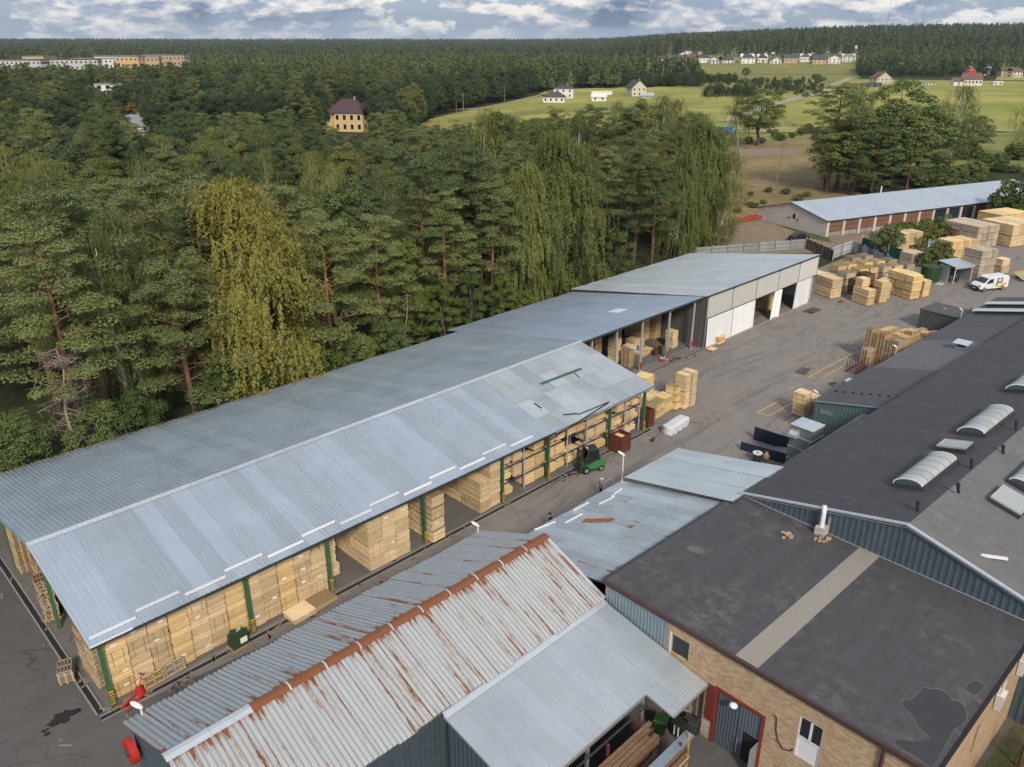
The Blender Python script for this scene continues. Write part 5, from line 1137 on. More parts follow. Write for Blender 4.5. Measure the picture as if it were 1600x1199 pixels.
for r_ in range(2): stack(37.98, 41.3+2.4*r_, 1.1, 2.3, 4, 1.03, 'right row before the racks, %s from front' % ORD[r_+1], 'rows of packs before the racks', tagp=.1)
for i, (x, y, n_) in enumerate(((10.2, 45.6, 4), (10.2, 48.2, 4), (10.2, 53.6, 4), (10.2, 56.2, 4), (10.2, 58.8, 3), (10.2, 61.4, 2))):
    stack(x, y, 1.2, 2.4, n_, .93 if y < 52 else .8, '%s pile back along the open gable end' % ORD[i+1], 'packs along the open gable end', WOODY if i % 2 else WOOD, tagp=0)
def rawpacks(name, label, items):
    for k_, m in enumerate({it[5].name: it[5] for it in items}.values()):
        mb = MB()
        for x, y, w_, d, (n_, h), mm in items:
            if mm is not m: continue
            for t in range(n_):
                for l in range(8): mb.box(x-w_/2+PR.uniform(0, .03), x+w_/2-PR.uniform(0, .03), y-d/2+PR.uniform(0, .03), y+d/2-PR.uniform(0, .03), t*h+.08+(h-.1)*l/8, t*h+.08+(h-.1)*(l+1)/8-.015)
        o = stuff(mb.build(name, m)); o['label'] = label+(' in lighter tone', ' in darker tone')[k_]; o['category'] = 'lumber'
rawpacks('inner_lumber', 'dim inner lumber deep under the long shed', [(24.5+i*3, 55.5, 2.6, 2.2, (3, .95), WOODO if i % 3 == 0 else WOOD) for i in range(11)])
# two low packs pulled out in front
q = gp(483, 955); pack(19.9, 39.35, 0, 1.6, 1.3, .5, 'low pack pulled out on the kerb, left of two', 'packs pulled out on the kerb', WOOD, R(3), 1); pack(21.55, 39.55, 0, 1.75, 1.3, .42, 'low pack pulled out on the kerb, right of two by green post', 'packs pulled out on the kerb', WOODY, R(6), 0)
# ---- racking at the right end of the long shed
rk = thing('storage_rack', 'long three-level steel storage rack full of lumber under the shed end', 'rack', (48, 41.4, 0))
bx = [39.2, 41.5, 44.35, 46.8, 49.3, 52.4, 54.8, 57.0]
for i, x in enumerate(bx):
    for y in (40.45, 42.3): MB().box(x-.045, x+.045, y-.05, y+.05, 0, 4.3).build('upright', RIDGE, rk)
LV = [.10, 1.42, 2.82]
for i in range(7):
    for z in LV[1:]:
        for y in (40.43, 42.32): MB().box(bx[i]+.05, bx[i+1]-.05, y-.03, y+.03, z-.10, z).build('beam', BLUEST, rk)
rr = random.Random(8)
for lv, nm in enumerate(('bottom', 'middle', 'top')):
    k = 0
    for i in range(7):
        span = bx[i+1]-bx[i]-.2; nb = 2; ww = span/nb
        for j in range(nb):
            if rr.random() < .09: continue
            k += 1; w_ = ww*rr.uniform(.86, .97); hh_ = rr.choice([.5, .65, .85, 1.0, 1.1]); xx = bx[i]+.1+ww*(j+.5); z = LV[lv]
            lab = 'small lumber bundle on %s rack shelf, %s from left' % (nm, ORD[min(k, 20)])
            pack(xx, 41.25+rr.uniform(-.15, .1), z, round(w_, 1), 1.2, hh_, lab, 'bundles on the storage rack', rr.choice([WOODY, WOODY, WOOD]), rr.uniform(-.04, .04), .05, False, kind='board_bundle')
            if hh_ < .75: pack(xx+rr.uniform(-.1, .1), 41.3, z+hh_, round(w_*.75, 1), 1.0, rr.choice([.3, .4]), 'loose boards topping the bundle on %s shelf, %s from left' % (nm, ORD[min(k, 20)]), 'bundles on the storage rack', WOODY, rr.uniform(-.12, .12), 0, False, kind='loose_boards')
# ---- yard stacks at the rack end
YG = 'loose stacks at the rack end of the shed'
for i, (px, py, w_, d, n_, h, m, rz) in enumerate(((1032, 654, 1.5, 1.4, 2, .82, WOODY, 4), (1046, 645, 1.5, 1.3, 2, .85, WOODY, 4), (1017, 648, 1.2, 1.5, 2, .95, WOOD, 2), (1014, 632, 1.6, 1.5, 3, 1.0, WOODY, 8), (1062, 640, 1.2, 1.3, 3, .82, WOODY, 3), (1074, 640, .85, 1.3, 2, 1.85, WOOD, 0), (1084, 636, .85, 1.3, 2, 1.9, WOOD, 0), (1036, 632, 1.6, 1.3, 1, .9, WOOD, 6))):
    p = gp(px, py); stack(p.x, p.y+.8, w_, d, n_, h, ['front left', 'front right', 'behind brown crate', 'tall ragged', 'mid', 'left tall', 'right tall', 'rear low'][i]+' stack beside the rack end', YG, m, R(rz), .1)
p = gp(1125, 537); stack(p.x, p.y+.3, 1.3, 1.1, 3, .34, 'low pile before the white curtains', 'pile before the white curtains', WOODY, 0, 0); p = gp(1112, 547); pack(p.x, p.y, 0, 1.2, .9, .2, 'thin board bundle on asphalt beside the low curtain pile', None, WOODY, R(5), 0, False)
# ---- inside the open shed
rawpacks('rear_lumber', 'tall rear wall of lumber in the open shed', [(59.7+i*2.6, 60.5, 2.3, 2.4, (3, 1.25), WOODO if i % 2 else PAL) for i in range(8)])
for i, (x, y, w_, d, n_, h, m) in enumerate(((69.3, 53.2, 1.1, 1.1, 3, .98, WOOD), (78.0, 51.4, 1.05, 1.1, 2, 1.1, WOOD), (77.9, 56.5, 1.1, 3, 4, 1.1, WOODY), (79.3, 55.5, 1.1, 2.4, 4, 1.05, PAL), (62.2, 53.5, 1.3, 1.8, 4, 1.0, PAL), (64.4, 55, 1.4, 1.8, 3, 1.1, PAL), (66.6, 54.5, 1.2, 2.2, 3, 1.15, WOODY), (75.5, 58, 1.1, 1.2, 4, .95, WOOD), (72.6, 53.6, 1.2, 1.3, 2, .55, WOOD), (73.9, 54.1, 1.2, 1.3, 3, .5, WOOD), (75.2, 54.4, 1.2, 1.3, 2, .5, WOODY), (73.2, 52.2, 1.2, 1.2, 1, .5, WOOD), (74.6, 52.4, 1.2, 1.2, 1, .5, WOODY))):
    stack(x, y, w_, d, n_, h, '%s pile from left on open shed floor' % ORD[i+1], 'piles on the open shed floor', m, tagp=0)
for i, (x, y, w_, n_, h) in enumerate(((93.0, 51.6, 1.3, 2, 1.15), (94.5, 51.9, 1.3, 2, 1.2), (95.8, 52.3, 1.2, 3, 1.1), (93.6, 54.5, 2.2, 3, 1.2), (99.6, 51.3, 1.2, 2, 1.3), (100.9, 52, 1.2, 3, 1.15), (102.2, 52, 1.1, 3, 1.15))):
    stack(x, y, w_, 2.0, n_, h, '%s pile from left behind the white curtains' % ORD[i+1], 'piles behind the curtains', PAL if i % 2 else WOODY, tagp=0)
# ---- right-hand yard
RZY = R(-21)
def block(cx, cy, Lx, Ly, n_, h, where, group, m, nx=1, ny=1, rz=RZY, tagp=.0):
    """footprint whose nearest corner is (cx, cy); runs Lx along the yard axis and Ly back"""
    ux = Vector((math.cos(rz), math.sin(rz))); uy = Vector((-math.sin(rz), math.cos(rz)))
    for i in range(nx):
        for j in range(ny):
            c = Vector((cx, cy))+ux*(Lx*(i+.5)/nx)+uy*(Ly*(j+.5)/ny)
            wh = where if nx*ny == 1 else '%s, pile %s%s' % (where, ORD[i+1], '' if ny == 1 else ' row '+ORD[j+1])
            stack(c.x, c.y, Lx/nx-.06, Ly/ny-.08, n_, h, wh, group, m, rz, tagp, .03)
YB = 'yellow lumber packs in the yard beyond the curtains'
block(110.5, 46.8, 2.0, 6.4, 2, 1.45, 'long wall of packs beside the curtains', YB, WOOD, 1, 2)
block(110.8, 41.7, 1.4, 2.9, 2, 1.15, 'front corner pile of yard cluster', YB, WOOD); pack(112.5, 43.4, 2.3, 1.35, 1.3, 1.2, 'extra pack perched on the front corner pile', YB, WOOD, RZY, 0)
block(113.3, 41.0, 1.5, 1.5, 3, 1.05, 'orange pile right of the corner pile', YB, WOODY); block(115.2, 41.4, 1.6, 1.7, 2, 1.2, 'low pile behind the orange pile', YB, WOODG); pack(115.4, 41.6, 2.5, .9, .9, .7, 'small grey-wrapped pack atop the low pile', YB, WOODG, RZY, 1)
block(118.1, 38.6, 1.9, 4.6, 3, 1.15, 'long yellow pile in cluster middle', YB, WOODY, 1, 3); block(120.7, 37.9, 1.4, 1.5, 2, 1.2, 'short pile right of the long yellow pile', YB, WOODY); block(121.2, 39.6, 1.3, 3, 3, 1.0, 'pile behind the short right pile', YB, WOODY, 1, 2)
for i, (x, y, n_, m) in enumerate(((114.6, 46.6, 3, WOODG), (115.8, 44.2, 3, WOODO), (118, 46.2, 3, WOODY), (119.9, 45.4, 3, WOODY), (117.4, 49.2, 3, WOODY), (119.5, 48.6, 3, WOODY), (122, 44.4, 3, WOODG), (123.8, 43.4, 3, WOODY), (125.8, 42.4, 3, WOODG), (122.4, 47.4, 3, WOODY), (124.5, 46.4, 3, WOODY), (126.6, 45.4, 3, WOODG), (124, 50, 3, WOODG), (126.5, 49, 3, WOODG), (113.4, 48.9, 2, WOODG), (114.2, 44.4, 2, WOODO))):
    block(x, y, 1.7, 2.0, n_, 1.02 if n_ == 3 else 1.25, '%s pile counted from the front inside the yard cluster' % ORD[i+1], YB, m)
SG = 'strapped packs by the shelter and garages'
block(134.1, 34.9, 3.6, 3.2, 4, 1.25, 'tall weathered block beside the shelter', SG, WOODG, 3, 2); block(142.4, 33.9, 1.8, 1.6, 2, 1.2, 'small pile right of the tall weathered block', SG, WOOD); block(138.1, 46.0, 2.9, 2.6, 2, .95, 'low grey pile before the bushes', SG, WOODG, 2, 1)
block(146.1, 42.7, 5.6, 3.2, 2, 1.6, 'pale row behind the middle bush', SG, WOODY, 6, 1); block(143.8, 50.9, 6.0, 4.5, 2, 1.75, 'large pale block behind the left bushes', SG, WOOD, 4, 2)
block(157.9, 42.5, 5.4, 7.5, 3, 1.3, 'big ragged block near the garages', SG, WOODG, 4, 2); block(163.5, 38.5, 7, 6.5, 2, 2.0, 'huge pale block at photo right edge', SG, WOOD, 4, 1); block(172, 43, 8, 5, 2, 2.0, 'rear pale block at photo right edge', SG, WOODY, 4, 1)
# ================================================================== pallets
mb = MB()
for i in range(5): mb.box(-.6, .6, -.4+.175*i, -.4+.175*i+.1, .122, .144)
for y in (-.35, 0, .35):
    mb.box(-.6, .6, y-.05, y+.05, 0, .022)
    for x in (-.53, 0, .53): mb.box(x-.07, x+.07, y-.05, y+.05, .022, .1)
for x in (-.55, 0, .55): mb.box(x-.05, x+.05, -.4, .4, .1, .122)
PALM = mb.mesh('pallet', PAL); PALG = mb.mesh('pallet', WOODG)
def pallet(x, y, z, rz, label, group, rx=0.):
    o = bpy.data.objects.new('pallet', PALG if PR.random() < .4 else PALM); col.objects.link(o); o.location = (x, y, z); o.rotation_euler = (rx, 0, rz); return tag(o, label, 'pallet', group)
pg = random.Random(6)
def pstack(x, y, n_, rz, where, group, z=0., j=.012):
    j *= .6
    for i in range(n_): pallet(x+pg.uniform(-j, j)*1.5, y+pg.uniform(-j, j)*1.5, z+i*.145, rz+pg.uniform(-j, j), 'wooden pallet in %s' % where, group)
pstack(8.75, 42.3, 25, R(90), 'the tall stack nearest the gable corner', 'gable stack nearest the corner', j=.03); pstack(8.7, 43.6, 22, R(92), 'the second tall stack behind the gable corner', 'second gable stack', j=.05)
pstack(8.55, 50.6, 21, R(85), 'the leaning stack halfway along the gable', 'halfway gable stack', j=.07); pstack(8.95, 51.9, 25, R(88), 'the taller stack halfway along the gable', 'halfway tall gable stack', j=.05); pstack(8.9, 57.3, 26, R(90), 'the farthest stack along the gable', 'farthest gable stack')
p = gp(106, 1058); pstack(p.x, p.y, 6, R(70), 'the short pile on bare asphalt beside the shed corner', 'short pallet pile by the corner', j=.03)
pallet(10.75, 39.95, .42, R(2), 'pallet leaning upright against packs, left of the pair', None, R(80)); pallet(12.0, 40.05, .42, R(4), 'pallet leaning upright against packs, right of the pair', None, R(80))
pstack(69.4, 51.4, 14, R(90), 'the chest-high stack in the open shed entrance', 'stack in the open shed entrance')
PA = R(-12); ux = Vector((math.cos(PA), math.sin(PA))); uy = Vector((-math.sin(PA), math.cos(PA)))
for i in range(5):
    c = Vector((90.2, 33.2))-uy*(.86*i)+ux*.6; pstack(c.x, c.y, (27, 25, 26, 22, 24)[i], PA+pg.uniform(-.05, .05), 'the tall weathered stack, %s from yard side' % ORD[i+1], 'tall pallet stacks by the low wing', j=.02)
pstack(89.4, 32.6, 13, PA, 'the half-height stack before the tall pallet block', 'half-height pallet stack')
mb = MB(); rg = random.Random(3); base_v = [tuple(v.co) for v in PALM.vertices]; base_f = [tuple(p.vertices) for p in PALM.polygons]
def rawstack(x, y, n_, rz):
    for i in range(n_):
        mb.M = Matrix.Translation((x+rg.uniform(-.012, .012), y+rg.uniform(-.012, .012), i*.145)) @ Matrix.Rotation(rz+rg.uniform(-.01, .01), 4, 'Z'); mb.add(base_v, base_f)
for j in range(1, 4):
    for i in range(5):
        c = Vector((90.2, 33.2))-uy*(.86*i)+ux*(.6+1.28*j); rawstack(c.x+rg.uniform(-.1, .1), c.y+rg.uniform(-.04, .04), rg.randint(16, 26), PA+rg.uniform(-.08, .08))
for i, (x, y, n_) in enumerate(((95.8, 31.5, 17), (97.6, 30.6, 14), (99.4, 31.2, 12), (101, 29.8, 10), (96.5, 29.6, 12), (99, 29, 9), (103, 30, 8), (90.8, 31.0, 9), (92.5, 29.6, 8), (95.6, 33.2, 12), (97.2, 32.9, 9), (98.9, 33.0, 11), (100.6, 32.2, 8), (102.2, 32.6, 7), (103.8, 31.8, 6), (94.9, 34.4, 6), (99.8, 30.2, 13))): rawstack(x, y, n_, PA+rg.uniform(-.3, .3))
o = stuff(mb.build('pallet_pile', PAL)); o['label'] = 'jumbled rear pallets piled up along the low wing'; o['category'] = 'pallets'
# steel stake frame in front of the pallets
sf = thing('stake_frame', 'dark steel frame with upright stakes before the pallet stacks', 'frame', gp(1338, 578)); 
MB().box(-1.6, 1.6, -.6, -.5, .05, .18).box(-1.6, 1.6, .5, .6, .05, .18).build('base', RUSTRED, sf, world=False)
for i in range(5): MB().box(-1.5+.72*i, -1.42+.72*i, -.6, .6, .18, .24).build('cross_bar', RUSTRED, sf, world=False)
for i in range(5):
    for s in (-.55, .55): MB().tube((-1.45+.72*i, s, .18), (-1.45+.72*i, s, 1.3), .05, n=6).build('stake', RUSTRED, sf, world=False)
# timber and shelves by the low wing end wall
p = gp(1250, 655); 
for i, (dx, dy, w_, d, n_, h) in enumerate(((0, .3, 1.2, 1.3, 2, 1.25), (1.7, .2, 1.6, 1.3, 2, .8), (1.9, -1.4, 1.8, 1.2, 1, .9))): stack(p.x+1.0+dx, p.y+.2+dy, w_, d, n_, h, ['left pile', 'shelf pile', 'low front pile'][i]+' at the end wall of the low wing', 'piles at the low wing end', WOOD, R(-3), 0)
p = gp(1328, 595); tag(MB(Matrix.Translation(p)).box(-.6, .6, -.4, .4, .012, .06).build('board_sheet', PAPER), 'pale board sheet lying on asphalt before the pallet stacks', 'board')
# ================================================================== crates, wrapped bundle, pallet truck, machine
def crate(name, label, x, y, w_, d, h, open_=True):
    t = thing(name, label, 'crate', (x, y, 0))
    for sx in (-1, 1):
        for sy in (-1, 1): MB().box(sx*w_/2-.05, sx*w_/2+.05, sy*d/2-.05, sy*d/2+.05, 0, h).build('corner_post', RUSTRED, t, world=False)
    for s in (-1, 1):
        MB().box(-w_/2+.05, w_/2-.05, s*d/2-.02, s*d/2+.02, .12, h-.1).build('side_panel', RUSTRED, t, world=False); MB().box(s*w_/2-.02, s*w_/2+.02, -d/2+.05, d/2-.05, .12, h-.1).build('side_panel', RUSTRED, t, world=False)
        for z in (.12, h/2, h-.1): MB().box(-w_/2+.05, w_/2-.05, s*d/2-.045, s*d/2+.045, z, z+.08).build('rail', RUSTRED, t, world=False); MB().box(s*w_/2-.045, s*w_/2+.045, -d/2+.05, d/2-.05, z, z+.08).build('rail', RUSTRED, t, world=False)
    MB().box(-w_/2+.05, w_/2-.05, -d/2+.05, d/2-.05, .08, .14).build('floor', RUSTRED, t, world=False); return t
crate('steel_crate', 'open rust-red steel crate standing in front of the rack', 52.5, 39.1, 1.25, 1.2, 1.75); pack(52.4, 39.25, .15, .9, .8, 1.35, 'off-cut boards standing inside the open rust-red crate', None, WOODY, .1, 0, False)
crate('steel_crate', 'rust-red steel crate at the far end of the rack', 58.4, 40.6, .8, 1.1, 1.8)
wb = thing('wrapped_bundle', 'long bundle wrapped in white tarpaulin lying on the yard', 'bundle', (59.75, 38.15, 0), R(4)); rg = random.Random(1); n1, n2 = 26, 14; vs = []; fs = []
for i in range(n1+1):
    for j in range(n2+1):
        u = i/n1; v = j/n2; pl = v*(1.1+2*.85); x = -1.6+3.2*u
        if pl < .85: y, z = -.55, pl
        elif pl < 1.95: y, z = -.55+(pl-.85), .85
        else: y, z = .55, 2.8-pl
        k = .05*(1-z/.95); zz = max(0.02, z+(.02*math.sin(9*u+3*v) if z > .3 else 0)); vs.append((x+rg.uniform(-.02, .02), y*(1+k)+.06*math.sin(u*21+j)*(1-z/.9)+rg.uniform(-.012, .012), zz))
for i in range(n1):
    for j in range(n2): a = i*(n2+1)+j; fs.append((a, a+n2+1, a+n2+2, a+1))
e0 = list(range(n2+1)); e1 = [n1*(n2+1)+j for j in range(n2+1)]; fs += [tuple(e0), tuple(reversed(e1))]
MB().add(vs, fs).build('tarpaulin', paint('white_tarp', (.62, .64, .68), .35, 0, .1), wb, True, world=False); MB().box(-1.5, 1.5, -.5, .5, .0, .015).build('bearer', PAL, wb, world=False)
pj = thing('pallet_truck', 'red hand pallet truck parked beside the near shed corner', 'pallet truck', gp(210, 1096), R(28))
for s in (-.2, .2): MB().box(-.75, .4, s-.08, s+.08, .1, .17).build('fork', RED, pj, world=False); MB().tube((-.65, s, .09), (-.65, s+.001, .0), .06).build('roller', BLACKP, pj, world=False)
MB().hexa([(.4, -.28, .08), (.62, -.28, .08), (.62, .28, .08), (.4, .28, .08)], [(.42, -.2, .55), (.56, -.2, .55), (.56, .2, .55), (.42, .2, .55)]).build('pump_body', RED, pj, world=False); MB().tube((.55, 0, .5), (.85, 0, 1.2), .03).build('handle_bar', RED, pj, world=False); MB().tube((.85, -.2, 1.2), (.85, .2, 1.2), .03).build('grip', BLACKP, pj, world=False)
for s in (-.1, .1): MB().tube((.55, s-.03, .1), (.55, s+.03, .1), .1, n=12).build('wheel', BLACKP, pj, world=False)
p = gp(203, 1083); bk_ = thing('white_canister', 'small white canister beside the red pallet truck', 'canister', (p.x+.1, p.y+.2, 0)); MB().tube((0, 0, 0), (0, 0, .42), .17, .15, 12).build('body', WHITE, bk_, world=False); MB().tube((0, 0, .42), (0, 0, .5), .06, .06, 8).build('cap', DARKST, bk_, world=False)
DGREEN = paint('dark_green_machine', (.03, .07, .025), .55, .1, .4)
mc = thing('workshop_machine', 'dark green machine on a pallet beside the second green post', 'machine', (15.75, 39.55, 0), R(2))
link('pallet', PALM, mc); MB().hexa([(-.52, -.36, .15), (.52, -.36, .15), (.52, .36, .15), (-.52, .36, .15)], [(-.5, -.33, .95), (.5, -.33, .95), (.5, .33, .95), (-.5, .33, .95)]).build('cabinet', DGREEN, mc, world=False)
MB().box(-.02, .42, -.375, -.345, .38, .75).build('name_plate', PAPER, mc, world=False); MB().box(-.45, .5, -.3, -.22, .95, 1.25).build('guard', DGREEN, mc, world=False)
MB().tube((-.3, 0, .95), (-.3, 0, 1.3), .16).build('motor', DARKST, mc, world=False); MB().tube((-.05, .05, .95), (.3, .05, 1.2), .08).build('spindle', STEEL, mc, world=False); MB().tube((-.35, -.1, 1.2), (-.75, -.15, .9), .03).build('lever', DARKST, mc, world=False)
# ================================================================== forklift
fk = thing('forklift', 'green forklift truck with dark cab parked in front of the rack', 'forklift', (47.75, 38.75, 0), R(158))
def bev(mb, name, m, parent, w_=.05, world=False):
    me = mb.mesh(name, m); bm = bmesh.new(); bm.from_mesh(me); bmesh.ops.remove_doubles(bm, verts=bm.verts, dist=1e-4); bmesh.ops.bevel(bm, geom=bm.edges[:], offset=w_, segments=2, affect='EDGES', clamp_overlap=True); bm.to_mesh(me); bm.free(); return link(name, me, parent, world=world)
bev(MB().ext([(-1.25, -.56, .35), (-1.3, -.56, .75), (-1.2, -.56, 1.05), (-.5, -.56, 1.1), (.2, -.56, .75), (.75, -.56, .7), (.75, -.56, .3)], (0, 1.12, 0)), 'body', FGREEN, fk, .06); bev(MB().box(-1.35, -.85, -.54, .54, .2, .95), 'counterweight', FGREEN, fk, .08)
MB().box(-.85, .75, -.58, .58, .22, .36).build('chassis', DARKST, fk, world=False)
for a, b in (((.62, -.5, .7), (.35, -.48, 2.1)), ((.62, .5, .7), (.35, .48, 2.1)), ((-.75, -.5, 1.05), (-.6, -.48, 2.1)), ((-.75, .5, 1.05), (-.6, .48, 2.1))): MB().bar(a, b, .07, .07).build('cab_post', DARKST, fk, world=False)
MB().box(-.66, .42, -.53, .53, 2.08, 2.15).build('cab_roof', DARKST, fk, world=False)
for s in (-.5, .5): MB().ext([(.5, s, .85), (.33, s, 2.05), (-.56, s, 2.05), (-.68, s, 1.15)], (0, .02 if s < 0 else -.02, 0)).build('cab_window', GLASS, fk, world=False)
MB().box(-.45, .0, -.25, .25, .95, 1.1).build('seat', BLACKP, fk, world=False); MB().box(-.5, -.4, -.25, .25, 1.1, 1.6).build('seat_back', BLACKP, fk, world=False)
for s in (-.36, .36): MB().box(.85, .98, s-.06, s+.06, .08, 2.15).build('mast_rail', DARKST, fk, world=False); MB().box(1.02, 2.05, s*.7-.06, s*.7+.06, .06, .11).build('fork', DARKST, fk, world=False)
for z in (.3, 1.2, 2.1): MB().box(.88, .96, -.36, .36, z, z+.08).build('mast_bar', DARKST, fk, world=False)
MB().box(.98, 1.05, -.45, .45, .15, .75).build('carriage', DARKST, fk, world=False); MB().tube((-.6, .3, 2.15), (-.6, .3, 2.3), .06).build('beacon', YELLOW, fk, world=False); MB().box(.2, .3, -.15, .15, 2.15, 2.25).build('work_light', WHITE, fk, world=False)
for x, y, r_, q in ((.55, .5, .34, .14), (.55, -.5, .34, .14), (-.9, .48, .27, .11), (-.9, -.48, .27, .11)):
    wl = MB().tube((x, y-q, r_), (x, y+q, r_), r_, n=18).build('tyre', BLACKP, fk, world=False); MB().tube((x, y-q-.01, r_), (x, y+q+.01, r_), r_*.5, n=12).build('rim', STEEL, wl, world=False)
# ================================================================== road vehicles
def vehicle(name, label, cat, loc, rz, prof, cab, W, wheels, paintm, r_=.34):
    t = thing(name, label, cat, loc, rz); h = W/2
    bev(MB().ext([(x, -h, z) for x, z in prof], (0, W, 0)), 'body', paintm, t, .09)
    for poly, nm in cab:     # side glass
        for s in (-1, 1): MB().ext([(x, s*(h+.004), z) for x, z in poly], (0, -s*.02, 0)).build(nm, GLASS, t, world=False)
    for x in wheels:
        for s in (-1, 1):
            y = s*(h-.1); w0 = MB().tube((x, y-.11, r_), (x, y+.115, r_), r_, n=20).build('tyre', BLACKP, t, world=False); MB().tube((x, y-.12, r_), (x, y+.125, r_), r_*.6, n=14).build('rim', STEEL, w0, world=False)
    return t
VW_ = paint('white_van_paint', (.80, .80, .80), .25, 0, .03, spec=.5)
p = gp(1525, 455); van = vehicle('delivery_van', 'white delivery van with orange and green side graphics', 'van', (p.x+2.3, p.y-.9, 0), R(180-28),
  [(2.62, .35), (2.68, .75), (2.5, 1.02), (1.75, 1.22), (1.0, 1.95), (.6, 2.12), (-2.45, 2.15), (-2.62, 1.9), (-2.65, .35)], [([(1.55, 1.22), (1.0, 1.82), (.35, 1.86), (.35, 1.2)], 'side_window')], 1.95, (1.75, -1.6), VW_)
MB().ext([(1.78, -.82, 1.255), (1.12, -.74, 1.89), (1.12, .74, 1.89), (1.78, .82, 1.255)], (.02, 0, .02)).build('windscreen', GLASS, van, world=False); MB().box(2.6, 2.7, -.75, .75, .62, .78).build('grille', BLACKP, van, world=False); MB().box(2.58, 2.72, -.97, .97, .34, .56).build('bumper', BLACKP, van, world=False); MB().box(2.69, 2.725, -.26, .26, .42, .54).build('number_plate', PAPER, van, world=False)
for s in (-1, 1):
    MB().box(2.42, 2.6, s*.8-.15, s*.8+.15, .8, .98).build('headlight', GLASS, van, world=False); MB().box(1.2, 1.4, s*1.12-.1, s*1.12+.1, 1.25, 1.5).build('mirror', BLACKP, van, world=False)
    MB().ext([(.30, s*.985, .38), (.28, s*.985, 1.95), (.25, s*.985, 1.95), (.27, s*.985, .38)], (0, -s*.01, 0)).build('door_seam', DARKST, van, world=False)
ORG = paint('orange_vinyl', (.80, .36, .02), .4, 0, .1); GRV = paint('green_vinyl', (.12, .42, .04), .4, 0, .1); LIL = paint('pale_lilac_vinyl', (.62, .58, .72), .4, 0, .05)
for s in (-1, 1):
    y = s*.982; e = (0, s*.006, 0)
    MB().ext([(-.35, y, 1.15), (-1.35, y, 1.15), (-1.35, y, 1.95), (-.35, y, 1.95)], e).build('rear_window', DARKST, van, world=False); MB().ext([(-.85+.34*math.cos(a*.4488), y+s*.008, 1.6+.32*math.sin(a*.4488)) for a in range(14)], e).build('round_emblem', LIL, van, world=False)
    MB().ext([(-.15, y+s*.009, .85), (-.5, y+s*.009, .62), (-.62, y+s*.009, 1.0), (-.3, y+s*.009, 1.25)], e).build('leaf_graphic', GRV, van, world=False); MB().ext([(-.55, y+s*.01, .62), (-1.1, y+s*.01, .9), (-1.9, y+s*.01, 1.2), (-2.2, y+s*.01, .95), (-1.7, y+s*.01, .75), (-1.0, y+s*.01, .5)], e).build('sweep_graphic', ORG, van, world=False)
CARB = paint('black_car_paint', (.015, .016, .02), .2, 0, .1, spec=.6)
p = gp(1248, 376); car = vehicle('parked_car', 'small black car parked on the dirt lot before the garages', 'car', (p.x, p.y, 0), R(-14), [(2.0, .3), (2.05, .65), (1.9, .82), (.95, .98), (.4, 1.42), (-.9, 1.45), (-1.75, 1.02), (-2.05, .92), (-2.1, .3)], [([(.75, 1.0), (.35, 1.34), (-.2, 1.37), (-.2, 1.0)], 'front_side_window'), ([(-.28, 1.0), (-.28, 1.37), (-.85, 1.37), (-1.45, 1.02)], 'rear_side_window')], 1.72, (1.3, -1.3), CARB, .3)
for s in (-1, 1): MB().box(-2.13, -2.02, s*.68-.14, s*.68+.14, .7, .88).build('tail_light', RED, car, world=False); MB().box(1.92, 2.02, s*.62-.16, s*.62+.16, .62, .76).build('headlight', WHITE, car, world=False)
MB().ext([(-1.72, -.62, 1.07), (-1.0, -.58, 1.44), (-1.0, .58, 1.44), (-1.72, .62, 1.07)], (-.01, 0, .015)).build('rear_window', GLASS, car, world=False); MB().ext([(.92, -.62, 1.03), (.46, -.58, 1.41), (.46, .58, 1.41), (.92, .62, 1.03)], (.012, 0, .012)).build('windscreen', GLASS, car, world=False)
# ================================================================== container, dust extractor, ramp, floodlights
ct = thing('steel_container', 'dark grey corrugated container beside the low wing', 'container', (108.3, 30.6, 0), R(-6))
for a, b in (((-2.1, 2.45), (-2.1, -2.45)), ((-2.1, -2.45), (2.1, -2.45)), ((2.1, -2.45), (2.1, 2.45)), ((2.1, 2.45), (-2.1, 2.45))):
    aa = WM[ct] @ Vector((*a, 0)); bb = WM[ct] @ Vector((*b, 0)); clad_wall(ct, 'side_wall', aa, bb, .1, 2.5, paint('container_grey', (.10, .11, .11), .6, .2, .3), .28, .04)
MB().box(-2.2, 2.2, -2.55, 2.55, 2.5, 2.6).build('roof', FELT_L, ct, world=False); MB().box(-2.12, 2.12, -2.47, 2.47, 0, .1).build('floor_frame', DARKST, ct, world=False); MB().blob((.2, .5, 2.62), (.25, .2, .06), 8, 4).build('roof_hatch', STEEL, ct, world=False)
p = gp(1505, 478); tr = thing('covered_trailer', 'dark rounded covered handcart behind the container', 'trailer', (112.8, 29.0, 0), R(-20))
bev(MB().ext([(-1.0, -.7, .45), (-1.0, -.7, 1.5), (-.6, -.7, 1.9), (.6, -.7, 1.9), (1.0, -.7, 1.5), (1.0, -.7, .45)], (0, 1.4, 0)), 'cover', DARKST, tr, .1)
for s in (-.75, .75): MB().tube((0, s-.08, .3), (0, s+.08, .3), .3, n=14).build('wheel', BLACKP, tr, world=False)
dx = thing('dust_extractor', 'tall boxy galvanised dust extractor tower beside the low wing', 'extractor', (60.6, 25.85, 0), R(-3)); GZ = galv('extractor_zinc', (.24, .27, .28), .4, .45, .35, .1)
MB().box(-.95, .95, -1.02, 1.02, .5, 2.4).box(-.92, .92, -.99, .99, 2.4, 4.35).build('housing', GZ, dx, world=False)
for z in (1.3, 2.4, 3.4): MB().box(-.98, .98, -1.05, 1.05, z, z+.05).build('seam_band', RIDGE, dx, world=False)
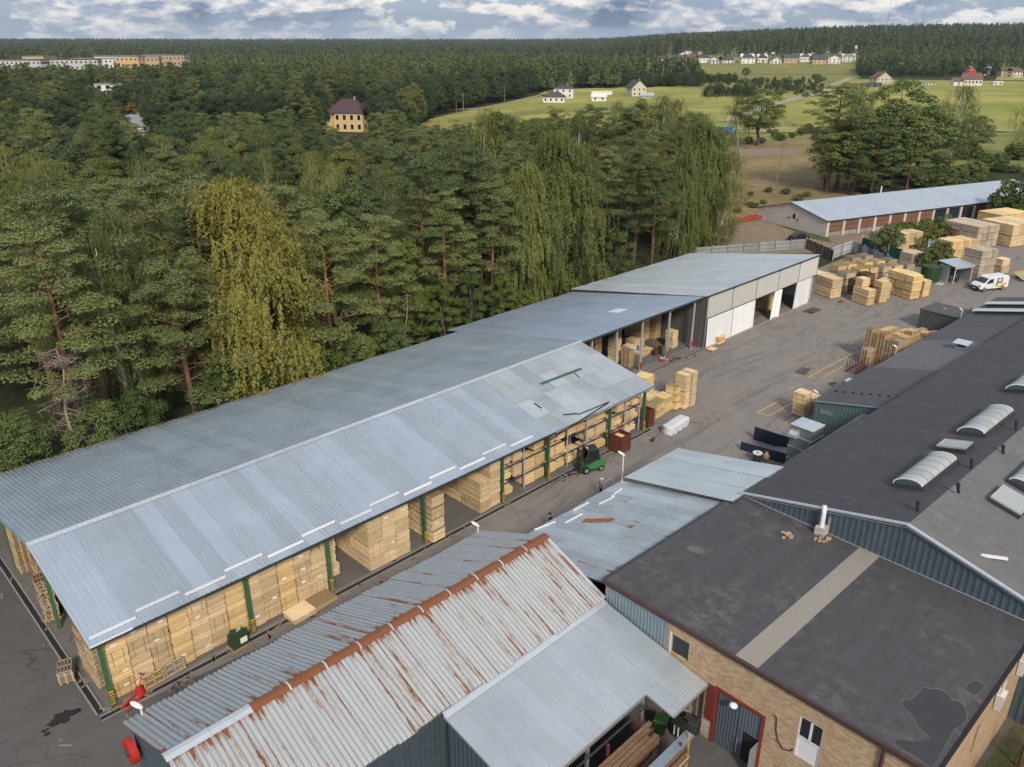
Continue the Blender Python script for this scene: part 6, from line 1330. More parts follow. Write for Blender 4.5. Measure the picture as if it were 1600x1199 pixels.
for i in range(3): MB().box(-1.0, 1.0, -1.07+.72*i, -.37+.72*i, 4.35, 4.42).build('roof_panel', RIDGE, dx, world=False)
MB().ext([(-.95, .1, 3.5), (-.95, .1, 4.0), (-1.25, .1, 3.98), (-1.5, .1, 3.75), (-1.5, .1, 3.5)], (0, .75, 0)).build('intake_hood', RIDGE, dx, world=False)
for sx in (-.85, .85):
    for sy in (-.9, .9): MB().box(sx-.06, sx+.06, sy-.06, sy+.06, 0, .5).build('leg', DARKST, dx, world=False)
MB().bar((.95, -.9, .9), (2.4, -1.3, .3), .35, .35).build('outlet_duct', DARKST, dx, world=False)
a = gp(1157, 702); b = gp(1236, 728); t_ = (b-a).normalized(); n_ = Vector((-t_.y, t_.x, 0)); n_ = n_ if n_.dot(Vector((1, 1, 0))) > 0 else -n_; L = (b-a).length+1.5
rp = thing('loading_ramp', 'steel loading ramp with dark navy side walls below the canopy', 'ramp', a, math.atan2(t_.y, t_.x)); W_ = 2.6
MB().hexa([(2.2, .05, 0), (L, .05, 0), (L, W_-.05, 0), (2.2, W_-.05, 0)], [(2.2, .05, .05), (L, .05, 1.0), (L, W_-.05, 1.0), (2.2, W_-.05, .05)]).build('deck', paint('ramp_grey', (.27, .27, .30), .6, .1, .1), rp, world=False)
MB().hexa([(0, -.08, 0), (L, -.08, 0), (L, .04, 0), (0, .04, 0)], [(0, -.08, .75), (L, -.08, 1.15), (L, .04, 1.15), (0, .04, .75)]).build('side_wall', NAVY, rp, world=False); MB().hexa([(0, W_-.04, 0), (L, W_-.04, 0), (L, W_+.08, 0), (0, W_+.08, 0)], [(0, W_-.04, 1.3), (L, W_-.04, 1.2), (L, W_+.08, 1.2), (0, W_+.08, 1.3)]).build('side_wall', NAVY, rp, world=False)
p = gp(1182, 722); dr = thing('unknown_white_object', 'unidentified round white object, built as a lidded drum with dark mark, below the ramp', 'drum', (p.x, p.y, 0)); MB().tube((0, 0, 0), (0, 0, .85), .36, n=18).build('drum', DARKST, dr, world=False); MB().tube((0, 0, .85), (0, 0, .93), .42, n=20).build('lid', WHITE, dr, world=False); MB().ext([(-.1, -.15, .932), (.05, -.1, .932), (.12, .12, .932), (-.02, .16, .932)], (0, 0, .004)).build('dark_mark', BLACKP, dr, world=False)  # drum stands in for a round white object of unknown kind
p = gp(1196, 722); bg_ = thing('brown_sack', 'brown sack beside the round white object', 'sack', (p.x+.2, p.y+.1, 0)); MB().blob((0, 0, .38), (.35, .3, .4), 10, 7, .08, random.Random(4)).build('sack_body', PAL, bg_, True, world=False); MB().tube((0, 0, .7), (.05, 0, .86), .1, .15, 8).build('sack_neck', PAL, bg_, world=False)
def flood(loc, ph, label, tilt=35, az=135):
    t = thing('floodlight', label, 'floodlight', loc); MB().tube((0, 0, -.3), (0, 0, ph), .04, n=8).build('pole', WHITE, t, world=False); MB().tube((0, 0, -.05), (0, 0, ph*.35), .07, n=8).build('base', STEEL, t, world=False)
    M = Matrix.Translation((0, 0, ph)) @ Matrix.Rotation(R(az), 4, 'Z') @ Matrix.Rotation(R(-tilt), 4, 'Y')
    MB(M).blob((.22, 0, .04), (.34, .15, .10), 12, 8).build('lamp_head', WHITE, t, True, world=False); MB(M).box(.05, .42, -.1, .1, -.075, -.04).build('lens', GLASS, t, world=False)
flood(atY(224, 1125, 32.9), .75, 'white floodlight on the near corner eave of the rusty shed'); flood(atY(747, 838, 33.0), .75, 'white floodlight at the far end of the rusty shed eave'); flood(Vector((42.5, 31.3, 4.3)), 1.9, 'white floodlight on a tall pole at the canopy corner')
flood(lw(.1, .0, 4.0), .7, 'white floodlight at the near corner of the low wing'); flood(lw(16.8, .05, 4.0), .8, 'white floodlight midway along the low wing edge'); flood(lw(34.6, .05, 4.0), .9, 'white floodlight at the far part of the low wing edge')
lr = thing('lamp_platform', 'small railed service platform beside the canopy corner', 'platform', (41.9, 31.7, 0))
MB().box(-.6, .6, -.4, .4, 3.2, 3.28).build('deck', STEEL, lr, world=False)
for x in (-.58, .58):
    for y in (-.38, .38): MB().tube((x, y, 0), (x, y, 4.1), .035, n=6).build('leg', STEEL, lr, world=False)
for y in (-.38, .38): MB().tube((-.58, y, 4.1), (.58, y, 4.1), .03, n=6).build('rail', STEEL, lr, world=False)
# small clutter in the open shed
for i, (px, py, m, lab) in enumerate(((994, 552, BLUEB, 'blue drum between posts of the open shed'), (1031, 553, DGREEN, 'dark green drum in the open shed entrance'), (1024, 556, RUSTRED, 'rust-red drum in the open shed entrance'))):
    p = gp(px, py); d_ = thing('steel_drum', lab, 'drum', p); MB().tube((0, 0, 0), (0, 0, .88), .29, n=16).build('drum', m, d_, world=False)
    for z in (.28, .58, .86): MB().tube((0, 0, z), (0, 0, z+.03), .305, n=16).build('hoop', m, d_, world=False)
for i, px in enumerate((1033, 1037)):
    p = gp(px, 565); c_ = thing('traffic_cone', 'red and white traffic cone, %s of the pair at the open shed' % ('left' if i == 0 else 'right'), 'cone', (p.x, p.y, 0)); MB().box(-.2, .2, -.2, .2, 0, .04).build('base', RED, c_, world=False); MB().tube((0, 0, .04), (0, 0, .35), .15, .1, 12).build('lower_cone', RED, c_, world=False); MB().tube((0, 0, .35), (0, 0, .6), .1, .05, 12).build('white_band', WHITE, c_, world=False); MB().tube((0, 0, .6), (0, 0, .72), .05, .03, 12).build('tip', RED, c_, world=False)
# ================================================================== old timber under the lean-to and scrap screen
og = random.Random(12); tr_ = thing('timber_rack', 'rack of long dark old timbers under the lean-to eave', 'rack', (22.5, 16.9, 0))
for i in range(4): x = 18.6+2.5*i; MB().box(x-.06, x+.06, 17.2, 17.32, 0, 3.0).build('rack_post', RUSTRED, tr_); MB().box(x-.05, x+.05, 15.9, 17.2, .25, .33).build('rack_arm', RUSTRED, tr_)
for z in range(10):
    for y in range(5 if z < 6 else 4): xx = 18.2+og.uniform(-.2, .5); MB().box(xx, xx+8+og.uniform(-.8, .3), 16.0+.24*y+(.02*z), 16.0+.24*y+.2+.02*z, .34+.21*z, .34+.21*z+.16+og.uniform(-.03, .03)).build('timber', WOODO, tr_)
scs = thing('scrap_screen', 'screen of rusty posts and mismatched metal sheets below the lean-to', 'fence', (24, 14.9, 0))
for x in (19.5, 21.8, 24.1, 26.4): MB().box(x-.05, x+.05, 14.95, 15.05, 0, 2.7).build('post', RUSTRED, scs)
MB().box(27.0, 27.09, 14.9, 14.99, 0, 2.8).build('pole', YELLOW, scs); MB().bar((18.5, 15.1, 2.5), (27.4, 15.1, 2.5), .5, .06).build('top_board', CLADP, scs)
for i in range(9):
    z = .25+.24*i; MB().box(18.6+og.uniform(0, .6), 27.1+og.uniform(-.5, .1), 14.86+og.uniform(-.02, .02), 14.9, z, z+.19).build('slat', og.choice([WOODO, CLADP, WOODG, RUSTRED, WOODO]), scs)
for i, (px, py, m) in enumerate(((1068, 1156, BLACKP), (1085, 1152, DARKST), (1038, 1150, DGREEN))):
    p = gp(px, py); b_ = thing('unknown_dark_item', 'unidentified dark item, built as a bin, in the lean-to shadow, %s from left' % ORD[[2, 3, 1][i]], 'bin', (p.x, p.y+.3, 0), R(12*i)); MB().hexa([(-.25, -.28, .1), (.25, -.28, .1), (.25, .28, .1), (-.25, .28, .1)], [(-.32, -.36, 1.0), (.32, -.36, 1.0), (.32, .36, 1.0), (-.32, .36, 1.0)]).build('bin_body', m, b_, world=False)  # plain bins stand in for dark items of unknown kind
    MB().hexa([(-.35, -.39, 1.0), (.35, -.39, 1.0), (.35, .39, 1.0), (-.35, .39, 1.0)], [(-.3, -.34, 1.08), (.3, -.34, 1.08), (.3, .34, 1.08), (-.3, .34, 1.08)]).build('lid', m, b_, world=False)
    if i == 0: 
        for s in (-.12, .12): MB().box(-.335, -.315, s-.03, s+.03, .3, .95).build('reflective_strip', PAPER, b_, world=False)
# scrap poles beside the sunny brick side
spl = thing('pole_rack', 'rack of thin rusty poles in the side yard right of the brick building', 'rack', (38, 2.5, 0))
for x in (33.5, 36.5, 39.5): MB().box(x-.05, x+.05, 3.3, 3.4, 0, 2.6).build('post', RUSTRED, spl)
for i in range(6): MB().tube((33+.2*i, 3.3, .5+.4*i), (41, 3.2-.25*i, .3+.35*i), .04, n=6).build('pole', PAL if i % 2 else RUSTRED, spl)
# ================================================================== people
def person(loc, rz, label, top, trousers, cap, h=1.76, pose=0):
    me = bpy.data.meshes.new('person'); s = h/1.76
    J = [((0, 0, .95), .155), ((0, 0, 1.12), .15), ((0, .01, 1.32), .175), ((0, .0, 1.46), .09), ((0, -.015, 1.56), .065), ((0, -.02, 1.64), .098), ((0, -.02, 1.72), .075)]
    E = [(0, 1), (1, 2), (2, 3), (3, 4), (4, 5), (5, 6)]
    for sx in (-1, 1):
        b = len(J); J += [((sx*.19, 0, 1.40), .075), ((sx*.26, .03, 1.14), .052), ((sx*.24, -.12+.06*pose, .93), .042), ((sx*.23, -.17+.06*pose, .84), .034)]; E += [(3, b), (b, b+1), (b+1, b+2), (b+2, b+3)]
        b = len(J); J += [((sx*.1, 0, .86), .105), ((sx*.115, -.02*sx, .48), .072), ((sx*.12, .03*sx, .09), .05), ((sx*.13, -.1, .045), .045)]; E += [(0, b), (b, b+1), (b+1, b+2), (b+2, b+3)]
    me.from_pydata([tuple(c*s for c in j[0]) for j in J], E, []); o = bpy.data.objects.new('tmp_person', me); col.objects.link(o)
    o.modifiers.new('skin', 'SKIN'); me.skin_vertices[0].data[0].use_root = True
    for v, j in zip(me.skin_vertices[0].data, J): v.radius = (j[1]*s, j[1]*s*(.8 if .9 < j[0][2] < 1.45 and abs(j[0][0]) < .1 else 1))
    sb = o.modifiers.new('sub', 'SUBSURF'); sb.levels = 2; sb.render_levels = 2
    dg = bpy.context.evaluated_depsgraph_get(); m2 = bpy.data.meshes.new_from_object(o.evaluated_get(dg)); bpy.data.objects.remove(o); m2.name = 'person'
    m2.materials.clear()
    for m in (top, trousers, SKIN, BLACKP): m2.materials.append(m)
    for p in m2.polygons:
        z = p.center.z/s; x = abs(p.center.x)/s; p.use_smooth = True
        p.material_index = 3 if z < .11 else (1 if z < .97 and x < .2 else (2 if z > 1.5 or (x > .17 and z < 1.02) else 0))
    q = link('person', m2); q.location = loc; q.rotation_euler = (0, 0, rz); tag(q, label, 'person')
    c = MB().blob((0, -.02*s, 1.70*s), (.108*s, .118*s, .07*s), 12, 6).build('cap', cap, q, True, world=False); MB().box(-.07, .07, -.2*s, -.1*s, 1.665*s, 1.68*s).build('cap_peak', cap, c, world=False)
    MB().blob((0, -.115*s, 1.61*s), (.014, .02, .02), 6, 4).build('nose', SKIN, q, True, world=False)
TOPG = paint('grey_work_shirt', (.20, .20, .21), .8); TROU = paint('dark_trousers', (.02, .02, .028), .8)
p = gp(938, 777); person((p.x, p.y, 0), R(60), 'person in grey top and dark trousers with white cap standing on the yard', TOPG, TROU, WHITE, pose=-1)
p = gp(861, 834); person((p.x, p.y+.1, 0), R(200), 'person in dark clothes half hidden behind the link shed roof', TROU, TROU, BLACKP)

# ---- wood scraps and bark swept about the yard
mb = MB(); sg = random.Random(17)
def scraps(cx, cy, rx, ry, n_):
    for i in range(n_):
        x, y = cx+sg.gauss(0, rx), cy+sg.gauss(0, ry); L, W_ = sg.uniform(.06, .35), sg.uniform(.03, .08); mb.M = Matrix.Translation((x, y, .022)) @ Matrix.Rotation(sg.uniform(0, 3.14), 4, 'Z'); mb.box(-L, L, -W_, W_, 0, .03)
for a in ((20, 39.0, 8, .35, 90), (48, 39.2, 6, .5, 90), (61, 38, 3, 1.2, 60), (90, 36, 4, 1.5, 60), (115, 40, 5, 2.5, 110), (128, 36, 6, 2, 70), (9, 48, .8, 6, 70), (86, 46.5, 6, 1, 40), (70, 48, 6, 1, 50), (66, 30, 2, 1, 25)): scraps(*a)
o = stuff(mb.build('wood_scraps', WOODG)); o['label'] = 'small wood scraps scattered over the yard'; o['category'] = 'scraps'
# ================================================================== row of garages
GA = R(-19.3); MG = Matrix.Translation((148.0, 65.5, 0)) @ Matrix.Rotation(GA, 4, 'Z'); gw = lambda x, y, z: MG @ Vector((x, y, z)); GLn = 66.
ga = thing('garage_row', 'long row of silicate brick garages under one pale metal roof', 'garages', gw(30, 9, 0))
fd_ = (gw(0, -.35, 3.1)-gw(0, 9.5, 5.0)); bd2 = (gw(0, 19.4, 2.6)-gw(0, 9.5, 5.0)); gx = gw(1, 0, 0)-gw(0, 0, 0)
sheet_roof(ga, 'front_roof_slope', gw(-.3, 9.5, 5.05), gx, fd_, GLn, fd_.length, 2.2, .55, .03, G_GARAGE, seed=15); sheet_roof(ga, 'rear_roof_slope', gw(-.3, 9.5, 5.05), gx, bd2, GLn, bd2.length, 2.2, .55, .03, G_GARAGE, seed=16)
MB(MG).ext([(0, 0, 0), (0, 0, 3.0), (0, 9.5, 4.9), (0, 19, 2.55), (0, 19, 0)], (.3, 0, 0)).build('gable_wall', brickmat('shade_lifted_silicate_gable', (.74, .72, .68), (.66, .64, .60), (.52, .50, .48)), ga)  # gable brick set paler in colour to offset the shade on it
MB(MG).box(.31, GLn-1, 18.7, 19, 0, 2.55).build('rear_wall', SILIC, ga); MB(MG).box(.31, GLn-.6, 5.0, 5.2, 0, 2.9).build('inner_wall', DECK, ga)
MB(MG).box(-.03, -.003, 8.2, 8.9, 2.0, 2.9).build('gable_window', BLACKP, ga); MB(MG).box(-.04, -.003, 7.3, 7.9, 1.8, 2.0).box(-.04, -.003, 9.5, 10.2, 1.9, 2.05).build('missing_bricks', DARKST, ga)
MB(MG).box(0, GLn-1, -.06, .2, 2.75, 3.0).build('lintel', paint('dark_lintel', (.10, .07, .06), .8), ga)
CREAM = paint('cream_pier', (.62, .54, .45), .85, 0, .15); GDR = paint('rusty_garage_door', (.20, .10, .07), .8, .05, .7, 3.); GDB = paint('dark_blue_garage_door', (.02, .027, .055), .5, .1, .3); GDG = paint('garage_grey_kick', (.30, .30, .31), .7)
for i in range(16):
    x = i*4.06
    MB(MG).box(x+.001, x+.55, -.1, .32, 0, 2.75).build('pier', CREAM, ga)
    blue = i in (7, 8, 9); d_ = MB(MG).box(x+.62, x+2.28, .1, .16, .05, 2.72).box(x+2.32, x+4.0, .1, .16, .05, 2.72).build('garage_door', GDB if blue else GDR, ga)
    MB(MG).box(x+2.28, x+2.32, .08, .14, .05, 2.7).build('door_seam', BLACKP, d_)
    for zz in (.9, 1.9): MB(MG).box(x+.7, x+3.9, .075, .099, zz, zz+.07).build('door_rail', DARKST if blue else RUSTRED, d_)
    if i < 4: MB(MG).box(x+.64, x+2.25, .085, .099, .06, .8).box(x+2.36, x+3.95, .085, .099, .06, .8).build('kick_plate', GDG, d_)
MB(MG).tube((24, 9.6, 4.9), (24, 9.6, 6.4), .12).build('vent_pipe', WHITE, ga)
# ================================================================== fences
def fence(name, label, a, b, h, n, mats, post=STEEL, sag=0., gap=.02, seed=1):
    rg = random.Random(seed); a = Vector((*a, 0)); b = Vector((*b, 0)); t = (b-a)/n; u = t.normalized(); f = thing(name, label, 'fence', (a+b)/2)
    for i in range(n):
        p = a+t*i; q = a+t*(i+1)-u*gap; dz = rg.uniform(-.08, .08); nn = Vector((-u.y, u.x, 0))*(.03+rg.uniform(0, .05))
        MB().hexa([p, q, q+nn, p+nn], [v+Vector((0, 0, h+dz)) for v in (p, q, q+nn, p+nn)]).build('panel', rg.choice(mats), f)
    k = max(1, n//2)
    for i in range(k+1):
        p = a+(b-a)*i/k; MB().box(p.x-.07, p.x+.07, p.y-.17, p.y-.05, 0, h+.25).build('post', post, f)
    for z in (.5, h-.4): MB().bar(a+Vector((0, -.09, z)), b+Vector((0, -.09, z)), .05, .08).build('rail', post, f)
GPN = paint('grey_panel', (.30, .32, .33), .6, .1, .25); GP2 = paint('pale_grey_panel', (.50, .52, .54), .5, .1, .15)
fence('sheet_fence', 'grey metal sheet fence behind the curtain-fronted shed', (118, 74.5), (137.1, 64.1), 1.6, 14, [GPN]); fence('plank_fence', 'dark weathered plank fence running back to the sheet fence corner', (137.1, 64.0), (131.9, 56.6), 1.8, 16, [WOODO, DARKST], WOODG)
fence('sheet_fence', 'pale sheet fence panels left of the lumber cluster', (132.4, 57.2), (140.0, 57.0), 2.1, 5, [GP2]); fence('sheet_fence', 'sagging dark grey sheet fence behind the yellow lumber cluster', (140.1, 56.8), (131.5, 45.5), 2.0, 9, [GPN, CLAD])
NETG = paint('green_netting', (.015, .10, .085), .8, 0, .25); fence('net_fence', 'dark green netted fence with white posts beside the bushes', (145.2, 57.5), (140.4, 48.5), 1.8, 6, [NETG], WHITE); fence('net_fence', 'blue-grey fence panels behind the ragged lumber block', (152, 48.5), (156.5, 47), 1.6, 3, [CLADT], WHITE)
rr_ = thing('red_harrow', 'red farm implement frame standing at the edge of the weeds', 'implement', gp(1170, 346), R(-15))
for y in (-.6, .6): MB().bar((-3, y, .8), (3, y, .9), .18, .18).build('frame_bar', RED, rr_, world=False)
for i in range(7): MB().bar((-2.7+.9*i, -.6, .85), (-2.7+.9*i, .6, .85), .12, .12).build('cross_bar', RED, rr_, world=False); MB().tube((-2.7+.9*i, .6, .85), (-2.7+.9*i, .75, 0), .06, n=6).build('tine', RED, rr_, world=False); MB().tube((-2.7+.9*i, -.6, .85), (-2.7+.9*i, -.75, 0), .06, n=6).build('tine', RED, rr_, world=False)
# ================================================================== shelter and tank
shl = thing('tool_shelter', 'small open-fronted metal shelter with pale roof in the lumber yard', 'shelter', (131.2, 37.4, 0), R(-24))
MB().box(3.45, 3.52, 0, 2.7, 0, 2.35).build('side_wall', RIDGE, shl, world=False); MB().box(0, .07, .8, 2.7, 0, 2.5).build('side_wall', RIDGE, shl, world=False); MB().box(.07, 3.45, 2.6, 2.7, 0, 2.4).build('back_wall', CLAD, shl, world=False)
MB().hexa([(-.25, -.35, 2.62), (3.75, -.35, 2.62), (3.75, 3, 2.95), (-.25, 3, 2.95)], [(-.25, -.35, 2.72), (3.75, -.35, 2.72), (3.75, 3, 3.05), (-.25, 3, 3.05)]).build('roof', G_GARAGE, shl, world=False); MB().box(-.2, 3.7, -.33, -.25, 2.35, 2.63).build('fascia', RIDGE, shl, world=False)
for x in (.05, 3.5): MB().box(x-.05, x+.05, -.2, -.1, 0, 2.4).build('post', WHITE, shl, world=False)
for i, (x, y, m, s) in enumerate(((.9, 1.2, RUSTRED, .5), (1.7, .9, DARKST, .55), (2.4, 1.4, BLACKP, .6))): 
    p = WM[shl] @ Vector((x, y, 0)); b_ = thing('tool_box', ['rust-red', 'dark steel', 'black'][i]+' equipment box inside the small shelter', 'box', p, R(-24)); bev(MB().box(-s/2, s/2, -s/2, s/2, 0, s*1.3), 'case', m, b_, .04); MB().box(-s*.3, s*.3, -.04, .04, s*1.3, s*1.3+.08).build('handle', STEEL, b_, world=False)
tk = thing('water_tank', 'big dark green round tank beside the small shelter', 'tank', (130.9, 40.6, 0)); MB().tube((0, 0, 0), (0, 0, 2.3), 1.35, n=28).build('shell', DGREEN, tk, world=False); MB().tube((0, 0, 2.3), (0, 0, 2.45), 1.3, .4, n=28).build('lid', DGREEN, tk, world=False)
for z in (.7, 1.5): MB().tube((0, 0, z), (0, 0, z+.07), 1.38, n=28).build('rib', DGREEN, tk, world=False)
p = gp(1468, 444); tag(MB(Matrix.Translation(p)).hexa([(-.7, -.5, .01), (.7, -.5, .01), (.6, .5, .01), (-.6, .5, .01)], [(-.6, -.4, .12), (.6, -.4, .12), (.5, .4, .12), (-.5, .4, .12)]).build('manhole_slab', GP2), 'pale slab lying on asphalt beside the green tank', 'slab')
br_ = thing('board_rack', 'sloping rack of long boards with yellow bars behind the white van', 'rack', gp(1616, 437), R(-40))
for i in range(6): MB().bar((-3, -1.2+.45*i, .4+.1*i), (3, -1.2+.45*i, 1.2+.1*i), .35, .08).build('board', [WOODG, WOOD, WOODG, WOOD, WOODG, YELLOW][i], br_, world=False)
for x in (-2, 2): MB().box(x-.08, x+.08, -1.4, 1.5, 0, .4 if x < 0 else .95).build('trestle', DARKST, br_, world=False)
# ================================================================== houses beyond
HR = HEAD-math.pi/2
WINM = {}
def house(px, py, w_, d, h, rh, wall, roofm, label, rz=0., hip=False, rows=(2, 3), chim=True, cat='house', name='house', dist=None, flat=False, gable=False, win=(1.1, 1.3)):
    if dist: a = math.atan((px-800)*CP/FPX); p = (HD*math.cos(a)+RT*math.sin(a))*dist
    else: p = gp(px, py)
    t = thing(name, label, cat, (p.x, p.y, terr(p.x, p.y)), HR+rz); a, b = w_/2, d/2
    if gable: MB().ext([(-a, -b, 0), (-a, b, 0), (-a, b, h), (-a, 0, h+rh), (-a, -b, h)] if gable == 'x' else [(-a, -b, 0), (-a, -b, h), (0, -b, h+rh), (a, -b, h), (a, -b, 0)], (w_, 0, 0) if gable == 'x' else (0, d, 0)).build('wall', wall, t, world=False)
    else: MB().box(-a, a, -b, b, -.5, h).build('wall', wall, t, world=False)
    o = .5
    if flat: rf = MB().box(-a-.3, a+.3, -b-.3, b+.3, h, h+rh).build('roof', roofm, t, world=False)
    elif hip:
        k = min(a, b)*.95
        rf = MB().add([(-a-o, -b-o, h), (a+o, -b-o, h), (a+o, b+o, h), (-a-o, b+o, h), (-a-o+k, 0 if b <= a else -b-o+k, h+rh), (a+o-k, 0 if b <= a else b+o-k, h+rh)], [(0, 1, 5, 4), (1, 2, 5), (2, 3, 4, 5), (3, 0, 4), (3, 2, 1, 0)]).build('roof', roofm, t, world=False)
    elif gable == 'y':
        mb = MB(); sl_ = rh/a
        for s in (-1, 1): mb.hexa([(0, -b-o, h+rh), (s*(a+o), -b-o, h-o*sl_), (s*(a+o), b+o, h-o*sl_), (0, b+o, h+rh)], [(0, -b-o, h+rh+.25), (s*(a+o), -b-o, h-o*sl_+.2), (s*(a+o), b+o, h-o*sl_+.2), (0, b+o, h+rh+.25)])
        rf = mb.build('roof', roofm, t, world=False)
    else:
        mb = MB(); sl_ = rh/b
        for s in (-1, 1): mb.hexa([(-a-o, 0, h+rh), (a+o, 0, h+rh), (a+o, s*(b+o), h-o*sl_), (-a-o, s*(b+o), h-o*sl_)], [(-a-o, 0, h+rh+.25), (a+o, 0, h+rh+.25), (a+o, s*(b+o), h-o*sl_+.2), (-a-o, s*(b+o), h-o*sl_+.2)])
        rf = mb.build('roof', roofm, t, world=False)
    if chim: MB().box(a*.3, a*.3+.8, -.4, .4, h+rh*.4, h+rh+.9).build('chimney', CONC, rf, world=False)
    k = win
    if k not in WINM: WINM[k] = (MB().box(-k[0]/2, k[0]/2, -.05, .05, -k[1]/2, k[1]/2).mesh('window', GLASS), MB().box(-k[0]/2-.12, k[0]/2+.12, -.03, .03, -k[1]/2-.12, k[1]/2+.12).mesh('frame', WHITE))
    fl, n_ = rows
    for f in range(fl):
        for i in range(n_):
            z = h*(f+.55)/fl; x = -a+w_*(i+.5)/n_; q = link('window', WINM[k][0], t, (x, -b-.04, z)); link('frame', WINM[k][1], q, (0, .02, 0))
        if d > 5:
            for i in range(max(1, n_//2)):
                z = h*(f+.55)/fl; y = -b+d*(i+.5)/max(1, n_//2)
                for s in (-1, 1): q = link('window', WINM[k][0], t, mw=Matrix.Translation((s*(a+.04), y, z)) @ Matrix.Rotation(R(90), 4, 'Z'))
    return t
YW = paint('yellow_plaster', (.74, .55, .25), .85, 0, .08); PURP = paint('plum_roof_tiles', (.085, .05, .06), .7); WPL = paint('white_plaster', (.72, .70, .67), .85, 0, .06); DKR = paint('dark_roof_tiles', (.07, .07, .08), .7); BRR = paint('brown_roof_tiles', (.15, .085, .065), .75); REDR = paint('red_roof_tiles', (.42, .06, .045), .7)
TANB = paint('tan_block', (.48, .36, .23), .85, 0, .1); ORB = paint('orange_block', (.60, .40, .22), .85, 0, .1); GRYB = paint('grey_panel_block', (.52, .51, .50), .85, 0, .1); CRM = paint('cream_plaster', (.60, .54, .42), .85, 0, .06); GREYR = paint('grey_sheet_roof', (.22, .23, .25), .6)
yh = house(548, 204, 15.5, 11, 7.2, 5.2, YW, PURP, 'large yellow villa with plum hipped roof among the trees', R(-12), True, (2, 5), win=(1.3, 1.9))
MB().box(-7.9, -4.4, -7.2, -5.5, 0, 6.6).build('entrance_bay', YW, yh, world=False); MB().add([(-8.2, -7.5, 6.6), (-4.1, -7.5, 6.6), (-4.1, -5, 6.6), (-8.2, -5, 6.6), (-6.1, -4.5, 8.6)], [(0, 1, 4), (1, 2, 4), (3, 0, 4), (2, 3, 4), (3, 2, 1, 0)]).build('bay_roof', PURP, yh, world=False); MB().box(-6.9, -5.4, -7.28, -7.19, 5.0, 5.9).build('arch_window', GLASS, yh, world=False)
house(213, 213, 10, 8, 4.2, 3.6, WPL, GREYR, 'grey gabled roof peeping out of the forest beside the orange tree', R(25), gable='x'); house(303, 224, 7, 6, 6.5, 2.6, CRM, GREYR, 'small pale gable end showing between birches', R(-30), gable='y', rows=(1, 1))
house(881, 153, 12.5, 9, 5.8, 2.2, WPL, DKR, 'two-storey white house with dark hipped roof, left in the meadow', R(-8), True, (2, 3)); house(866, 160, 13, 9, 3.2, 2.8, WPL, DKR, 'low white bungalow with dark hipped roof before the two-storey house', R(-8), True, (1, 4)); house(993, 150, 10.5, 9.5, 5.6, 4.4, CRM, DKR, 'cream house with steep grey cross-gabled roof in the meadow', R(20), gable='y', rows=(2, 3))
house(935, 158, 9, 5, 2.6, 1.0, WPL, WPL, 'pale half-built outbuilding between meadow houses', 0, rows=(1, 2), chim=False); house(1010, 154, 8, 4, 2.0, 1.4, POLY, POLY, 'pale polytunnel right of the cream house', 0, rows=(0, 0), chim=False); house(940, 148, 14, 3, 1.6, .5, CURT, CURT, 'long white low greenhouse behind the outbuilding', 0, rows=(0, 0), chim=False, flat=True)
house(1375, 131, 15, 10, 4.6, 5.0, CRM, BRR, 'cream house with broad brown gable roof beyond the meadow', R(14), gable='y', rows=(2, 4)); house(1360, 136, 16, 4, 2.2, .8, DARKST, DKR, 'dark low outbuilding before the cream brown-roofed house', R(4), rows=(1, 3), chim=False, flat=True)
house(1515, 134, 15, 9, 5.2, 4.6, WPL, BRR, 'white farmhouse with brown roof at the meadow edge', 0, gable='x', rows=(1, 5), win=(1.4, 1.7)); house(1494, 134, 8, 7, 3.6, 2.6, WPL, BRR, 'low white annex left of the farmhouse', 0, gable='x', rows=(1, 1), chim=False); house(1513, 130, 6, 6, 9.6, 3.2, REDR, REDR, 'red-roofed dormer block behind the white farmhouse', 0, True, (1, 1), chim=False)
house(1447, 133, 13, 3, 1.7, .4, WPL, GREYR, 'long white trailer shed at the meadow edge', 0, rows=(1, 5), chim=False, flat=True); house(1557, 133, 8, 4, 2.2, .6, WPL, WHITE, 'small white shed right of the farmhouse', 0, rows=(1, 2), chim=False, flat=True)
eg = random.Random(31); k = 0
for row, (py, pxs) in enumerate(((109.0, (1031, 1056, 1078, 1096, 1114, 1133, 1165, 1188, 1209, 1232, 1256, 1276, 1300, 1322)), (103.5, (1044, 1068, 1088, 1127, 1150, 1176, 1198, 1221, 1245, 1268, 1290, 1310, 1330)), (99.5, (1055, 1082, 1105, 1140, 1160, 1185, 1215, 1238, 1262, 1285, 1303)))):
    for i, px in enumerate(pxs):
        k += 1; wm = eg.choice([WPL, WPL, CRM, WPL, TANB]); rm = eg.choice([DKR, DKR, BRR, PURP, GREYR]); w_ = eg.uniform(12, 19); lab = '%s %s-roofed house of the %s row in the far estate' % (ORD[i+1], {DKR: 'dark', BRR: 'brown', PURP: 'plum', GREYR: 'grey'}[rm], ['front', 'middle', 'rear'][row])
        house(px, py+eg.uniform(-.6, .4), w_, 11, eg.choice([3.8, 6.0, 6.6]), eg.uniform(3.0, 5.2), wm, rm, lab, eg.uniform(-.5, .5), eg.random() < .45, (eg.choice([1, 2]), 3), gable=False if eg.random() < .3 else eg.choice(['x', 'y']), win=(1.6, 1.6))
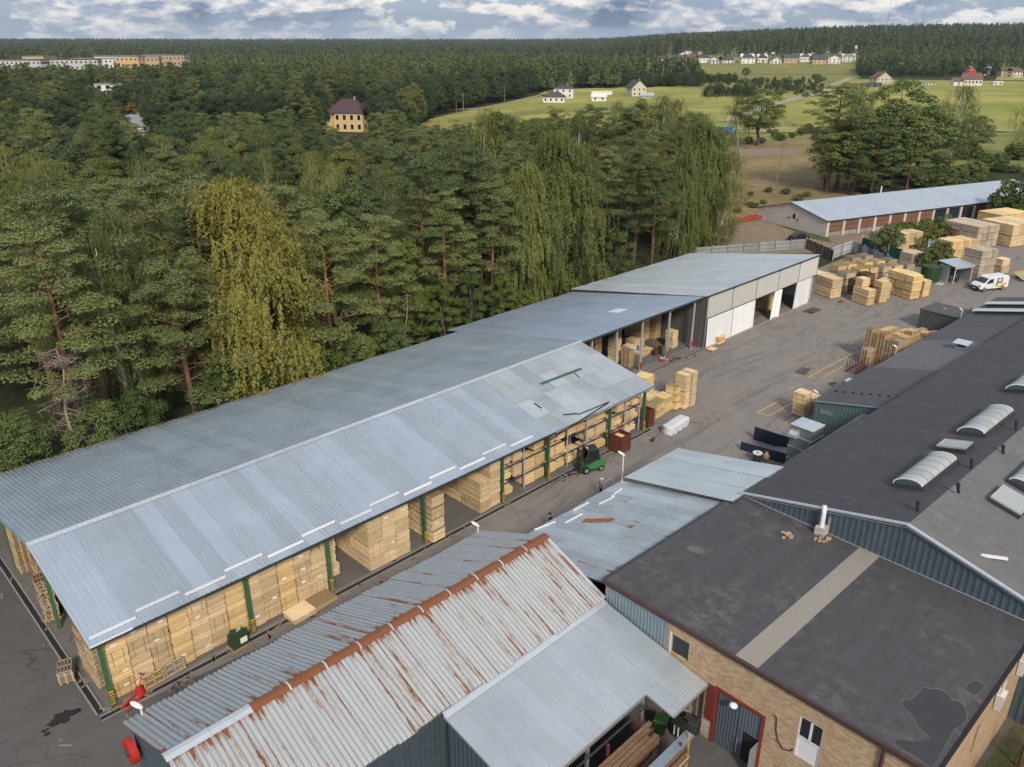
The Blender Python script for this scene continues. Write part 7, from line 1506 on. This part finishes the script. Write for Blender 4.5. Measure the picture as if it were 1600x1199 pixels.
for i, (px, py, w_, m) in enumerate(((1433, 88, 10, WPL), (1482, 88, 14, WPL), (1508, 88, 14, GREYR), (1535, 87, 26, WPL), (1585, 88, 18, TANB), (1270, 70, 26, CRM), (1596, 92, 12, CRM))):
    house(px, py, w_, 10, 6, 3, m, WPL if i in (3, 5) else BRR, '%s isolated pale house among far trees on the right' % ORD[i+1], eg.uniform(-.3, .3), rows=(2, 3), dist=[1080, 1060, 1060, 1070, 1040, 1700, 1020][i], flat=i in (3, 5), win=(1.6, 1.6))
AP = [(12, 'grey', GRYB, 62, 14), (50, 'orange', ORB, 18, 16), (66, 'yellow', TANB, 12, 15.5), (98, 'pale grey', GRYB, 56, 14), (150, 'white', WPL, 50, 14), (176, 'blue-white', GRYB, 36, 15.5), (199, 'orange-brown', ORB, 22, 16), (222, 'brick', TANB, 28, 15), (256, 'tan', TANB, 44, 16)]
for i, (px, cn, m, w_, h) in enumerate(AP): house(px, 0, w_*.9, 12, h+6, .7, m, BRR if i in (0, 3) else GREYR, '%s five-storey apartment block, %s from left on the skyline' % (cn, ORD[i+1]), R(10 if i % 2 else -6), rows=(5, max(4, int(w_/4))), chim=False, cat='building', name='apartment_block', dist=800+(i % 3)*25, flat=True, win=(1.5, 1.4))
ub = house(172, 0, 22, 14, 12.5, .5, WPL, GREYR, 'unfinished pale concrete building with open storeys among trees', R(18), rows=(4, 5), chim=False, cat='building', name='unfinished_building', dist=520, flat=True, win=(2.2, 1.8)); MB().box(2.5, 3.6, -7.5, -7.05, 0, 11).build('yellow_chute', YELLOW, ub, world=False)
bc = thing('blue_container', 'bright blue container beside two tall trees at the lane', 'container', gp(1132, 210), HR+R(5)); MB().box(-3, 3, -1.2, 1.2, .15, 2.7).build('shell', BLUEB, bc, world=False); MB().box(-3.03, 3.03, -1.23, 1.23, 2.7, 2.78).build('roof', BLUEB, bc, world=False)
for i in range(14): MB().box(-2.9+.43*i, -2.75+.43*i, -1.26, -1.2, .25, 2.6).build('rib', BLUEB, bc, world=False)
for i, (px, d, h, lab) in enumerate(((1382, 1900, 100, 'tall lattice radio mast on the right skyline'), (1436, 2600, 105, 'slim radio mast right of the tall lattice mast'), (268, 2600, 60, 'thin mast on the left skyline'), (452, 3200, 60, 'left of a pair of thin masts on the skyline'), (456, 3200, 55, 'right of a pair of thin masts on the skyline'))):
    a = math.atan((px-800)*CP/FPX); p = (HD*math.cos(a)+RT*math.sin(a))*d; m_ = thing('radio_mast', lab, 'mast', (p.x, p.y, terr(p.x, p.y))); mb = MB(); r_ = 1.1
    for q in range(3): mb.tube((r_*math.cos(q*2.09), r_*math.sin(q*2.09), 0), (.3*math.cos(q*2.09), .3*math.sin(q*2.09), h*.85), .22, .12, 5)
    mb.build('lattice_legs', STEEL, m_, world=False); MB().tube((0, 0, h*.85), (0, 0, h), .14, n=5).build('antenna', STEEL, m_, world=False)
for i, (px, py, h) in enumerate(((603, 202, 13), (713, 175, 11), (724, 178, 10), (788, 160, 10), (1346, 150, 9))):
    t = thing('utility_pole', 'grey utility pole beyond the forest, %s from left' % ORD[i+1], 'pole', gp(px, py)); MB().tube((0, 0, 0), (0, 0, h), .16, .11, 8).build('pole', CONC, t, world=False); MB().box(-.8, .8, -.06, .06, h-.6, h-.45).build('cross_arm', CONC, t, world=False)

# ================================================================== air
hv, nt = newmat('clear_autumn_air'); nt.nodes.clear()
pv = nd(nt, 'VolumePrincipled'); pv.inputs['Color'].default_value = (.80, .88, 1.0, 1); pv.inputs['Density'].default_value = 6.0e-5; pv.inputs['Anisotropy'].default_value = .2
nt.links.new(pv.outputs[0], nd(nt, 'OutputMaterial').inputs['Volume'])
hz = stuff(MB().box(-9600, 9600, -9600, 9600, -3, 190).build('haze', hv)); hz['label'] = 'thin bluish air between the yard and the horizon'; hz['category'] = 'haze'
